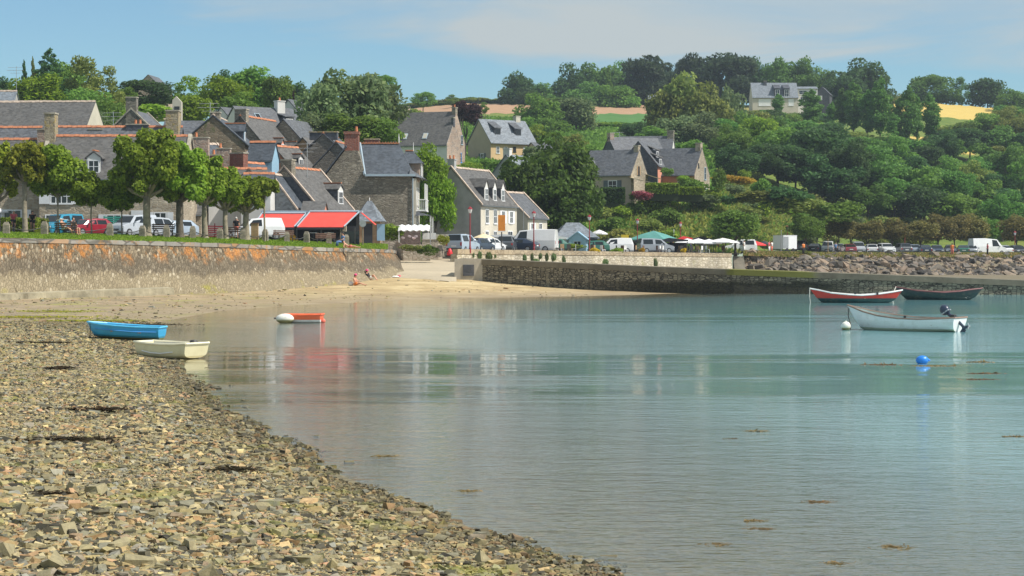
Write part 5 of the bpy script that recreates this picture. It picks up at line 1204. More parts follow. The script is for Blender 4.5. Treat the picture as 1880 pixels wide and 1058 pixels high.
A_('dense',777,169,42,560,'l_mid','lone round tree on the ploughed skyline'); A_('open',832,174,30,600,'l_mid','small pale tree on the skyline above the purple tree'); A_('round',855,184,52,340,'l_purple','dark purple-leaved tree behind the blue-framed farmhouse'); A_('round',846,184,28,338,'l_purple','smaller purple-leaved tree at the farmhouse chimney')
A_('bush',755,196,44,360,'l_olive','olive bushy tree beside the pink gable',z0=None); A_('open',888,188,22,420,'l_mid','thin young tree above the beige house'); A_('open',919,176,14,640,'l_mid','tiny tree on the skyline left of the big wood')
A_('dense',1008,246,168,240,'l_chest','huge spreading dark green chestnut on the quay',ybot=415,tm=TRB,cat='tree',depth=.9); A_('round',962,290,104,237,'l_chest','left skirt of the huge dark chestnut beside the lower house',ybot=440,tm=TRB); A_('round',1052,285,104,238,'l_chest','right skirt of the huge dark chestnut behind the flagpole',ybot=425,tm=TRB); A_('dense',1005,330,130,236,'l_chest','low front boughs of the huge dark chestnut',ybot=440)
# --- skyline wood on the right
for k,(kd,px,yt,w,d,lf,lb,yb) in enumerate([
 ('round',952,132,60,640,'l_dark','leftmost tree of the hilltop wood, standing clear above the field',190),('round',1000,152,70,655,'l_wood','lower tree second from the left in the hilltop wood',195),('round',1045,116,66,660,'l_dark','tall tree with a lumpy top in the left of the hilltop wood',195),('round',1095,110,80,665,'l_wood','broad pale-topped tree of the hilltop wood',195),
 ('conifer',1117,130,46,640,'l_mid','pointed conifer standing before the hilltop wood',196),('pine',1186,101,92,645,'l_pine','big dark domed pine at the centre of the hilltop wood',192),('round',1140,112,50,670,'l_wood','pale tree left of the big domed pine',190),('pine',1270,97,56,650,'l_pine','tall dark pine with a pointed top right of the domed pine',190),('pine',1228,118,60,660,'l_pine','lower dark pine between the two tall pines',190),
 ('pine',1330,96,110,650,'l_pine','broadest dark pine left of the hilltop house',190),('round',1385,104,60,665,'l_dark','dark tree just behind the hilltop house chimney',180),('round',1427,101,52,640,'l_wood','tree behind the hilltop house roof',165),('round',1470,106,60,645,'l_wood','tree behind the flat link of the hilltop house',170),('round',1508,124,50,640,'l_wood','lower tree right of the hilltop house',190),
 ('dense',1572,107,98,620,'l_dark','large dark dome-shaped tree right of the hilltop house',196),('dense',1545,140,70,612,'l_dark','dark lower tree against the slate end wing',196),('dense',1612,145,48,615,'l_dark','dark tree ending the hilltop wood',200),('dense',1708,136,84,670,'l_wood','broad tree standing beyond the ripe wheat',190),('open',1765,142,36,670,'l_wood','thin ragged tree between the two trees beyond the wheat',190),('round',1812,138,66,660,'l_dark','round dark tree above the right end of the wheat',190),
 ('round',1860,163,60,640,'l_wood','tree at the right end of the skyline',200),('bush',1650,165,50,655,'l_olive','ragged low palm-like tree left of the wheat trees',190),('round',1075,150,80,630,'l_wood','mid tree below the lumpy tall one at the field edge',198),('round',1125,152,70,625,'l_mid','pale small tree in front of the pines at the field edge',198),('round',970,160,50,632,'l_dark','low dark tree at the edge of the ploughed field',192),('bush',1150,170,46,622,'l_mid','bright small tree at the field corner',196)]):
    tree(kd,px,yt,w*1.1,d,lf,lb,ybot=yb+(14 if kd!='open' else 4),group='trees of the wood on the hilltop')
for px,yt,w,d,lf,lb,yb in [(985,170,80,460,'l_mid','green tree before the ploughed field, left of the dead-limbed tree',245),(1058,174,86,470,'l_grey','grey-green tree with dead limbs before the ploughed field',245),(960,215,66,420,'l_mid','bushy green tree above the beige house roof',262),(1015,215,60,430,'l_mid','low round tree in the hedge below the field',255),(985,228,50,400,'l_plane','rounded shrubby tree right of the beige house',268),
 (1165,222,50,420,'l_dark','dark bushy tree behind the hillside cluster',255),(1200,232,60,395,'l_mid','green bushy tree right behind the hillside roofs',262),(1255,130,104,430,'l_olive','tall bright tree towering above the hillside cluster',265),(1300,150,90,425,'l_olive','right half of the tall bright tree above the cluster',262),(1222,158,80,428,'l_olive','left half of the tall bright tree above the cluster',262),(1338,158,60,440,'l_grey','silvery poplar right of the tall bright tree',290),(1242,208,80,400,'l_grey','low grey-green tree below the tall bright tree',275),(1290,205,90,398,'l_grey','willow-like grey tree behind the right stone gable',285),(1270,255,70,330,'l_mid','green tree touching the right stone gable roof',290),
 (1050,246,60,330,'l_olive','olive shrubby tree left of the hillside cluster',300),(1075,262,60,320,'l_mid','shrubby tree beside the dark left gable',305),(1020,240,60,360,'l_mid','hedge tree above the dark chestnut',290),(905,290,60,300,'l_mid','garden shrub tree below the beige house',320),(860,296,50,290,'l_plane','bright garden shrub below the blue window frames',330),(985,268,50,310,'l_grey','grey-green garden tree over the chestnut',300)]:
    tree('round',px,yt,w,d,lf,lb,ybot=yb,tm=TRB if w>85 else None)
# hedge line along the top of the ploughed field
for k in range(26):
    px=745+k*18; bush(px,0,648,9,random.uniform(1.6,3.2),'l_olive' if k%3 else 'l_mid','scrubby hedge plant on the skyline above the ploughed field','hedge','hedge plants on the skyline above the ploughed field',z=gz(px,648))
for k in range(16):
    px=1080+k*9; bush(px,0,496,5,random.uniform(1.5,2.6),'l_plane' if k%2 else 'l_mid','leafy hedge plant below the green crop','hedge','hedge plants below the green crop',z=gz(px,496))
for k in range(22):
    px=1350+k*26; 
    if 1640<px<1800: continue
    bush(px,0,585,8,random.uniform(2.5,4.5),random.choice(['l_wood','l_dark','l_mid']),'dark bush on the upper edge of the wooded slope','bush','bushes on the upper edge of the wooded slope',z=gz(px,585)-1)
# poplars in front of the wheat
for k,(px,yt,w,yb,d) in enumerate([(1428,174,22,206,520),(1488,168,44,225,500),(1526,190,24,226,505),(1546,166,34,228,495),(1566,154,40,232,492),(1592,170,42,238,488),(1615,148,44,240,486),(1648,185,30,245,480),(1666,164,38,252,478),(1682,180,24,250,482),(1706,176,40,245,490),(1640,210,26,250,470)]):
    tree('poplar',px,yt,w*2.6,d,'l_wood','columnar dark green poplar in the line across the wooded slope',ybot=yb,group='poplars in a line across the slope')
# the wooded slope
g=random.Random(5)
cap_x=[1300,1360,1400,1500,1560,1620,1700,1800,1850,1900,2000]; cap_y=[232,200,196,212,232,240,250,200,178,170,168]
nw=0
for row,(d,h) in enumerate([(575,9),(545,9),(515,9.5),(485,9.5),(455,10),(428,10),(402,10),(380,9.5),(362,8.5)]):
    px=1335+ (row%2)*14 + max(0,(8-row))*-1
    while px<1960:
        yb_=461-(gz(px,d)-3.3)*F/d; hh=h*g.uniform(.75,1.2); yt=yb_-hh*S(d); yt=max(yt,float(np.interp(px,cap_x,cap_y))+g.uniform(0,10))
        w=g.uniform(7.5,12)*S(d)
        if yb_-yt>2.5*S(d) and not (px<1400 and d<400) and not(px<1480 and d<375) and not (1640<px<1800 and 190<yt<214) :
            lf=g.choice(['l_wood','l_wood','l_mid','l_dark','l_dark','l_mid','l_olive','l_wood','l_dark'])
            tree(g.choice(['round','round','round','dense','open']),px,yt,w,d+g.uniform(-7,7),lf,'one of the mixed broadleaf trees of the wood covering the right-hand slope',group='trees of the wood on the right-hand slope'); nw+=1
        px+=w*g.uniform(.55,.85)
for px,yt,w,d,lf in [(1395,215,90,395,'l_plane'),(1345,228,70,372,'l_mid'),(1440,235,80,400,'l_mid'),(1350,265,80,345,'l_dark'),(1400,262,90,365,'l_dark'),(1375,205,70,420,'l_mid'),(1510,232,120,372,'l_dark'),(1560,255,90,366,'l_dark'),(1460,265,90,368,'l_dark'),(1520,285,110,364,'l_dark')]:
    tree('dense',px,yt,w,d,lf,'dark dense tree at the near edge of the wood right of the hillside cluster',group='dense trees at the near edge of the wood')
# row of trees along the quay on the right
QT='clipped trees lining the promenade on the right'
for k,(px,yt,w,yb,lf,dd) in enumerate([(1350,380,92,452,'l_mid',262),(1332,392,50,445,'l_mid',270),(1478,392,58,448,'l_mid',285),(1500,384,50,446,'l_mid',300),(1538,400,50,448,'l_brown',290),(1562,402,46,448,'l_brown',300),(1592,402,52,450,'l_brown',298),(1638,400,62,450,'l_brown',300),(1690,402,64,452,'l_brown',305),(1722,392,62,452,'l_brown',308),(1752,391,58,452,'l_brown',310),(1785,392,60,452,'l_brown',312),(1820,398,44,450,'l_mid',318),(1866,394,60,452,'l_brown',308),(1912,392,60,452,'l_brown',310)]):
    tree('round',px,yt,w*1.05,dd,lf,{0:'largest round green tree beside the red parasols',1:'smaller green tree behind the white parasols',2:'green tree right of the white box trailer',3:'green tree behind the dark parked cars',12:'green tree behind the large white van'}.get(k,'brown-leaved clipped tree in the line along the promenade'),ybot=yb-6,group=QT,ch=1)
# scrub on the bank
M['l_bank']=leafmat('bank_grass',(.27,.33,.08),.4)
g=random.Random(11); nb_=0
for i in range(85):
    px=g.uniform(1090,1700); d=g.uniform(262 if px<1380 else 300,308 if px<1330 else 372)
    z=gz(px,d); y_=461-(z-3.3)*F/d
    if z<3.3 or y_<330: continue
    if 1095<px<1320 and d>286: continue
    w=g.uniform(2.2,5.5); h=w*g.uniform(.45,.8)
    lf=g.choice(['l_mid','l_olive','l_grey','l_plane','l_olive','l_olive','l_bank'])
    bush(px,0,d,w,h,lf,'wild shrub on the overgrown bank above the quay','shrub','wild shrubs on the overgrown bank',z=z); nb_+=1
# garden hedges and flowers
def hedge(px0,px1,d,z1,h,t,leaf,label,top_leaf=None,name='hedge',cat='hedge',n=1800,rz=None):
    x0,x1=X(px0,d),X(px1,d); L=x1-x0
    r=thing(name,label,cat,((x0+x1)/2,d,z1-h))
    rg=np.random.default_rng(int(px0)+99); p=np.stack([rg.uniform(-L/2,L/2,n),rg.uniform(-t/2,t/2,n),rg.uniform(0,h,n)],-1); f=rg.integers(0,3,n)
    p[f==0,1]=-t/2+rg.normal(0,.05,(f==0).sum()); p[f==1,2]=h+rg.normal(0,.05,(f==1).sum()); p[f==2,0]=np.sign(p[f==2,0])*L/2
    a=rg.normal(size=(n,3)); a/=np.linalg.norm(a,axis=1)[:,None]; b=np.cross(a,rg.normal(size=(n,3))); b/=np.linalg.norm(b,axis=1)[:,None]; s=.16
    v=np.stack([p-a*s,p-b*s,p+a*s,p+b*s],1).reshape(-1,3); obj('foliage',mesh_np('foliage',v,quads=np.arange(n*4).reshape(-1,4)),M[leaf],r)
    obj('shade_core',MB().box(-L/2+.1,L/2-.1,-t/2+.1,t/2-.1,-1,h-.1),M['hedge_core'],r); return r  # dark box behind the leaves, inner shade put into its colour
M['hedge_core']=plain('hedge_inner_shade',(.03,.045,.015),.95,.2,3)
hedge(1103,1146,283,Z(346,283),2.0,1.5,'l_dark','clipped dark hedge below the nearest hillside house')
hedge(1186,1245,284,Z(338,284),1.4,2,'l_plane','bright clipped hedge below the cream awnings')
hedge(1240,1290,286,Z(345,286),1.0,2,'l_plane','low clipped garden hedge right of the parasol gardener')
hedge(-40,70,158,Z(404,158),2.2,1.2,'l_plane','clipped green hedge behind the cyclists at the left edge',n=3000)
hedge(60,86,160,Z(405,160),2.0,1.2,'l_olive','olive hedge end beside the turquoise van',n=900)
bush(1180,346,283,3.6,1.8,'l_flower','pink flowering shrub in front of the nearest hillside house'); bush(1166,350,283.5,2.4,1.5,'l_mid','green shrub left of the pink flowering shrub')
bush(1343,319,292,5.6,1.5,'l_goldfl','wide golden-flowered shrub right of the hillside cluster'); bush(1365,323,292,4,1.4,'l_goldfl','second golden-flowered shrub right of the hillside cluster')
for px,py,w,h,lf,lb in [(1320,305,2.2,4,'l_mid','small cone tree beside the right stone gable'),(1310,345,3,2,'l_plane','bright shrub below the golden flowers'),(1340,352,3.2,2,'l_dark','dark shrub below the golden flowers'),(1270,322,4.4,3,'l_mid','shrub hiding the rust wall'),(1395,322,3,3.4,'l_mid','pointed shrub right of the golden flowers'),(1255,318,2.4,1.6,'l_plane','round clipped shrub before the rust wall'),(1225,305,2.0,1.6,'l_mid','shrub climbing the salmon wall'),(1290,352,6,2.4,'l_grey','grey shrub on the upper bank'),(1380,345,7,2.4,'l_olive','olive mound on the upper bank'),(1440,335,8,4,'l_dark','dark dense shrub under the wood edge'),(1150,368,6,3.6,'l_grey','big grey-green willow shrub on the bank'),(1128,345,2,1.2,'l_mid','shrub beside the dark clipped hedge'),(1540,362,8,4,'l_mid','green mound shrub at the end of the bank'),(1460,352,9,3.6,'l_olive','olive mound shrub in the middle of the bank')]:
    bush(px,py,289,w,h,lf,lb)
bush(716,404,192,3.3,2.1,'l_plane','dome-clipped green tree beside the conical kiosk',name='clipped_tree',cat='tree'); 
bush(1480,458,270,3,1.1,'l_olive','rough weed clump on the boulder bank left of the parked cars'); bush(1604,464,276,4,1.3,'l_plane','bright green weed clump on the boulder bank')
for px,py,lf,w,h in [(504,418,'l_plane',2.6,1.9),(511,425,'l_gold',1.5,1.3),(538,424,'l_gold',1.0,1.7),(430,412,'l_gold',.8,1.6),(755,447,'l_olive',2.2,.8),(790,446,'l_mid',1.6,1.3),(772,452,'l_mid',.9,.8),(814,428,'l_yellow',1.2,1.2)]:
    bush(px,py,183 if px>600 else 172,w,h,lf,{504:'green shrub beside the white van',511:'golden round shrub in front of the green one',538:'golden upright conifer near the dark benches',430:'small golden shrub behind the standing man',755:'low border plants under the garden wall',790:'dark green weed shrub against the low garden wall',772:'small green weed plant at the wall foot',814:'yellow-green shrub below the blue window'}[px])
for k,(px,py) in enumerate([(752,431),(760,434),(764,431),(740,434)]): bush(px,py,181,.35,.3,'l_white','white pink-tinged flower head above the garden wall','flower','flower heads above the garden wall',name='flower_head')
for px,py,w,h in [(879,459,.75,.95),(895,460,1.1,1.1),(869,463,.3,.5),(909,466,.3,.4),(962,465,.7,.9),(976,463,.5,.9),(991,463,.6,.7),(1003,462,.6,1.0),(1015,463,.9,.9),(1034,466,.6,1.3),(1109,474,1.2,.8),(1202,471,.8,1.5),(980,474,1.3,.5)]:
    dd=float(front_d(px)); bush(px,py,dd-.35,w,h,'l_grey','grey-green wall plant rooted in the face of the pale quay wall','wall plant','plants rooted in the pale quay wall',kind='tuft',name='wall_plant')
# undergrowth: loose leaf scatter over the near bank and lawn edge (past counting)
def scatter(name, n, fn, mat, size, aspect, vert, label=None, cat='undergrowth', seed=1):
    rg=np.random.default_rng(seed); P_=fn(rg,n); n=len(P_); a=rg.normal(size=(n,3)); a[:,2]=np.abs(a[:,2])+vert; a/=np.linalg.norm(a,axis=1)[:,None]
    b=np.cross(a,rg.normal(size=(n,3))); b/=np.linalg.norm(b,axis=1)[:,None]; s=size*rg.uniform(.5,1.4,n)[:,None]
    v=np.stack([P_-b*s,P_+a*s*aspect,P_+b*s],1).reshape(-1,3); o=obj(name,mesh_np(name,v,tris=np.arange(n*3).reshape(-1,3)),M[mat]); return tag(o,kind='stuff')
def onbank(rg,n):
    px=rg.uniform(1085,1720,n); d=rg.uniform(266,372,n); z=land_z(px,d); k=(z>2.9)&(d>np.interp(px,[1345,1400,1500,1700],[262,290,322,352]))&~((px>1100)&(px<1315)&(d>290)); px,d,z=px[k],d[k],z[k]; return np.stack([(px-940)/F*d,d,z],-1)
scatter('undergrowth',80000,onbank,'l_bank',.30,2.4,.3); scatter('bramble',30000,onbank,'l_mid',.32,2.0,.2,seed=2)
def onlawn(rg,n):
    px=rg.uniform(-80,712,n); w=wall_d(px); d=w+rg.uniform(.3,12.5,n); return np.stack([(px-940)/F*d,d,land_z(px,d)-.01],-1)
scatter('grass',38000,onlawn,'l_plane',.05,2.0,1.2,seed=3)
def onverge(rg,n):
    px=rg.uniform(1366,1960,n); e=np.interp(px,[1366,1880,2400],[264,290,302]); d=e+rg.uniform(-3,6,n); return np.stack([(px-940)/F*d,d,land_z(px,e+1)+.15-np.clip(e-d,0,9)*.15],-1)
M['l_dry']=leafmat('dry_grass_blades',(.52,.44,.19),.35); M['l_rough']=leafmat('rough_grass_blades',(.20,.26,.06),.4)
scatter('dry_grass',17000,onverge,'l_dry',.10,2.6,1.3,seed=4); scatter('rough_grass',15000,onverge,'l_rough',.12,2.4,1.1,seed=5)
def onhill(rg,n):
    px=rg.uniform(720,1340,n); d=rg.uniform(225,520,n); z=land_z(px,d); k=(z>3.6)&(d>np.interp(px,[712,850,1100,1345],[215,224,262,300])); px,d,z=px[k],d[k],z[k]; return np.stack([(px-940)/F*d,d,z],-1)
scatter('hill_scrub',50000,onhill,'l_mid',.45,1.8,.3,seed=6)

# ================================================================ BOATS AND BUOYS
def place_at(px, py, z=0.0):
    """world point of a pixel on the level plane at height z"""
    d=1.0; a=P(px,py,1.0); k=(z-CAMZ)/(a.z-CAMZ); return Vector((a.x*k, k, z))
def loft_hull(L, st, th=.035, n=7, power=2.2):
    """stations (t, half beam, sheer z, keel z, x shift at the sheer); returns outer and inner rings"""
    outer=[]; inner=[]
    for t,b,sh,kz,rake in st:
        x=(t-.5)*L; ro=[]; ri=[]
        for k in range(-n,n+1):
            u=k/n; f=abs(u); y=b*(1-(1-f)**power)*(1 if u>=0 else -1) if b>0 else 0
            zf=f**1.9; z=kz+(sh-kz)*zf; xx=x+rake*zf
            ro.append((xx,y,z)); yi=y*(1-th/max(b,.06)); ri.append((xx,yi if b>.05 else 0,max(z,kz+.10)+(.0 if f<1 else 0)))
        outer.append(ro); inner.append(ri)
    return outer,inner
def hull_mat(name, stops, rough=.35, dirt=(.25,.22,.12)):
    """painted hull: colour bands by height above the waterline, plus grime low down"""
    m,n,l,p=new_mat(name); g=n.new('ShaderNodeTexCoord').outputs['Object']; s=n.new('ShaderNodeSeparateXYZ'); l.new(g,s.inputs[0])
    r=ramp(n,[(a,c) for a,c in stops],'CONSTANT'); mr=n.new('ShaderNodeMapRange'); mr.inputs['From Min'].default_value=-.5; mr.inputs['From Max'].default_value=1.5
    l.new(math_n(n,l,'ADD',s.outputs['Z'],math_n(n,l,'MULTIPLY',noise_n(n,l,g,4,3),.02)),mr.inputs['Value']); l.new(mr.outputs[0],r.inputs['Fac'])
    w=ramp(n,[(.5,(0,0,0)),(.75,(.35,.35,.35))]); l.new(noise_n(n,l,g,3,7,.7),w.inputs['Fac'])
    l.new(mixc(n,l,w.outputs[0],r.outputs[0],dirt),p.inputs['Base Color']); p.inputs['Roughness'].default_value=rough; return m
def zf(z): return (z+.5)/2
def open_boat(name, label, L, st, loc, rz, mat, inmat, rail, group=None, cat='boat', thwarts=(), tilt=(0,0), th=.035, keel=False, transom=None, power=2.2, railr=.035):
    r=thing(name,label,cat,loc,rz,group); r.rotation_euler.x=tilt[0]; r.rotation_euler.y=tilt[1]
    o,i=loft_hull(L,st,th,power=power); n=len(o[0])
    obj('hull',MB().loft(o,cap=False,close=False),mat,r,smooth=True)
    obj('hull_lining',MB().loft(i,cap=False,close=False),inmat,r,smooth=True)
    mb=MB()
    for side in (0,n-1): mb.tube([Vector(q[side])+Vector((0,0,.01)) for q in o],railr,6)
    for e in (0,-1):
        if st[e][1]>.08: mb.tube([Vector(o[e][0]),Vector(o[e][-1])],railr,6)
    obj('gunwale',mb,rail,r)
    for e in (0,-1):
        if st[e][1]>.08:
            ring=[Vector(v) for v in o[e]]; sx=-1 if e==0 else 1
            mb=MB().loft([[v for v in ring],[v+Vector((-sx*.05,0,0)) for v in ring]]); obj('transom',mb,transom or mat,r)
    for (x,w,zz,hb) in thwarts: obj('thwart',MB().box(x-w/2,x+w/2,-hb,hb,zz,zz+.04),M['woodl'] if not isinstance(inmat,str) else M[inmat],r)
    return r
def seat_mat(nm,c): return plain(nm,c,.6,.15,3)
# white motor launch, bow to the left, outboard tilted up at its transom
wl_m=hull_mat('white_hull',[(0,(.10,.14,.07)),(zf(.02),(.38,.42,.30)),(zf(.14),(.70,.71,.68)),(zf(.44),(.76,.76,.75))])
st=[(0,.02,1.02,.35,-.42),(.05,.18,.93,.06,-.28),(.14,.45,.78,-.10,-.14),(.3,.78,.63,-.18,-.03),(.5,.92,.54,-.2,0),(.7,.90,.52,-.16,0),(.88,.80,.56,-.08,.05),(1.0,.66,.60,.0,.12)]
pw_=place_at(1664,607); rzw=R(-36)
bo=open_boat('motor_launch','white open launch moored at the white round buoy, grey-lined with outboard tilted up',4.55,st,(pw_.x,pw_.y,-.02),rzw,wl_m,seat_mat('launch_lining',(.42,.52,.50)),seat_mat('teak_rail',(.30,.20,.15)),thwarts=[(-.9,.28,.30,.7),(.3,.3,.28,.86),(1.3,.35,.28,.8)],transom=plain('white_transom',(.82,.82,.80),.4,.05,2))
for x,y in ((.35,-.9),(-.9,-.74)): obj('rowlock',MB().cbox((x,y,.60),(.10,.05,.14)),M['iron'],bo)
mo=thing('outboard_motor','dark blue-grey outboard motor tilted up on the white launch','outboard motor',(0,0,0))
mm_=Matrix.Translation((pw_.x,pw_.y,-.02))@Matrix.Rotation(rzw,4,'Z'); p0=mm_@Vector((2.12,-.05,.62)); mo.location=p0; mo.rotation_euler.z=rzw
navy=plain('navy_cowling',(.035,.05,.085),.3,.1,4)
mb=MB(); rg=[]
for t,a,b_ in ((0,.12,.10),(.1,.2,.15),(.3,.22,.17),(.45,.18,.15),(.55,.07,.07)):
    c=Vector((-.28-t*.45,0,.12+t*.62)); rg.append([c+Vector((math.cos(k*.785)*a*.8,math.sin(k*.785)*b_,math.cos(k*.785)*a*.55)) for k in range(8)])
mb.loft(rg); obj('cowling',mb,navy,mo,smooth=True)
obj('cowling_band',MB().cbox((-.34,0,.20),(.36,.30,.05),ry=R(-35)),M['steel'],mo)
obj('shaft',MB().tube([(-.25,0,.12),(.05,0,-.05),(.34,0,-.32),(.46,0,-.45)],[.07,.075,.06,.05],7),navy,mo)
mb=MB().tube([(.38,0,-.46),(.62,0,-.36)],[.075,.05],8).cbox((.40,0,-.56),(.18,.03,.22),ry=R(35)).cbox((.36,0,-.30),(.30,.16,.02),ry=R(35)); obj('gearcase',mb,navy,mo)
mb=MB()
for k in range(3): mb.cbox((.64,math.cos(k*2.1)*.07,-.355+math.sin(k*2.1)*.07),(.03,.13,.07),rx=k*2.1)
obj('propeller',mb,M['steel'],mo)
obj('clamp_bracket',MB().box(-.1,.06,-.12,.12,-.14,.10),M['iron'],mo)
def rope(label, pts, r=.014, mat='rope', name='mooring_rope', cat='rope'):
    o=obj(name,MB().tube(pts,r,5),M[mat]); return tag(o,label,cat)
M['rope']=plain('dark_rope',(.08,.075,.06),.9,.3,20); M['ropew']=plain('pale_rope',(.55,.53,.47),.9,.2,20)
def buoy(px,py,rad,mat,label,loc=None,stretch=1.0,name='buoy',sink=.25,knob=True):
    p_=loc or place_at(px,py); r=thing(name,label,'buoy',(p_.x,p_.y,rad*(1-sink*1.0)))
    obj('float',MB().ball((0,0,0),(rad*stretch,rad,rad*.98),16,10),mat,r,smooth=True)
    if knob: obj('eye',MB().tube([(0,0,rad*.9),(0,0,rad*1.15)],rad*.16,6) if stretch==1 else MB().tube([(rad*stretch*.9,0,.03),(rad*stretch*1.18,0,-.02)],rad*.22,6),mat,r)
    return r
bw=hull_mat('buoy_white',[(0,(.22,.20,.08)),(zf(-.06),(.62,.60,.46)),(zf(.0),(.80,.78,.70))],.45)
bp=place_at(1553,606); buoy(0,0,.205,bw,'round white mooring buoy left of the white launch',bp)
bow=mm_@Vector((-2.62,0,1.0)); rope('mooring rope hanging from the white launch bow beside the white buoy',[bow,bow+Vector((-.05,-.1,-.45)),Vector((bp.x+.18,bp.y-.02,.28)),Vector((bp.x+.20,bp.y,-.2))],.022)
buoy(0,0,.14,plain('buoy_blue',(.02,.22,.72),.35,.1,6),'blue oval mooring buoy floating alone in front of the launch',place_at(1693,668),1.35)
# red and green double-ender
def doris_st(bow,stern,mid,b=.82): return [(0,.015,bow,.30,-.45),(.06,.2,bow*.90,.02,-.25),(.2,.55,(bow+mid*2)/3,-.12,-.08),(.38,.8,mid+.05,-.18,0),(.55,b,mid,-.2,0),(.74,.66,mid+.07,-.15,.05),(.9,.34,mid+.2,-.02,.22),(.97,.13,stern*.95,.12,.34),(1,.015,stern,.25,.42)]
rm=hull_mat('red_hull',[(0,(.015,.06,.06)),(zf(.30),(.58,.035,.02)),(zf(1.06),(.58,.035,.02))]); dm_=hull_mat('dark_hull',[(0,(.010,.028,.028)),(zf(.5),(.022,.032,.035))])
pr=place_at(1572,556); rb=open_boat('rowing_boat','red double-ended boat with dark green bottom and white gunwale near the jetty',5.0,doris_st(.90,.80,.48),(pr.x,pr.y,0),R(-4),rm,seat_mat('boat_lining',(.35,.33,.30)),M['whitep'],thwarts=[(-1.0,.25,.3,.6),(.4,.25,.28,.75)],power=1.6,railr=.05)
for x,y in ((-.15,-.80),(1.25,-.72)): obj('rowlock',MB().cbox((x,y,.60),(.14,.05,.16)),M['iron'],rb)
pd=place_at(1724,550.5); db=open_boat('rowing_boat','dark hulled double-ended boat with reddish gunwale behind the red boat',5.0,doris_st(.86,.78,.50),(pd.x,pd.y,0),R(-3),dm_,seat_mat('boat_lining_dark',(.12,.09,.08)),seat_mat('maroon_rail',(.20,.07,.07)),thwarts=[(-.6,.25,.3,.7)],power=1.6,railr=.05)
rope('pale mooring line at the bow of the red boat',[(pr.x-2.95,pr.y+.1,.92),(pr.x-2.98,pr.y,.4),(pr.x-2.9,pr.y,-.2)],.03,'ropew')
rope('pale mooring line at the bow of the dark boat',[(pd.x-2.9,pd.y+.1,.88),(pd.x-3.1,pd.y-.3,.6),(pd.x-3.3,pd.y-.8,-.1)],.03,'ropew')
# orange and white dinghy with fenders
po=place_at(553,592.5); sto=[(0,.30,.36,.05,-.05),(.12,.5,.36,-.05,0),(.5,.62,.35,-.08,0),(.85,.6,.36,-.05,0),(1,.52,.38,-.02,.05)]
om=hull_mat('orange_white_hull',[(0,(.35,.33,.25)),(zf(.03),(.78,.78,.78)),(zf(.15),(.85,.15,.05))],.45)
ob=open_boat('dinghy','small orange and white dinghy with a big cream fender at its bow',1.75,sto,(po.x+.05,po.y,.0),R(-4),om,seat_mat('orange_lining',(.74,.12,.04)),plain('orange_rail',(.80,.14,.05),.5,.1,4),thwarts=[],railr=.045)
cf=thing('fender','big cream egg-shaped fender lashed to the bow of the orange dinghy','fender',(po.x-.68,po.y-.62,.20)); obj('float',MB().ball((0,0,0),(.42,.26,.235),14,9),bw,cf,smooth=True); obj('eye',MB().tube([(-.4,0,.02),(-.5,0,.02)],.04,6),M['iron'],cf)
buoy(0,0,.11,plain('fender_red',(.80,.16,.10),.4,.05,6),'small red ball float at the stern of the orange dinghy',Vector((po.x+1.02,po.y-.1,0)))
# blue rowing dinghy aground
px_,dd=231,F*3.18/(621-461.); 
bl_m=hull_mat('blue_hull',[(0,(.055,.05,.015)),(zf(.08),(.15,.15,.03)),(zf(.14),(.03,.22,.36)),(zf(.20),(.035,.36,.66)),(zf(.40),(.05,.40,.72))],.4,(.05,.20,.30))
stb=[(0,.03,.60,.30,-.14),(.06,.26,.585,.12,-.08),(.18,.5,.56,.03,-.03),(.4,.64,.53,-.02,0),(.7,.66,.51,-.0,0),(1,.54,.52,.05,.03)]
gb=float(beach_z(np.array([X(px_,dd)]),np.array([dd]))[0])
bb=open_boat('dinghy','sky-blue rowing dinghy aground on the shingle with weedy bottom',2.65,stb,(X(px_,dd),dd,max(gb,0)+.0),R(-6),bl_m,seat_mat('blue_lining',(.05,.33,.60)),plain('blue_rail',(.10,.50,.80),.4,.08,4),thwarts=[(-.3,.22,.32,.6),(.6,.25,.3,.62)],tilt=(0,R(2.0)),railr=.04)
obj('rubbing_strake',MB().tube([((t-.5)*2.65,-b*1.0-.015,s_-.16) for t,b,s_ in ((.1,.38,.57),(.25,.56,.55),(.45,.65,.53),(.7,.665,.51),(.98,.56,.52))],.018,5),M['bframe'],bb)
bx,by=X(166,dd),dd; an=thing('anchor','small dark folding anchor and chain below the bow of the blue dinghy','anchor',(bx-.02,by-.05,float(beach_z(np.array([bx]),np.array([by]))[0])))
obj('shank',MB().tube([(.0,0,.55),(.02,0,.2),(-.02,-.02,.04)],.014,5),M['iron'],an); mb=MB()
for a in (0,1.57,3.14,4.71): mb.tube([(0,0,.03),(math.cos(a)*.12,math.sin(a)*.12,.02),(math.cos(a)*.18,math.sin(a)*.18,.12)],[.02,.018,.008],5)
obj('fluke',mb,M['iron'],an)
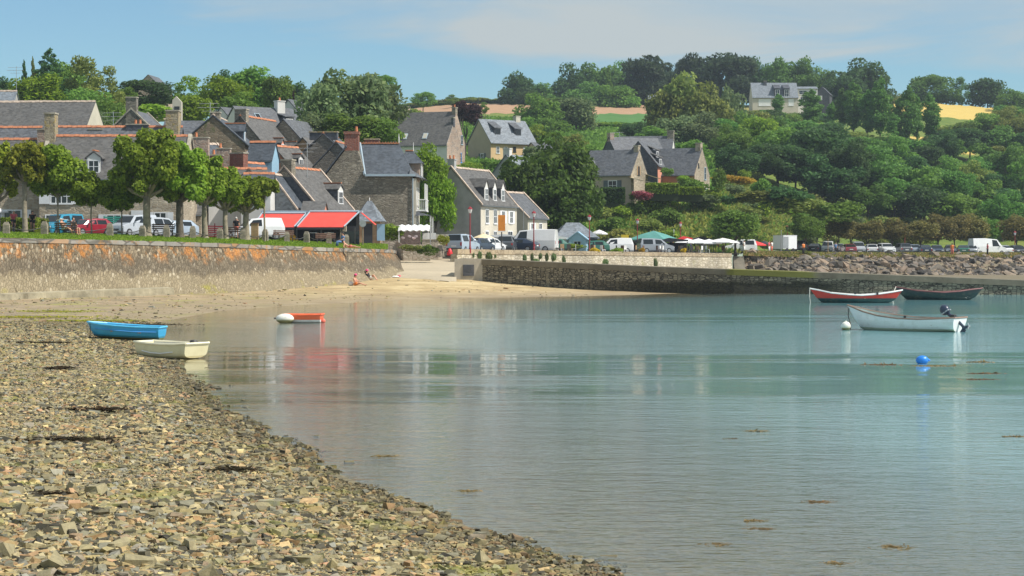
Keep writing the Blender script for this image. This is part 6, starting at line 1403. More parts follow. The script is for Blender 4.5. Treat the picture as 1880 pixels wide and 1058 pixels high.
# cream pram dinghy at the water's edge
px_,dd=312,F*3.27/(655-461.)
cm=hull_mat('cream_hull',[(0,(.34,.26,.10)),(zf(.03),(.58,.50,.27)),(zf(.12),(.74,.68,.44))],.4,(.50,.42,.22))
stc=[(0,.40,.50,.06,-.10),(.06,.47,.49,.0,-.04),(.3,.60,.47,-.03,0),(.6,.63,.46,-.04,0),(.85,.58,.47,-.01,0),(1,.50,.50,.05,.10)]
cb=open_boat('dinghy','cream plastic pram dinghy at the water edge, in front of the blue dinghy',2.15,stc,(X(px_,dd),dd,-.03),R(-36),cm,seat_mat('pram_lining',(.62,.62,.56)),plain('cream_rail',(.80,.76,.56),.4,.06,4),thwarts=[(-.1,.3,.22,.55),(.8,.3,.24,.5)],power=4.0,railr=.04,transom=cm)
obj('rubbing_strake',MB().tube([(-.62,-.60,.25),(-.2,-.645,.2),(.25,-.655,.19),(.7,-.60,.24)],.022,6),M['whitep'],cb)
cl=thing('rope_coil','dark coil of rope on the stern of the cream dinghy','rope',(0,0,0)); q=Matrix.Translation((X(px_,dd),dd,-.03))@Matrix.Rotation(R(-36),4,'Z')@Vector((.92,.1,.49)); cl.location=q
obj('coil',MB().lathe([(.05,0),(.12,.0),(.13,.05),(.10,.1),(.05,.11)],10),M['iron'],cl); obj('loop',MB().tube([(.1*math.cos(a),.1*math.sin(a)-.12,.02) for a in [k*.6 for k in range(11)]],.02,5),M['iron'],cl)
bq=Matrix.Translation((X(px_,dd),dd,-.03))@Matrix.Rotation(R(-36),4,'Z')@Vector((-1.22,-.1,.5)); rope('short dark painter hanging over the bow of the cream dinghy',[bq,bq+Vector((0,-.03,-.1)),bq+Vector((-.04,-.04,-.24))],.018)

# seaweed heaps on the beach and floating
def weed(px,py,w,dp,mat,label,z=None,n=260,h=.06,name='seaweed',cat='seaweed',group=None):
    dd=F*(3.3-(z if z is not None else .3))/(py-461.); x=X(px,dd); zz=z if z is not None else float(beach_z(np.array([x]),np.array([dd]))[0])+.03
    rg=np.random.default_rng(int(px+py)); p=np.stack([rg.normal(0,.38,n)*w/2,rg.normal(0,.4,n)*dp/2,np.abs(rg.normal(0,.5,n))*h],-1); a=rg.normal(size=(n,3)); a[:,2]*=.10; a/=np.linalg.norm(a,axis=1)[:,None]; b=rg.normal(size=(n,3)); b[:,2]*=.12; b/=np.linalg.norm(b,axis=1)[:,None]
    s=min(.09,w*.09)*rg.uniform(.5,1.5,n)[:,None]; v=np.stack([p-a*s,p-b*s*.35,p+a*s,p+b*s*.35],1).reshape(-1,3)
    o=obj(name,mesh_np(name,v,quads=np.arange(n*4).reshape(-1,4)),M[mat],loc=(x,dd,zz)); return tag(o,label,cat,group)
for px,py,w,dp,lb in [(165,746,1.9,.5,'long dark weed heap across the middle of the shingle'),(125,806,2.1,.6,'broad black weed patch lower on the shingle'),(108,674,1.2,.6,'small weed heap far up the shingle'),(95,912,.8,.4,'weed caught among the dark rocks on the left'),(430,846,.9,.5,'dark weed patch near the water edge'),(65,628,2.2,.5,'weed strand left of the blue dinghy'),]:
    weed(px,py,w,dp,'weed',lb,n=int(260*w),h=.04)
for k,(px,py,w,dp) in enumerate([(60,575,9,1.2),(160,580,8,1.0),(255,586,6,.8),(100,566,6,1),(560,520,8,.7),(470,524,7,.6),(640,513,6,.5),(700,505,7,.6),(815,545,2,.3),(640,552,2.4,.4),(1107,526,2,.3),(890,512,9,.7),(1010,519,6,.4)]):
    weed(px,py,w,dp*2,'algae' if k in (0,1,3) else 'weed','strand of wrack lying on the far beach',n=int(160*w),h=.05,group='strands of wrack on the beach')
for px,py,w,dp in [(1622,670,1.4,.5),(1712,672,1.8,.5),(1800,665,1.0,.4),(1806,686,1.3,.4),(1800,697,1.1,.3),(1389,792,.6,.25),(1345,806,.35,.15),(1864,802,.6,.2),(1505,922,.55,.3),(710,838,.6,.2),(860,902,.5,.2),(1385,957,.4,.2),(1640,1005,.5,.4),(1400,972,.4,.2),(1320,1000,.4,.3),(1535,1035,.4,.25)]:
    weed(px,py,w,dp,'weedg','patch of golden weed floating on the water','' and 0 or .004,n=int(40+60*w),h=.006,group='patches of floating weed')
g=random.Random(3)
for k in range(15):
    t=g.random(); i=g.randrange(3,14); (x0,y0),(x1,y1)=SHORE[i],SHORE[i+1]; x=x0+(x1-x0)*t+g.uniform(-.05,.9); y=y0+(y1-y0)*t+g.uniform(-.3,.5)
    V,Q=shards(np.zeros(1),np.zeros(1),np.zeros(1),np.array([g.uniform(.06,.12)]),(.25,.4),.15); o=obj('rock',mesh_np('rock',V,quads=Q),M['shingle'],loc=(x,y,-.012)); tag(o,'dark wet stone standing in the shallows just off the shingle','rock','stones in the shallows')

# ================================================================ VEHICLES
def car(kind, col, label, px, py, d, rz, group=None, name=None, cat='car', z=None, rear=False):
    """px, py: pixel of the ground under the vehicle's middle"""
    D=dict(
     hatch=(4.0,1.72,1.48,[(-2.0,.62),(-1.95,.75),(-1.15,.95)],(-.55,1.38),(1.35,1.45),(1.95,.98),.95),
     saloon=(4.4,1.76,1.45,[(-2.2,.6),(-2.12,.75),(-1.1,.93)],(-.35,1.36),(1.0,1.42),(2.1,1.0),.93),
     suv=(4.45,1.84,1.66,[(-2.2,.72),(-2.12,.92),(-1.15,1.08)],(-.5,1.58),(1.6,1.64),(2.15,1.1),1.06),
     mpv=(4.4,1.82,1.84,[(-2.2,.70),(-2.12,.90),(-1.35,1.10)],(-.6,1.74),(1.95,1.82),(2.18,1.15),1.10),
     van=(5.4,2.0,2.45,[(-2.7,.80),(-2.6,1.05),(-2.0,1.28)],(-1.25,2.28),(2.62,2.42),(2.7,1.3),1.25))[kind]
    L,Wd,H,hood,(xr,zr),(xb,zb),(xt,ztl),belt=D; hw=Wd/2; L2=L/2
    base=z if z is not None else gz(px,d); r=thing(name or {'van':'parked_van','mpv':'parked_van'}.get(kind,'parked_car'),label,cat,(X(px,d),d,base+.0),rz,group)
    # body loft: stations along x with belt and roof
    S_=[]
    for x,zt in ((-L2,hood[0][1]),(-L2+.07,hood[1][1]),(hood[2][0],hood[2][1])): S_.append((x,zt,.80,.96 if x>-L2+.01 else .86))
    S_.append((xr,zr,.74,1)); S_.append(((xr+xb)/2,H,.74,1)); S_.append((xb,zb,.74,.99)); S_.append((xt,ztl,.80,.95)); S_.append((L2,ztl-.12,.80,.93))
    rings=[]
    for x,zt,wt,wb in S_:
        b=hw*wb; zbel=min(belt,zt-.02); t=hw*(wt if zt>belt+.1 else .93)*wb
        rings.append([(x,-b*.92,.24),(x,-b,.42),(x,-b,.7 if zbel>.75 else zbel*.8),(x,-b*.985,zbel),(x,-t,zt-.05),(x,-t*.86,zt),(x,t*.86,zt),(x,t,zt-.05),(x,b*.985,zbel),(x,b,.7 if zbel>.75 else zbel*.8),(x,b,.42),(x,b*.92,.24)])
    obj('body',MB().loft(rings),col,r)
    # glass set a little proud of the shell
    gl=M['carglass']; pan=kind=='van' or (kind=='mpv' and rear=='panel')
    def sidez(x):  # roof half-width line
        return hw*.74
    def sidepoly(pts,off=.012):
        out=[]
        for s in (-1,1):
            mb=MB(); vs=[]
            for x,zz in pts:
                zt=np.interp(x,[hood[2][0],xr,(xr+xb)/2,xb,xt],[hood[2][1],zr,H,zb,ztl]); f=(zz-belt)/max(zt-.05-belt,.05); y=hw*.985*(1-f)+hw*.74*f+off
                vs.append((x,s*y,zz)); 
            n_=len(vs); vs+= [(x,y-s*.03,zz) for x,y,zz in vs]; mb.add(vs,[tuple(range(n_)),tuple(range(n_,2*n_))[::-1]]+[(i,(i+1)%n_,(i+1)%n_+n_,i+n_) for i in range(n_)]); obj('side_window',mb,gl,r)
    zt_=lambda x:float(np.interp(x,[hood[2][0],xr,(xr+xb)/2,xb,xt],[hood[2][1],zr,H,zb,ztl]))-.13
    fx=hood[2][0]+.42; mid=(xr+xb)/2-.15
    sidepoly([(fx,belt+.03),(min(mid,xr+.9)-.05,belt+.03),(min(mid,xr+.9)-.05,zt_(min(mid,xr+.9))),(xr+.12,zt_(xr+.12)),(fx+.05,belt+.08)])
    if not pan:
        sidepoly([(mid+.05,belt+.03),(xb-.12,belt+.03),(xb-.15,zt_(xb-.15)),(mid+.05,zt_(mid))])
    def endglass(xa,za,wa,xc,zc,wc,o,nm):
        dx=xc-xa; dz=zc-za; l_=math.hypot(dx,dz); nx_,nz_=(-dz/l_,dx/l_) if o<0 else (dz/l_,-dx/l_)
        if nz_<0: nx_,nz_=-nx_,-nz_
        P0=(xa+dx*.08,za+dz*.08); P1=(xa+dx*.9,za+dz*.9)
        vs=[(p[0]+nx_*e,s*w,p[1]+nz_*e) for e in (.02,-.02) for p,w in ((P0,wa),(P1,wc)) for s in (-1,1)]
        obj(nm,MB().add(vs,[(0,1,3,2),(4,6,7,5),(0,4,5,1),(2,3,7,6),(0,2,6,4),(1,5,7,3)]),gl,r)
    endglass(hood[2][0],hood[2][1],hw*.86,xr,zr,hw*.68,-1,'windscreen')
    if not pan: endglass(xt,ztl,hw*.80,xb,zb,hw*.66,1,'rear_window')
    for x in (-L2+.72 if kind!='van' else -L2+.85, L2-.78 if kind!='van' else L2-1.1):
        for s in (-1,1):
            w=obj('wheel',MB().lathe([(.0,0),(.31,0),(.33,.04),(.33,.18),(.31,.2),(0,.2)],14),M['tyre'],r,loc=(x,s*hw-(.19 if s>0 else .01),.33)); w.rotation_euler=(R(-90) if s>0 else R(-90),0,0)
            rim=obj('rim',MB().lathe([(0,-.012 if s<0 else .19),(.2,-.012 if s<0 else .19),(.21,.01 if s<0 else .212),(0,.02 if s<0 else .215)],12),M['steel'],w)
    for s in (-1,1):
        obj('headlight',MB().cbox((-L2+.06,s*hw*.70,hood[0][1]+.04),(.14,.34,.14)),M['headl'],r)
        obj('tail_light',MB().cbox((L2-.04,s*hw*.82,ztl-.28),(.10,.16,.34 if kind in('mpv','van') else .2)),M['taill'],r)
        obj('door_mirror',MB().cbox((fx+.02,s*(hw+.10),belt+.06),(.12,.18,.14)),col,r)
    obj('bumper',MB().box(-L2-.03,-L2+.12,-hw*.84,hw*.84,.26,.46).box(L2-.10,L2+.03,-hw*.84,hw*.84,.28,.48),M['iron'],r)
    obj('grille',MB().box(-L2-.02,-L2+.05,-hw*.42,hw*.42,.50,.63),M['iron'],r)
    obj('number_plate',MB().box(-L2-.045,-L2-.03,-.26,.26,.34,.45),M['whitep'],r); obj('number_plate',MB().box(L2+.03,L2+.045,-.26,.26,.62 if kind!='van' else .5,.73 if kind!='van' else .61),M['whitep'],r)
    return r
M['headl']=plain('headlamp_glass',(.70,.72,.74),.15,.05,5); M['taill']=plain('tail_lamp_red',(.45,.02,.02),.25,.05,5)
def cp(nm,c):
    m=plain('paint_'+nm,c,.28,.04,2); m.node_tree.nodes['Principled BSDF'].inputs['Coat Weight'].default_value=.6; m.node_tree.nodes['Principled BSDF'].inputs['Coat Roughness'].default_value=.08; return m
PC=dict(turq=cp('turquoise',(.03,.27,.42)),red=cp('red',(.30,.015,.03)),silver=cp('silver',(.46,.50,.55)),white=cp('white',(.78,.79,.80)),grey=cp('grey',(.30,.33,.37)),navy=cp('navy',(.025,.04,.075)),black=cp('black',(.018,.02,.025)),lblue=cp('light_blue',(.38,.46,.55)),green=cp('green',(.04,.16,.12)),maroon=cp('maroon',(.28,.04,.06)),dgrey=cp('dark_grey',(.09,.10,.115)))
car('mpv',PC['turq'],'turquoise blue van behind the bench with the sunbathers',112,428,166,R(62))
car('hatch',PC['red'],'dark red hatchback between the turquoise van and the green fence',164,430,166,R(48))
car('mpv',PC['silver'],'silver van seen from the front between two slender tree trunks',246,432,165,R(58),rear='panel')
car('suv',PC['silver'],'silver four-wheel-drive car seen from behind right of the thick plane trunk',293,436,167,R(-122))
car('hatch',PC['lblue'],'pale blue-grey car between the second and third plane trunks',321,437,168,R(50))
car('mpv',PC['white'],'white van behind the last plane trunk near the red awnings',472,444,167,R(20),rear='panel')
# along the quay
QC='cars parked along the quay'
for k,(kd,c,px,d,rz,lb,nm) in enumerate([
 ('mpv','lblue',850,193,-112,'pale blue people carrier under the first lamp post on the quay',0),('hatch','navy',880,198,-115,'dark blue hatchback with red tail light next to the pale blue people carrier',0),('hatch','white',899,202,-118,'white hatchback behind the dark blue one under the cream parasol',0),
 ('suv','dgrey',930,206,-95,'dark estate car in front of the white marquee',0),('saloon','navy',950,209,-20,'dark blue saloon nosing past the white van on the quay',0),('van','white',977,213,-12,'tall white panel van beside the second quay lamp post',0),('hatch','green',1009,219,10,'low dark green car half hidden behind the parapet',0),
 ('hatch','green',1086,230,8,'green and white car in front of the pale blue hut',0),('mpv','white',1128,236,4,'white small van with a side door open, front to the left',0),('mpv','grey',1203,245,-165,'grey small van with white tailgate under the dark awnings',0),('mpv','white',1358,269,5,'white people carrier beneath the largest round promenade tree',0)]):
    o=car(kd,PC[c],lb,px,0,d,R(rz),QC,rear='panel' if (kd,c,px)==('mpv','white',1128) else False)
g=random.Random(8)
RL=[(1470,'dgrey','suv','dark grey off-roader right of the white box trailer'),(1497,'black','saloon','black saloon beside the camper van'),(1520,'white','mpv','white camper van with roof load on the promenade'),(1557,'maroon','hatch','maroon car between two brown trees'),(1575,'silver','mpv','silver people carrier right of the maroon car'),(1598,'white','hatch','white hatchback right of the silver people carrier'),(1626,'white','suv','white off-roader in the middle of the far car row'),(1655,'dgrey','suv','dark grey off-roader right of the white one'),(1676,'lblue','hatch','pale blue car half hidden by the dark off-roader'),(1697,'navy','saloon','navy saloon under the yellowish tree'),(1720,'navy','saloon','second navy saloon under the brown trees'),(1745,'dgrey','hatch','grey hatchback behind the person in orange'),(1768,'green','saloon','dark green saloon left of the large white van'),(1785,'grey','hatch','grey hatchback touching the large white van'),(1840,'white','saloon','white saloon right of the large white van'),(1868,'black','hatch','black hatchback at the right edge'),(1900,'silver','hatch','silver hatchback cut by the right edge'),(1540,'grey','hatch','grey hatchback behind the tall thin pole'),(1612,'silver','saloon','silver saloon behind the white hatchback')]
for px,c,kd,lb in RL: car(kd,PC[c],lb,px,0,293+g.uniform(-2,2) if px not in(1540,1612) else 296,R(g.choice([-100,80,95,-85])+g.uniform(-10,10)),'cars in the far promenade car park')
car('van',PC['white'],'large white panel van parked at the right end of the promenade',1812,0,292,R(195),name='parked_van',cat='van')
bxr=thing('box_trailer','white box trailer with silver doors among the promenade trees','trailer',ground_at(1441,279),R(38))
obj('body',MB().box(-1.35,1.35,-1,1,.5,2.35),PC['white'],bxr); obj('door',MB().box(-1.30,-.35,-1.03,-1.003,.6,2.2),M['steel'],bxr); obj('roof',MB().box(-1.38,1.38,-1.03,1.03,2.353,2.42),PC['white'],bxr)
for s in (-.6,.6): obj('wheel',MB().lathe([(0,-1.05),(.3,-1.05),(.3,-.9),(0,-.9)],12),M['tyre'],bxr,loc=(s,0,.3)).rotation_euler=(R(-90),0,0)

# ================================================================ RESTAURANT, KIOSK, GARDEN WALLS
d=172; s=S(d); rest=thing('restaurant_terrace','open restaurant terrace with two bright red awnings below the tall stone house','restaurant',P(560,443,d))
K=lambda x,y:((x-560)/s,(443-y)/s)
def awn(nm,a,b,c_,e,par,y0=2.6,y1=-.3):
    """four pixel corners: back-left, back-right, front-right, front-left"""
    A,B,C_,E_=[K(*q) for q in (a,b,c_,e)]
    vs=[(A[0],y0,A[1]),(B[0],y0,B[1]),(C_[0],y1,C_[1]),(E_[0],y1,E_[1])]; vs+=[(x,y,z-.04) for x,y,z in vs]
    o=obj(nm,MB().add(vs,[(0,1,2,3),(7,6,5,4),(0,4,5,1),(1,5,6,2),(2,6,7,3),(3,7,4,0)]),M['awning'],par)
    obj('valance',MB().box(E_[0],C_[0],y1-.03,y1-.0,E_[1]-.22,E_[1]-.045),M['cloth_k'],o)
    obj('cassette',MB().tube([(A[0],y0+.05,A[1]+.08),(B[0],y0+.05,B[1]+.08)],.11,6),M['flash'],o)
    for q0,q1 in ((A,E_),(B,C_)): obj('awning_arm',MB().tube([(q0[0],y0,q0[1]+.04),(q1[0],y1,q1[1]+.04)],.06,5),M['flash'],o)
    return o
awn('awning',(474,392),(556,392),(541,417),(464,417),rest); awn('awning',(563,389),(655,389),(632,417),(546,417),rest,2.6,-.35)
b0,b1=K(474,0)[0],K(655,0)[0]; obj('frame_box',MB().box(b0+.05,b1,2.75,3.0,-.3,K(0,388)[1]-.05),M['cloth_k'],rest)
obj('roof_edge',MB().box(b0-.1,b1+.25,2.72,4.2,K(0,390)[1]+.02,K(0,386)[1]+.02),M['flash'],rest)
# far-side awning seen under the end
A,B=K(655,389),K(684,411); vs=[(A[0]+.15,2.4,A[1]),(A[0]+.15,4.8,A[1]),(B[0],5.0,B[1]),(B[0],2.5,B[1])]; vs+=[(x,y,z-.05) for x,y,z in vs]
obj('awning',MB().add(vs,[(0,1,2,3),(7,6,5,4),(0,4,5,1),(1,5,6,2),(2,6,7,3),(3,7,4,0)]),M['awning'],rest)
for x in (470,512,545,590,628,652): q=K(x,0)[0]; obj('post',MB().box(q-.06,q+.06,-.25,-.13,-.4,K(0,418)[1]),M['iron'],rest)
q=K(652,0)[0]; obj('post',MB().box(q-.1,q+.1,2.5,2.7,-.4,K(0,389)[1]),M['iron'],rest)
obj('glass_screen',MB().box(K(628,0)[0],K(660,0)[0],-.1,-.06,-.4,K(0,425)[1]),M['carglass'],rest)
q=K(630,0)[0]; obj('stone_pillar',MB().box(q-.28,q+.24,.2,.8,-.4,K(0,414)[1]),M['rubble_tan'],rest)
obj('interior_shade',MB().box(b0+.1,b1-.1,1.6,1.7,-.4,K(0,421)[1]+.3),M['cloth_k'],rest)  # dark sheet, the shade under the awnings put into its colour
for k,(x,l_) in enumerate(((575,'left'),(604,'middle'),(646,'right'))):
    t_=thing('dining_table','small dark restaurant table under the awnings','table',P(x,443,d)+Vector((0,.3,0)),0,'tables under the red awnings'); obj('table_top',MB().box(-.4,.4,-.35,.35,.7,.74),M['whitep'],t_); obj('leg',MB().box(-.05,.05,-.05,.05,-.3,.7),M['iron'],t_)
kd=thing('kiosk','small wooden kiosk with a conical slate roof right of the awnings','kiosk',P(678,446,186)); s=S(186)
obj('wall',MB().box(-1.15,1.0,0,2.2,-.4,2.0),M['woodl'],kd); obj('roof',MB().add([(-2.0,-.35,2.0),(1.45,-.35,2.0),(1.45,2.6,2.0),(-2.0,2.6,2.0),(-.25,1.1,3.95),(.15,1.1,3.95),(-1.15,.3,2.45),(.75,.3,2.45)],[(0,1,7,6),(6,7,5,4),(1,2,5,7),(2,3,4,5),(3,0,6,4),(3,2,1,0)]),M['slate_pale'],kd)
obj('door',MB().box(-.5,.3,-.04,-.003,-.3,1.8),M['dframe'],kd); obj('panel',MB().box(.72,1.45,-.12,-.06,.2,1.75),M['lightblue'],kd)
obj('finial',MB().tube([(-.05,1.1,3.95),(-.05,1.1,4.25)],.05,5),M['whitep'],kd)
def lowwall(label,pts,h,t,mat,capm=None,name='garden_wall',group=None):
    """pts: (px, d, top pixel row)"""
    o=thing(name,label,'wall',P(pts[0][0],pts[0][2],pts[0][1]),0,group); L0=Vector(o.location); rg=[]
    for px,d_,y_ in pts:
        q=P(px,y_,d_)-L0; rg.append([(q.x,q.y,q.z-h),(q.x,q.y,q.z),(q.x,q.y+t,q.z),(q.x,q.y+t,q.z-h)])
    obj('wall_face',MB().loft(rg),M[mat],o)
    if capm: obj('coping',MB().loft([[(a[1][0],a[1][1]-.05,a[1][2]+.003),(a[1][0],a[1][1]-.05,a[1][2]+.09),(a[1][0],a[1][1]+t+.05,a[1][2]+.09),(a[1][0],a[1][1]+t+.05,a[1][2]+.003)] for a in rg]),M[capm],o)
    return o
M['gardenst']=stone('garden_wall_stone',[(.38,.32,.25),(.52,.46,.37),(.45,.37,.30),(.60,.55,.46)],.45,.28,(.40,.35,.27))
M['purplest']=stone('purple_stone',[(.17,.12,.11),(.26,.19,.17),(.21,.15,.14)],.3,.16,(.20,.16,.14))
lowwall('pale rubble garden wall between the kiosk and the slipway',[(680,187,442),(706,187,442),(728,187,443),(740,186,449),(790,186,449)],2.2,.4,'gardenst'); lowwall('pale rubble garden wall end rising behind the green weeds',[(775,190,441),(805,190,441),(812,191,441)],2.2,.4,'gardenst','coping')
lowwall('purplish stone wall behind the pink-white flowers',[(736,193,430),(752,193,424),(772,193,424)],3.0,.5,'purplest')
lowwall('low wall with white balustrade under the veranda',[(776,192,428),(800,192,428)],1.2,.2,'whitep',None); lowwall('low tan wall between the slipway and the first quay cars',[(806,194,447),(840,194,447)],1.4,.3,'gardenst')
tc_=thing('terrace_canopy','white scalloped canvas canopy on the terrace below the balcony','canopy',P(756,418,191)); mb=MB(); rg=[]
for k in range(11): x=-1.3+k*.3; z=.12*(k%2); rg.append([(x,-.6,z-.35),(x,.9,z+.2),(x,.95,z+.15),(x,-.55,z-.42)])
mb.loft(rg); obj('canvas',mb,M['cloth_w'],tc_); 
for x in (-1.2,1.6): obj('post',MB().box(x-.05,x+.05,-.5,-.4,-2.2,-.3),M['whitep'],tc_)
fe=thing('slatted_fence','pale wooden fence of spaced panels beside the first quay cars','fence',P(822,448,196))
for k in range(5): obj('panel',MB().box(-1.05+k*.52-.22,-1.05+k*.52+.22,0,.04,.05,.95),M['woodw'] if 'woodw' in M else M['cream'],fe)
obj('rail',MB().box(-1.35,1.35,.045,.09,.2,.28).box(-1.35,1.35,.045,.09,.75,.83),M['woodl'],fe)
gf=thing('green_fence','turquoise-green horizontal slatted fence between the red car and silver van','fence',P(207,432,170)); mb=MB()
for k in range(9): mb.box(-.75,1.15,0,.05,.1+k*.17,.22+k*.17)
obj('slat_panel',mb,M['greenfence'],gf); 
for x in (-.75,.2,1.12): obj('post',MB().box(x-.05,x+.05,.055,.14,-.2,1.65),M['greenfence'],gf)

# ================================================================ STREET FURNITURE
def lamp(px, ytop, d, label):
    zt=Z(ytop,d); zb=gz(px,d) if px>712 else gz(px,d); h=zt-zb; r=thing('street_lamp',label,'street lamp',(X(px,d),d,zb),0,'red lantern lamp posts along the quay')
    obj('pole',MB().lathe([(.11,0),(.11,.5),(.075,.6),(.055,h*.5),(.045,h-.75),(.08,h-.72),(.08,h-.66)],8),M['redpaint'],r)
    l=obj('lantern',MB().lathe([(.10,h-.66),(.21,h-.30),(.21,h-.28)],6),M['headl'],r); obj('lantern_cap',MB().lathe([(.25,h-.275),(.16,h-.12),(.05,h-.05),(.02,h)],6),M['redpaint'],l)
for px,yt,d,lb in [(863,379,188,'red lamp post in front of the grey gable, nearest the slipway'),(980,387,207,'red lamp post beside the tall white panel van'),(1082,394,227,'red lamp post in front of the grey hipped hut'),(1170,401,247,'red lamp post right of the small white van'),(1249,407,262,'red lamp post between the dark and white awnings'),(1318,410,270,'red lamp post at the end of the white parasols'),(1445,414,300,'red lamp post in front of the white box trailer'),(1661,415,302,'red lamp post among the brown promenade trees'),(1863,424,303,'red lamp post near the right edge among brown trees')]: lamp(px,yt,d,lb)
def pole(px,yt,d,rad,mat,label,name='flagpole',cat='pole',zb=None):
    z0=gz(px,d) if zb is None else zb; h=Z(yt,d)-z0; r=thing(name,label,cat,(X(px,d),d,z0)); obj('shaft',MB().tube([(0,0,-.2),(0,0,h)],[rad,rad*.7],6),M[mat],r); obj('finial',MB().ball((0,0,h),rad*1.3,6,4),M[mat],r); return r
pole(1047,366,238,.07,'whitep','white flagpole in front of the big dark chestnut'); pole(961,377,225,.045,'steel','thin pale pole beside the flat grey annexe'); pole(1434,424,268,.06,'steel','thin mast standing on the boulder bank before the white trailer',zb=1.0); pole(1520,440,272,.06,'woodl','thin wooden pole before the camper van'); pole(1237,423,268,.07,'whitep','short white pole right of the green canopy'); pole(879,180,520,.10,'iron','thin mast on the skyline above the purple tree','mast','mast')
def aerial(px,yt,d,h,label):
    t_=P(px,yt,d); r=thing('tv_aerial',label,'aerial',(t_.x,t_.y,t_.z-h)); obj('mast',MB().tube([(0,0,0),(0,0,h)],.035,5),M['steel'],r); mb=MB()
    for z,w in ((h-.15,1.1),(h-.55,1.3),(h-.9,.8)): mb.tube([(-w,0,z),(w*.7,.3,z+.05)],.02,4)
    for k in range(7): x=-1+k*.28; mb.tube([(x,-.25,h-.5),(x,.3,h-.5)],.014,4)
    obj('antenna',mb,M['steel'],r)
aerial(564,262,187,4.0,'tall television aerial with cross arms in front of the slate-clad chimney'); aerial(208,205,205,3.2,'television aerial left of the shouldered chimney'); aerial(386,188,201,2.0,'short aerial on the brown gable chimney'); aerial(30,122,262,3.5,'thin aerial against the sky at the far left'); aerial(1137,242,300,1.6,'thin aerial on the hillside slate roof with the dark gable')
def signpost(): 
    t_=P(666,448,172); r=thing('road_sign','round road sign seen from behind on a grey post by the awnings','sign',(t_.x,t_.y,t_.z)); obj('post',MB().tube([(0,0,-.2),(0,0,1.9)],.05,6),M['granite'],r); q=obj('sign_disc',MB().lathe([(0,0),(.30,0),(.30,.03),(0,.03)],16),M['steel'],r,loc=(0,-.07,1.75)); q.rotation_euler=(R(90),0,0)
    t_=P(921,446,201); r=thing('notice_sign','orange rectangular sign on a dark post before the cream house','sign',(t_.x,t_.y,t_.z)); obj('sign_board',MB().box(-.36,.36,-.05,.05,1.2,2.8),M['orange'],r); obj('sign_stripe',MB().box(-.37,.37,-.055,.055,1.1,1.197),M['whitep'],r); obj('post',MB().tube([(0,0,-.4),(0,0,1.1)],.06,6),M['iron'],r)
    t_=P(790,447,188); r=thing('sign_post','slim grey post by the garden wall end','post',(t_.x,t_.y,t_.z)); obj('shaft',MB().tube([(0,0,-.3),(0,0,2.0)],.04,6),M['steel'],r); obj('finial',MB().ball((0,0,2.0),.05,6,4),M['steel'],r)
signpost()
dn_=thing('mooring_stone','short weathered grey stone bollard at the head of the slipway','bollard',P(808,470,189)); obj('stone',MB().lathe([(.42,-.1),(.36,.3),(.30,.75),(.24,.98),(.1,1.02)],9),M['granite'],dn_); obj('collar',MB().lathe([(.335,.5),(.35,.52),(.35,.58),(.32,.6)],9),M['iron'],dn_)
rs=thing('red_bollard','bright red rounded bollard on the slipway edge','bollard',P(826,471,188)); obj('body',MB().lathe([(.28,0),(.27,.3),(.20,.5),(.14,.68),(.05,.76)],10,(0,0,0)),plain('signal_red',(.75,.03,.04),.45,.05,3),rs,smooth=True); obj('base',MB().lathe([(.32,-.05),(.32,.06),(.2,.07)],10,(-.06,0,0)),M['iron'],rs)
# granite posts with chains along the lawn
PG='stubby granite posts with chains along the lawn'
posts=[(12,423),(82,426),(202,431),(262,434),(306,436),(354,439),(404,440),(446,443),(487,445),(527,447),(563,448),(604,449),(636,451)]
prev=None
for k,(px,py) in enumerate(posts):
    d=float(wall_d(px))+9.5; q=ground_at(px,d); h=.95 if k%3 else .85
    r=thing('granite_post',['squat granite post with rounded top on the lawn edge'][0],'bollard',q,random.uniform(-.2,.2),PG)
    obj('post',MB().loft([[(-.24,-.17,-.2),(.24,-.17,-.2),(.24,.17,-.2),(-.24,.17,-.2)],[(-.22,-.16,h*.75),(.22,-.16,h*.75),(.22,.16,h*.75),(-.22,.16,h*.75)],[(-.12,-.1,h),(.12,-.1,h),(.12,.1,h),(-.12,.1,h)]]),M['granite'],r)
    if prev is not None:
        a,b=prev+Vector((0,0,.6)),q+Vector((0,0,.6)); pts=[a.lerp(b,t)-Vector((0,0,.32*4*t*(1-t))) for t in [i/8 for i in range(9)]]
        c=obj('chain',MB().tube([p-a for p in pts],.03,4),M['iron'],loc=a); tag(c,'sagging iron chain between two granite posts on the lawn edge','chain','chains between the granite posts')
    prev=q
def bench(px,d,rz,label,mat='wood',zoff=0,group=None):
    r=thing('park_bench',label,'bench',ground_at(px,d),R(rz),group); 
    mb=MB()
    for k in range(4): mb.box(-.85,.85,-.22+k*.12,-.13+k*.12,.43,.47)
    obj('seat',mb,M[mat],r); mb=MB()
    for k in range(3): mb.cbox((0,.27+k*.03,.58+k*.14),(1.7,.03,.1),rx=R(-12))
    obj('backrest',mb,M[mat],r)
    for x in (-.7,.7):
        for y0,y1,z1 in ((-.2,-.22,.43),(.2,.36,.95)): obj('leg',MB().tube([(x,y0-.04*(y0<0),0),(x,y1,z1)],.035,5),M['iron'],r)
    return r
bench(124,142.8,170,'bench with two sunbathers in front of the turquoise van'); bench(521,163,8,'empty brown bench near the golden conifer'); bench(598,166.5,6,'empty bench in front of the dark end of the awnings'); bench(434,158.5,5,'brown bench beside the standing man'); bench(300,153,186,'dark bench behind the largest plane trunk')
bd=thing('newspaper','white open newspaper held over the sunbather on the bench','newspaper',ground_at(121,142.6)+Vector((-.15,-.3,1.12))); obj('page',MB().cbox((-.2,0,0),(.42,.56,.02),ry=R(-14)).cbox((.2,0,.0),(.42,.56,.02),ry=R(10)),M['whitep'],bd)
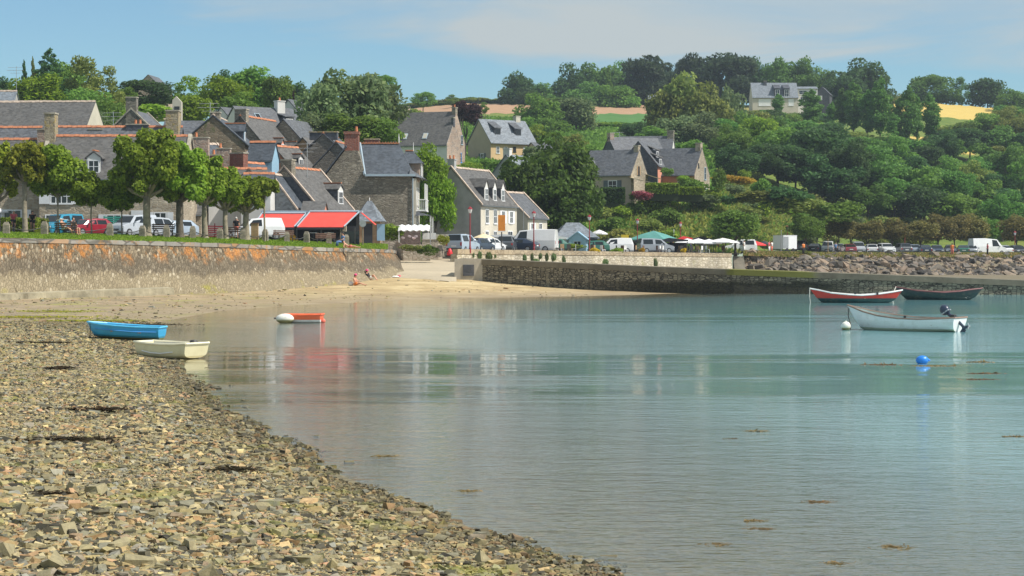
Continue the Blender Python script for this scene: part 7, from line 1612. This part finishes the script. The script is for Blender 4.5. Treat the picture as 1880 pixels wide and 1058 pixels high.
pl=thing('planter_box','tall pale wooden planter box before the white van','planter',ground_at(468,160)); obj('box',MB().box(-.28,.28,-.2,.2,0,1.3),M['woodl'],pl); obj('rim',MB().box(-.32,.32,-.24,.24,1.303,1.37),M['wood'],pl)
for k,(px,c) in enumerate(((385,'maroon'),(404,'maroon'))):
    r=thing('slatted_gate',['red slatted panel left of the standing man','red slatted panel just behind the third plane trunk'][k],'gate',ground_at(px,168)); mb=MB()
    for j in range(6): mb.box(-.4,.4,0,.04,.1+j*.17,.2+j*.17)
    obj('slat_panel',mb,M['redpaint'],r); obj('post',MB().box(-.46,-.4,0,.06,0,1.25).box(.4,.46,0,.06,0,1.25),M['redpaint'],r)
tn_=thing('blue_crate','blue plastic tub beside the green shrub near the white van','tub',ground_at(493,170)); obj('tub',MB().box(-.3,.3,-.2,.2,0,.6),M['bframe'],tn_); obj('rim',MB().box(-.34,.34,-.24,.24,.603,.65),M['bframe'],tn_)
# parasols, awnings and marquees
def parasol(px,py,d,w,h,mat,label,group=None,n=8,drop=.35):
    """py: pixel row of the tip"""
    t_=P(px,py,d); zb=gz(px,d); H=t_.z-zb; r=thing('parasol',label,'parasol',(t_.x,t_.y,zb),.3,group)
    mb=MB(); R_=w/2; rg=[]
    for f,zz in ((.02,0),(.5,-h*.42),(1,-h),(1.0,-h-.12),(.5,-h*.42-.04),(.02,-.04)):
        rg.append([(R_*f*math.cos(2*math.pi*k/n),R_*f*math.sin(2*math.pi*k/n),H+zz) for k in range(n)])
    mb.loft(rg); obj('canopy',mb,M[mat],r); obj('pole',MB().tube([(0,0,0),(0,0,H+.08)],.04,6),M['woodl'] if mat!='cloth_r' else M['whitep'],r); obj('base',MB().lathe([(.3,0),(.28,.08),(.1,.1)],10),M['concrete'],r); return r
parasol(854,430,197,2.8,.65,'cloth_w','white square parasol behind the pale blue people carrier'); parasol(888,429,205,3.0,.6,'cloth_c','cream-white wide parasol left of the marquee'); parasol(1100,422,240,2.2,.45,'cloth_w','white parasol standing alone behind the grey hut')
parasol(1200,424,252,7.0,1.1,'cloth_g','broad dark green canopy among the terrace awnings',n=4); parasol(103,374+64,152,3,.4,'cloth_w','x') if False else None
parasol(97,376,176,2.6,.5,'cloth_w','white garden parasol above the turquoise van'); parasol(-2,370,176,4.2,.9,'cloth_w','pale garden parasol cut by the left edge')
WP='white parasols of the quay terrace'
for px,py,w in [(1262,438,3.6),(1282,438,3.6),(1302,439,3.6),(1327,437,4.6)]: parasol(px,py,259,w,.55,'cloth_w','white parasol in the line before the dark awnings of the quay terrace',WP)
for k,(px,py,w) in enumerate([(1370,443,3.0),(1388,443,3.0),(1352,445,2.0)]): parasol(px,py,271,w,.5,'cloth_r','bright red parasol of the cluster right of the white people carrier','red parasols beside the round tree')
parasol(1403,442,274,1.9,.5,'cloth_k','small dark parasol right of the red parasols')
for k,(a,b,yt,d,mt,lb) in enumerate([(1160,1212,438,247,'cloth_k','dark flat awning left of the green canopy'),(1205,1262,437,249,'cloth_k','dark awning in front of the green canopy'),(1265,1310,435,263,'cloth_k','dark awning behind the white parasols'),(1244,1270,434,262,'cloth_r','red awning strip behind the dark ones'),(1098,1160,437,240,'cloth_k','long dark shelter behind the small white van')]):
    t_=P((a+b)/2,yt,d); w=(b-a)/S(d); zb=gz((a+b)/2,d); r=thing('terrace_awning',lb,'awning',(t_.x,t_.y,zb)); H=t_.z-zb
    obj('canopy',MB().prism([(-w/2,H-.55),(-w/2,H-.38),(-w*.1,H),(w/2,H-.25),(w/2,H-.42)],-1.2,1.2,'y'),M[mt],r)
    for x in (-w/2+.1,w/2-.1): obj('post',MB().tube([(x,-1.1,0),(x,-1.1,H-.5)],.05,5),M['iron'],r)
    if k in (1,4,0): obj('back_wall',MB().box(-w/2,w/2,1.0,1.1,0,H-.6),M['cloth_k'],r)
t_=P(1149,433,239); r=thing('shop_sign','small yellow sign board above the dark shelter','sign',(t_.x,t_.y,t_.z-.3)); obj('sign_board',MB().box(-.55,.35,-.05,.05,0,.42),plain('yellow_board',(.75,.55,.04),.5,.05,2),r); obj('sign_bracket',MB().box(-.1,.0,-.03,.03,-.9,-.003),M['iron'],r)
for k,(a,b,yt,d,lb) in enumerate([(895,953,430,214,'long white marquee behind the dark cars'),(950,1002,430,221,'middle white marquee tent with sloping roof'),(1000,1052,434,229,'lower white marquee ending beside the blue porch')]):
    t_=P((a+b)/2,yt,d); w=(b-a)/S(d); zb=gz((a+b)/2,d); r=thing('marquee',lb,'tent',(t_.x,t_.y,zb)); H=t_.z-zb
    obj('tent_wall',MB().box(-w/2,w/2,-1.2,1.2,.15 if k<2 else .9,H-.35),M['tentw'] if 'tentw' in M else M['cloth_w'],r)
    obj('tent_roof',MB().prism([(-w/2-.05,H-.345),(-w/2-.05,H-.20),(0 if k!=1 else -w*.3,H),(w/2+.05,H-.25),(w/2+.05,H-.345)],-1.35,1.35,'y'),M['cloth_w'],r)
    mb=MB(); 
    for j in range(6): mb.tube([(-w/2+w*j/5,-1.22,.15),(-w/2+w*j/5,-1.22,H-.35)],.03,4)
    obj('tent_pole',mb,M['steel'],r)
g=random.Random(4)
SG='white chairs and bollards of the quay terrace'
for k in range(40):
    px=g.uniform(1015,1330); d=float(front_d(px))+g.uniform(2.5,6); r=thing('terrace_chair','one of the small terrace chairs standing behind the quay parapet','chair',ground_at(px,d),g.uniform(0,6),'terrace chairs behind the quay parapet')
    m_=M[g.choice(['whitep','wood','iron','whitep','woodl'])]
    mb=MB().box(-.22,.22,-.22,.22,.44,.48)
    for x in (-.2,.2):
        for y in (-.2,.2): mb.box(x-.02,x+.02,y-.02,y+.02,0,.44)
    obj('seat',mb,m_,r); obj('backrest',MB().box(-.22,.22,.19,.23,.481,.95),m_,r)
for px,w in [(1090,1.4),(1178,.8),(1255,.8),(1134,1.8)]:
    bush(px,453,float(front_d(px))+1.3,w,.9,'l_gold' if px!=1134 else 'l_plane',{1090:'flower tub with orange and yellow blooms on the quay',1178:'golden upright shrub between the vans',1255:'golden shrub at the foot of the lamp post',1134:'green planter in front of the small white van'}[px])
bush(1023,444,226,6,1.2,'l_plane','clipped hedge in front of the lower white marquee',name='hedge',cat='hedge')
# awnings on the hill house and garden parasols
for a,b,ya,yb_,d,lb in [(1157,1202,326,337,286,'cream awning over the patio of the nearest hillside house'),(1186,1214,320,329,292,'second cream awning behind the stone gable')]:
    A,B=P(a,ya,d),P(b,yb_,d); r=thing('patio_awning',lb,'awning',A); v=B-A
    obj('canopy',MB().add([(0,0,0),(v.x,-1.0,v.z),(v.x,1.2,v.z+.1),(0,2.2,.1),(0,0,-.05),(v.x,-1.0,v.z-.08),(v.x,1.2,v.z+.02),(0,2.2,.02)],[(0,1,2,3),(7,6,5,4),(0,4,5,1),(1,5,6,2),(2,6,7,3),(3,7,4,0)]),M['cloth_c'],r); obj('post',MB().tube([(v.x*.75,-.5,v.z*.8),(v.x*.75,-.5,v.z-2)],.06,5),M['whitep'],r)
parasol(1222,345,285,1.5,.5,'cloth_w','white garden parasol held beside the clipped hedges'); parasol(1230,347,284.6,1.2,.4,'cloth_w','smaller white parasol beside the first on the hillside garden')

# ================================================================ PEOPLE
def body(par, J, skin='skin'):
    """one continuous figure from joints: skinned chain with tapering radii"""
    names=['pelvis','waist','chest','neck','head','crown','shl','ell','hal','shr','elr','har','hil','knl','anl','tol','hir','knr','anr','tor']
    E=[(0,1),(1,2),(2,3),(3,4),(4,5),(2,6),(6,7),(7,8),(2,9),(9,10),(10,11),(0,12),(12,13),(13,14),(14,15),(0,16),(16,17),(17,18),(18,19)]
    Rd=[(.15,.11),(.135,.10),(.155,.11),(.055,.055),(.085,.095),(.06,.07),(.065,.065),(.045,.045),(.035,.03),(.065,.065),(.045,.045),(.035,.03),(.10,.10),(.062,.062),(.042,.042),(.035,.04),(.10,.10),(.062,.062),(.042,.042),(.035,.04)]
    me=bpy.data.meshes.new('body'); me.from_pydata([J[n_] for n_ in names],E,[]); me.update(); o=bpy.data.objects.new('body',me); COL.objects.link(o); o.parent=par
    sk=o.modifiers.new('skin','SKIN'); 
    for v,(a,b) in zip(me.skin_vertices[0].data,Rd): v.radius=(a,b)
    me.skin_vertices[0].data[0].use_root=True
    sb=o.modifiers.new('sub','SUBSURF'); sb.levels=1; sb.render_levels=1; me.materials.append(M[skin]); return o
STAND=dict(pelvis=(0,0,.95),waist=(0,0,1.12),chest=(0,0,1.34),neck=(0,0,1.5),head=(0,-.01,1.6),crown=(0,0,1.7),shl=(-.18,0,1.42),ell=(-.26,.02,1.14),hal=(-.26,-.08,.90),shr=(.18,0,1.42),elr=(.26,.02,1.14),har=(.26,-.08,.90),hil=(-.09,0,.9),knl=(-.11,-.02,.5),anl=(-.12,.02,.09),tol=(-.12,-.12,.04),hir=(.09,0,.9),knr=(.11,-.02,.5),anr=(.12,.02,.09),tor=(.12,-.12,.04))
def pose(**k): j=dict(STAND); j.update(k); return j
def person(label, loc, rz, J, top=None, low=None, hair='hair_d', hat=None, sc=1.0, longlow=False):
    r=thing('person',label,'person',loc,rz); r.scale=(sc,)*3; V_=lambda n_:Vector(J[n_]); body(r,J)
    h=V_('head'); c=V_('crown'); up=(c-V_('neck')).normalized()
    obj('hair',MB().ball(tuple(h+up*.035+Vector((0,.02,0))),(.098,.108,.105),10,7),M[hair],r,smooth=True)
    obj('face',MB().ball(tuple(h-up*.012+Vector((0,-.035,0))),(.074,.085,.095),10,7).ball(tuple(h+Vector((0,-.125,-.012))),(.014,.02,.02),6,4),M['skin'],r,smooth=True)
    if hat:
        hb=h+up*.07; obj('hat',MB().lathe([(.17,0),(.16,.015),(.105,.02),(.10,.09),(.05,.125)],12,tuple(hb)),M[hat],r)
    if top:
        p_,w_,ch_,nk=[V_(q) for q in ('pelvis','waist','chest','neck')]
        d_=(nk-p_).normalized(); ax=Vector((1,0,0)); ay=d_.cross(ax).normalized(); rg=[]
        for q,a,b in ((p_,.175,.135),(w_,.165,.125),(ch_,.20,.14),(ch_.lerp(nk,.6),.17,.11),(nk.lerp(ch_,.15),.07,.07)):
            rg.append([q+ax*math.cos(t)*a+ay*math.sin(t)*b for t in [k*.628 for k in range(10)]])
        mb=MB().loft(rg)
        for s in ('l','r'): mb.tube([V_('sh'+s),V_('sh'+s).lerp(V_('el'+s),.6)],[.085,.065],7)
        obj('top',mb,M[top],r,smooth=True)
    if low:
        mb=MB(); e=.95 if longlow else .55
        for s in ('l','r'):
            a,b,c_=V_('hi'+s),V_('kn'+s),V_('an'+s)
            mb.tube([a+Vector((0,0,.05)),a.lerp(b,.9 if longlow else e)]+([b,b.lerp(c_,.85)] if longlow else []),[.125,.088]+([.082,.06] if longlow else []),8)
        mb.ball(tuple(V_('pelvis')-Vector((0,0,.0))),(.18,.14,.12),10,6); obj('trousers' if longlow else 'shorts',mb,M[low],r,smooth=True)
    return r
M['c_pink']=plain('pink_cloth',(.62,.12,.16),.85,.1,4); M['c_black']=plain('black_cloth',(.02,.02,.025),.85,.1,4); M['c_salmon']=plain('salmon_cloth',(.72,.20,.14),.85,.1,4); M['c_blue']=plain('blue_cloth',(.12,.22,.42),.85,.1,4); M['c_white']=plain('white_cloth',(.78,.77,.75),.85,.05,4); M['c_orange']=plain('orange_cloth',(.85,.25,.05),.85,.05,4); M['hatpink']=plain('pink_hat',(.75,.08,.25),.8,.05,4)
SIT=pose(pelvis=(0,.05,.5),waist=(0,.08,.68),chest=(0,.1,.9),neck=(0,.1,1.06),head=(0,.08,1.17),crown=(0,.08,1.27),shl=(-.18,.1,.98),ell=(-.25,.0,.74),hal=(-.16,-.22,.66),shr=(.18,.1,.98),elr=(.25,0,.74),har=(.16,-.22,.66),hil=(-.09,0,.5),knl=(-.11,-.42,.52),anl=(-.11,-.46,.1),tol=(-.11,-.6,.05),hir=(.09,0,.5),knr=(.11,-.42,.52),anr=(.11,-.46,.1),tor=(.11,-.6,.05))
RIDE=pose(pelvis=(0,.15,.98),waist=(0,.07,1.13),chest=(0,-.06,1.33),neck=(0,-.14,1.47),head=(0,-.18,1.57),crown=(0,-.18,1.67),shl=(-.18,-.08,1.4),ell=(-.24,-.22,1.2),hal=(-.22,-.45,1.1),shr=(.18,-.08,1.4),elr=(.24,-.22,1.2),har=(.22,-.45,1.1),hil=(-.09,.1,.93),knl=(-.1,-.22,.72),anl=(-.1,.0,.36),tol=(-.1,-.14,.3),hir=(.09,.1,.93),knr=(.1,-.12,.6),anr=(.1,.04,.2),tor=(.1,-.12,.16))
def bicycle(label, loc, rz):
    r=thing('bicycle',label,'bicycle',loc,rz)
    for y in (-.52,.52):
        mb=MB().tube([(0,y+.33*math.cos(a),.34+.33*math.sin(a)) for a in [k*.349 for k in range(19)]],.022,5,False); w=obj('wheel',mb,M['tyre'],r)
        mb=MB()
        for k in range(6): a=k*.5236; mb.tube([(0,y+.31*math.cos(a),.34+.31*math.sin(a)),(0,y-.31*math.cos(a),.34-.31*math.sin(a))],.005,3)
        obj('spokes',mb,M['steel'],w)
    A,B,C_,D_=Vector((0,.0,.3)),Vector((0,.18,.88)),Vector((0,-.36,.85)),Vector((0,.52,.34)); mb=MB()
    for a,b in ((A,B),(B,C_),(A,C_),(A,D_),(B.lerp(A,.2),D_),(C_,Vector((0,-.52,.34))),(C_,Vector((0,-.40,1.02)))): mb.tube([a,b],.02,5)
    obj('frame',mb,M['iron'],r); obj('handlebar',MB().tube([(-.28,-.36,1.04),(0,-.42,1.03),(.28,-.36,1.04)],.016,5),M['iron'],r); obj('saddle',MB().cbox((0,.2,.93),(.14,.26,.06)),M['iron'],r)
    obj('crankset',MB().tube([(-.1,-.1,.22),(0,0,.3),(.1,.1,.38)],.018,5),M['steel'],r)
for px,top,lb,h,rz in ((25,'c_pink','person on a bicycle in a pink top and pale cap at the left edge','hatw',20),(60,'c_black','person on a bicycle in a black top behind the yellowing plane',None,14)):
    q=ground_at(px,150.5+px*.02); bicycle('bicycle ridden by the person in the %s top'%('pink' if px==25 else 'black'),q,R(rz)); M.setdefault('hatw',M['whitep']); person(lb,q+Vector((0,0,.04)),R(rz),RIDE,top,'c_black',hat=h,hair='hair_d')
q=ground_at(124,142.8)
LOUNGE=pose(**{**SIT,'chest':(0,.17,.86),'neck':(0,.24,1.0),'head':(0,.26,1.1),'crown':(0,.28,1.2),'shl':(-.18,.18,.93),'shr':(.18,.18,.93),'knl':(-.11,-.42,.58),'anl':(-.12,-.85,.32),'tol':(-.12,-.98,.36),'knr':(.11,-.46,.52),'anr':(.11,-.70,.12),'tor':(.11,-.84,.07)})
person('person in pale shorts lounging on the bench, legs stretched out to the right',q+Vector((-.25,0,0)),R(62),LOUNGE,None,'c_white',hair='hair_g'); person('second person on the bench in dark top with bare legs',q+Vector((.45,.1,0)),R(58),SIT,'c_black','c_blue')
person('person in dark T-shirt and salmon shorts standing by the bench with back turned',ground_at(434,160.5),R(160),STAND,'c_black','c_salmon',hair='hair_g')
person('person in blue shirt sitting at the end of the lawn by the awnings',ground_at(628,164)+Vector((0,0,-.1)),R(-60),SIT,'c_blue','c_blue',hair='hair_d',longlow=True)
LIE=pose(pelvis=(0,0,.14),waist=(0,.16,.18),chest=(0,.34,.30),neck=(0,.47,.42),head=(0,.55,.52),crown=(0,.58,.62),shl=(-.18,.38,.34),ell=(-.27,.42,.12),hal=(-.3,.25,.05),shr=(.18,.38,.34),elr=(.27,.42,.12),har=(.3,.25,.05),hil=(-.09,-.05,.13),knl=(-.12,-.42,.18),anl=(-.12,-.82,.07),tol=(-.12,-.92,.12),hir=(.09,-.05,.13),knr=(.12,-.42,.12),anr=(.12,-.82,.07),tor=(.12,-.92,.12))
q=Vector((X(641,160.2),160.2,float(wall_top(641))+.0)); person('person lying back on the sea wall coping at the lawn end, bare-chested',q+Vector((0,.5,0)),R(72),LIE,None,'c_salmon',hair='hair_d')
BSIT=pose(pelvis=(0,0,.13),waist=(0,.02,.30),chest=(0,.04,.50),neck=(0,.02,.66),head=(0,-.02,.76),crown=(0,-.03,.86),shl=(-.17,.04,.58),ell=(-.22,-.1,.38),hal=(-.14,-.32,.36),shr=(.17,.04,.58),elr=(.22,-.1,.38),har=(.14,-.32,.36),hil=(-.09,-.05,.13),knl=(-.11,-.42,.24),anl=(-.11,-.82,.08),tol=(-.11,-.94,.10),hir=(.09,-.05,.13),knr=(.11,-.42,.20),anr=(.11,-.84,.07),tor=(.11,-.96,.10))
BKN=pose(**{**BSIT,'waist':(0,.09,.29),'chest':(0,.2,.47),'neck':(0,.26,.62),'head':(0,.26,.73),'crown':(0,.27,.83),'shl':(-.17,.2,.55),'shr':(.17,.2,.55),'ell':(-.22,.3,.3),'hal':(-.22,.38,.04),'elr':(.22,.3,.3),'har':(.22,.38,.04),'knl':(-.11,-.36,.48),'anl':(-.11,-.62,.08),'tol':(-.11,-.74,.05),'knr':(.11,-.30,.44),'anr':(.11,-.56,.08),'tor':(.11,-.68,.05)})
def onb(px,py):
    for d in np.linspace(110,175,400):
        z=float(beach_z(np.array([X(px,d)]),np.array([d]))[0])
        if 461-(z-3.3)*F/d<=py: return Vector((X(px,d),d,z))
person('person in an orange swimsuit and pink hat sitting on the sand, legs straight',onb(652,525),R(70),BSIT,None,'c_orange',hat='hatpink'); person('person with pink headscarf leaning back with knees up beside the wall',onb(679,515),R(70),BKN,'c_black','c_white',hat='hatpink')
bg_=onb(644,525); b_=thing('beach_bag','pale beach bag behind the person in the orange swimsuit','bag',bg_); obj('bag',MB().ball((0,0,.15),(.22,.16,.18),8,6),M['c_white'],b_); obj('handle',MB().tube([(-.1,0,.28),(0,0,.42),(.1,0,.28)],.015,4),M['c_pink'],b_)
tw=onb(726,510); b_=thing('beach_towel','small pale bundle of clothes on the sand right of the bathers','towel',tw); obj('cloth',MB().ball((0,0,.06),(.35,.25,.1),8,6),M['c_white'],b_); obj('bag',MB().ball((.3,.1,.1),(.18,.15,.12),8,6),M['c_pink'],b_)
person('gardener in blue under the white parasol on the hillside',ground_at(1218,285),R(200),STAND,'c_blue','c_blue',longlow=True)
g=random.Random(21)
for k,(px,d,t_,l_,lb) in enumerate([(1412,272,'c_pink','c_white','person in pink walking left of the white box trailer'),(1417,273,'c_white','c_salmon','person in white walking beside the one in pink'),(1475,268,'c_orange','c_black','person in an orange top sitting above the boulder bank'),(1748,282,'c_orange','c_salmon','person in bright orange standing on the promenade at the right'),(1366,268,'c_white','c_white','person in white under the round promenade tree'),(1382,270,'c_blue','c_black','person in blue behind the red parasols'),(1813,282,'c_pink','c_black','person in reddish clothes beside the large white van'),(1290,266,'c_white','c_black','person in white among the terrace chairs'),(1232,260,'c_black','c_black','person in black at the dark awnings'),(1268,262,'c_pink','c_blue','person in pink beside the terrace parasols'),(1534,278,'c_blue','c_black','person in dark blue by the camper van')]):
    person(lb,ground_at(px,d),g.uniform(0,6),STAND,t_,l_,longlow=True)

# ================================================================ AIR
hz=MB().box(-900,900,-70,760,-3,96); m,n,l,p=new_mat('haze_air'); n.remove(p)
pv=n.new('ShaderNodeVolumePrincipled'); pv.inputs['Color'].default_value=(.72,.84,1,1); pv.inputs['Density'].default_value=.00017; pv.inputs['Anisotropy'].default_value=.2
l.new(pv.outputs[0],n['Material Output'].inputs['Volume']); tag(obj('haze',hz,m),kind='stuff')
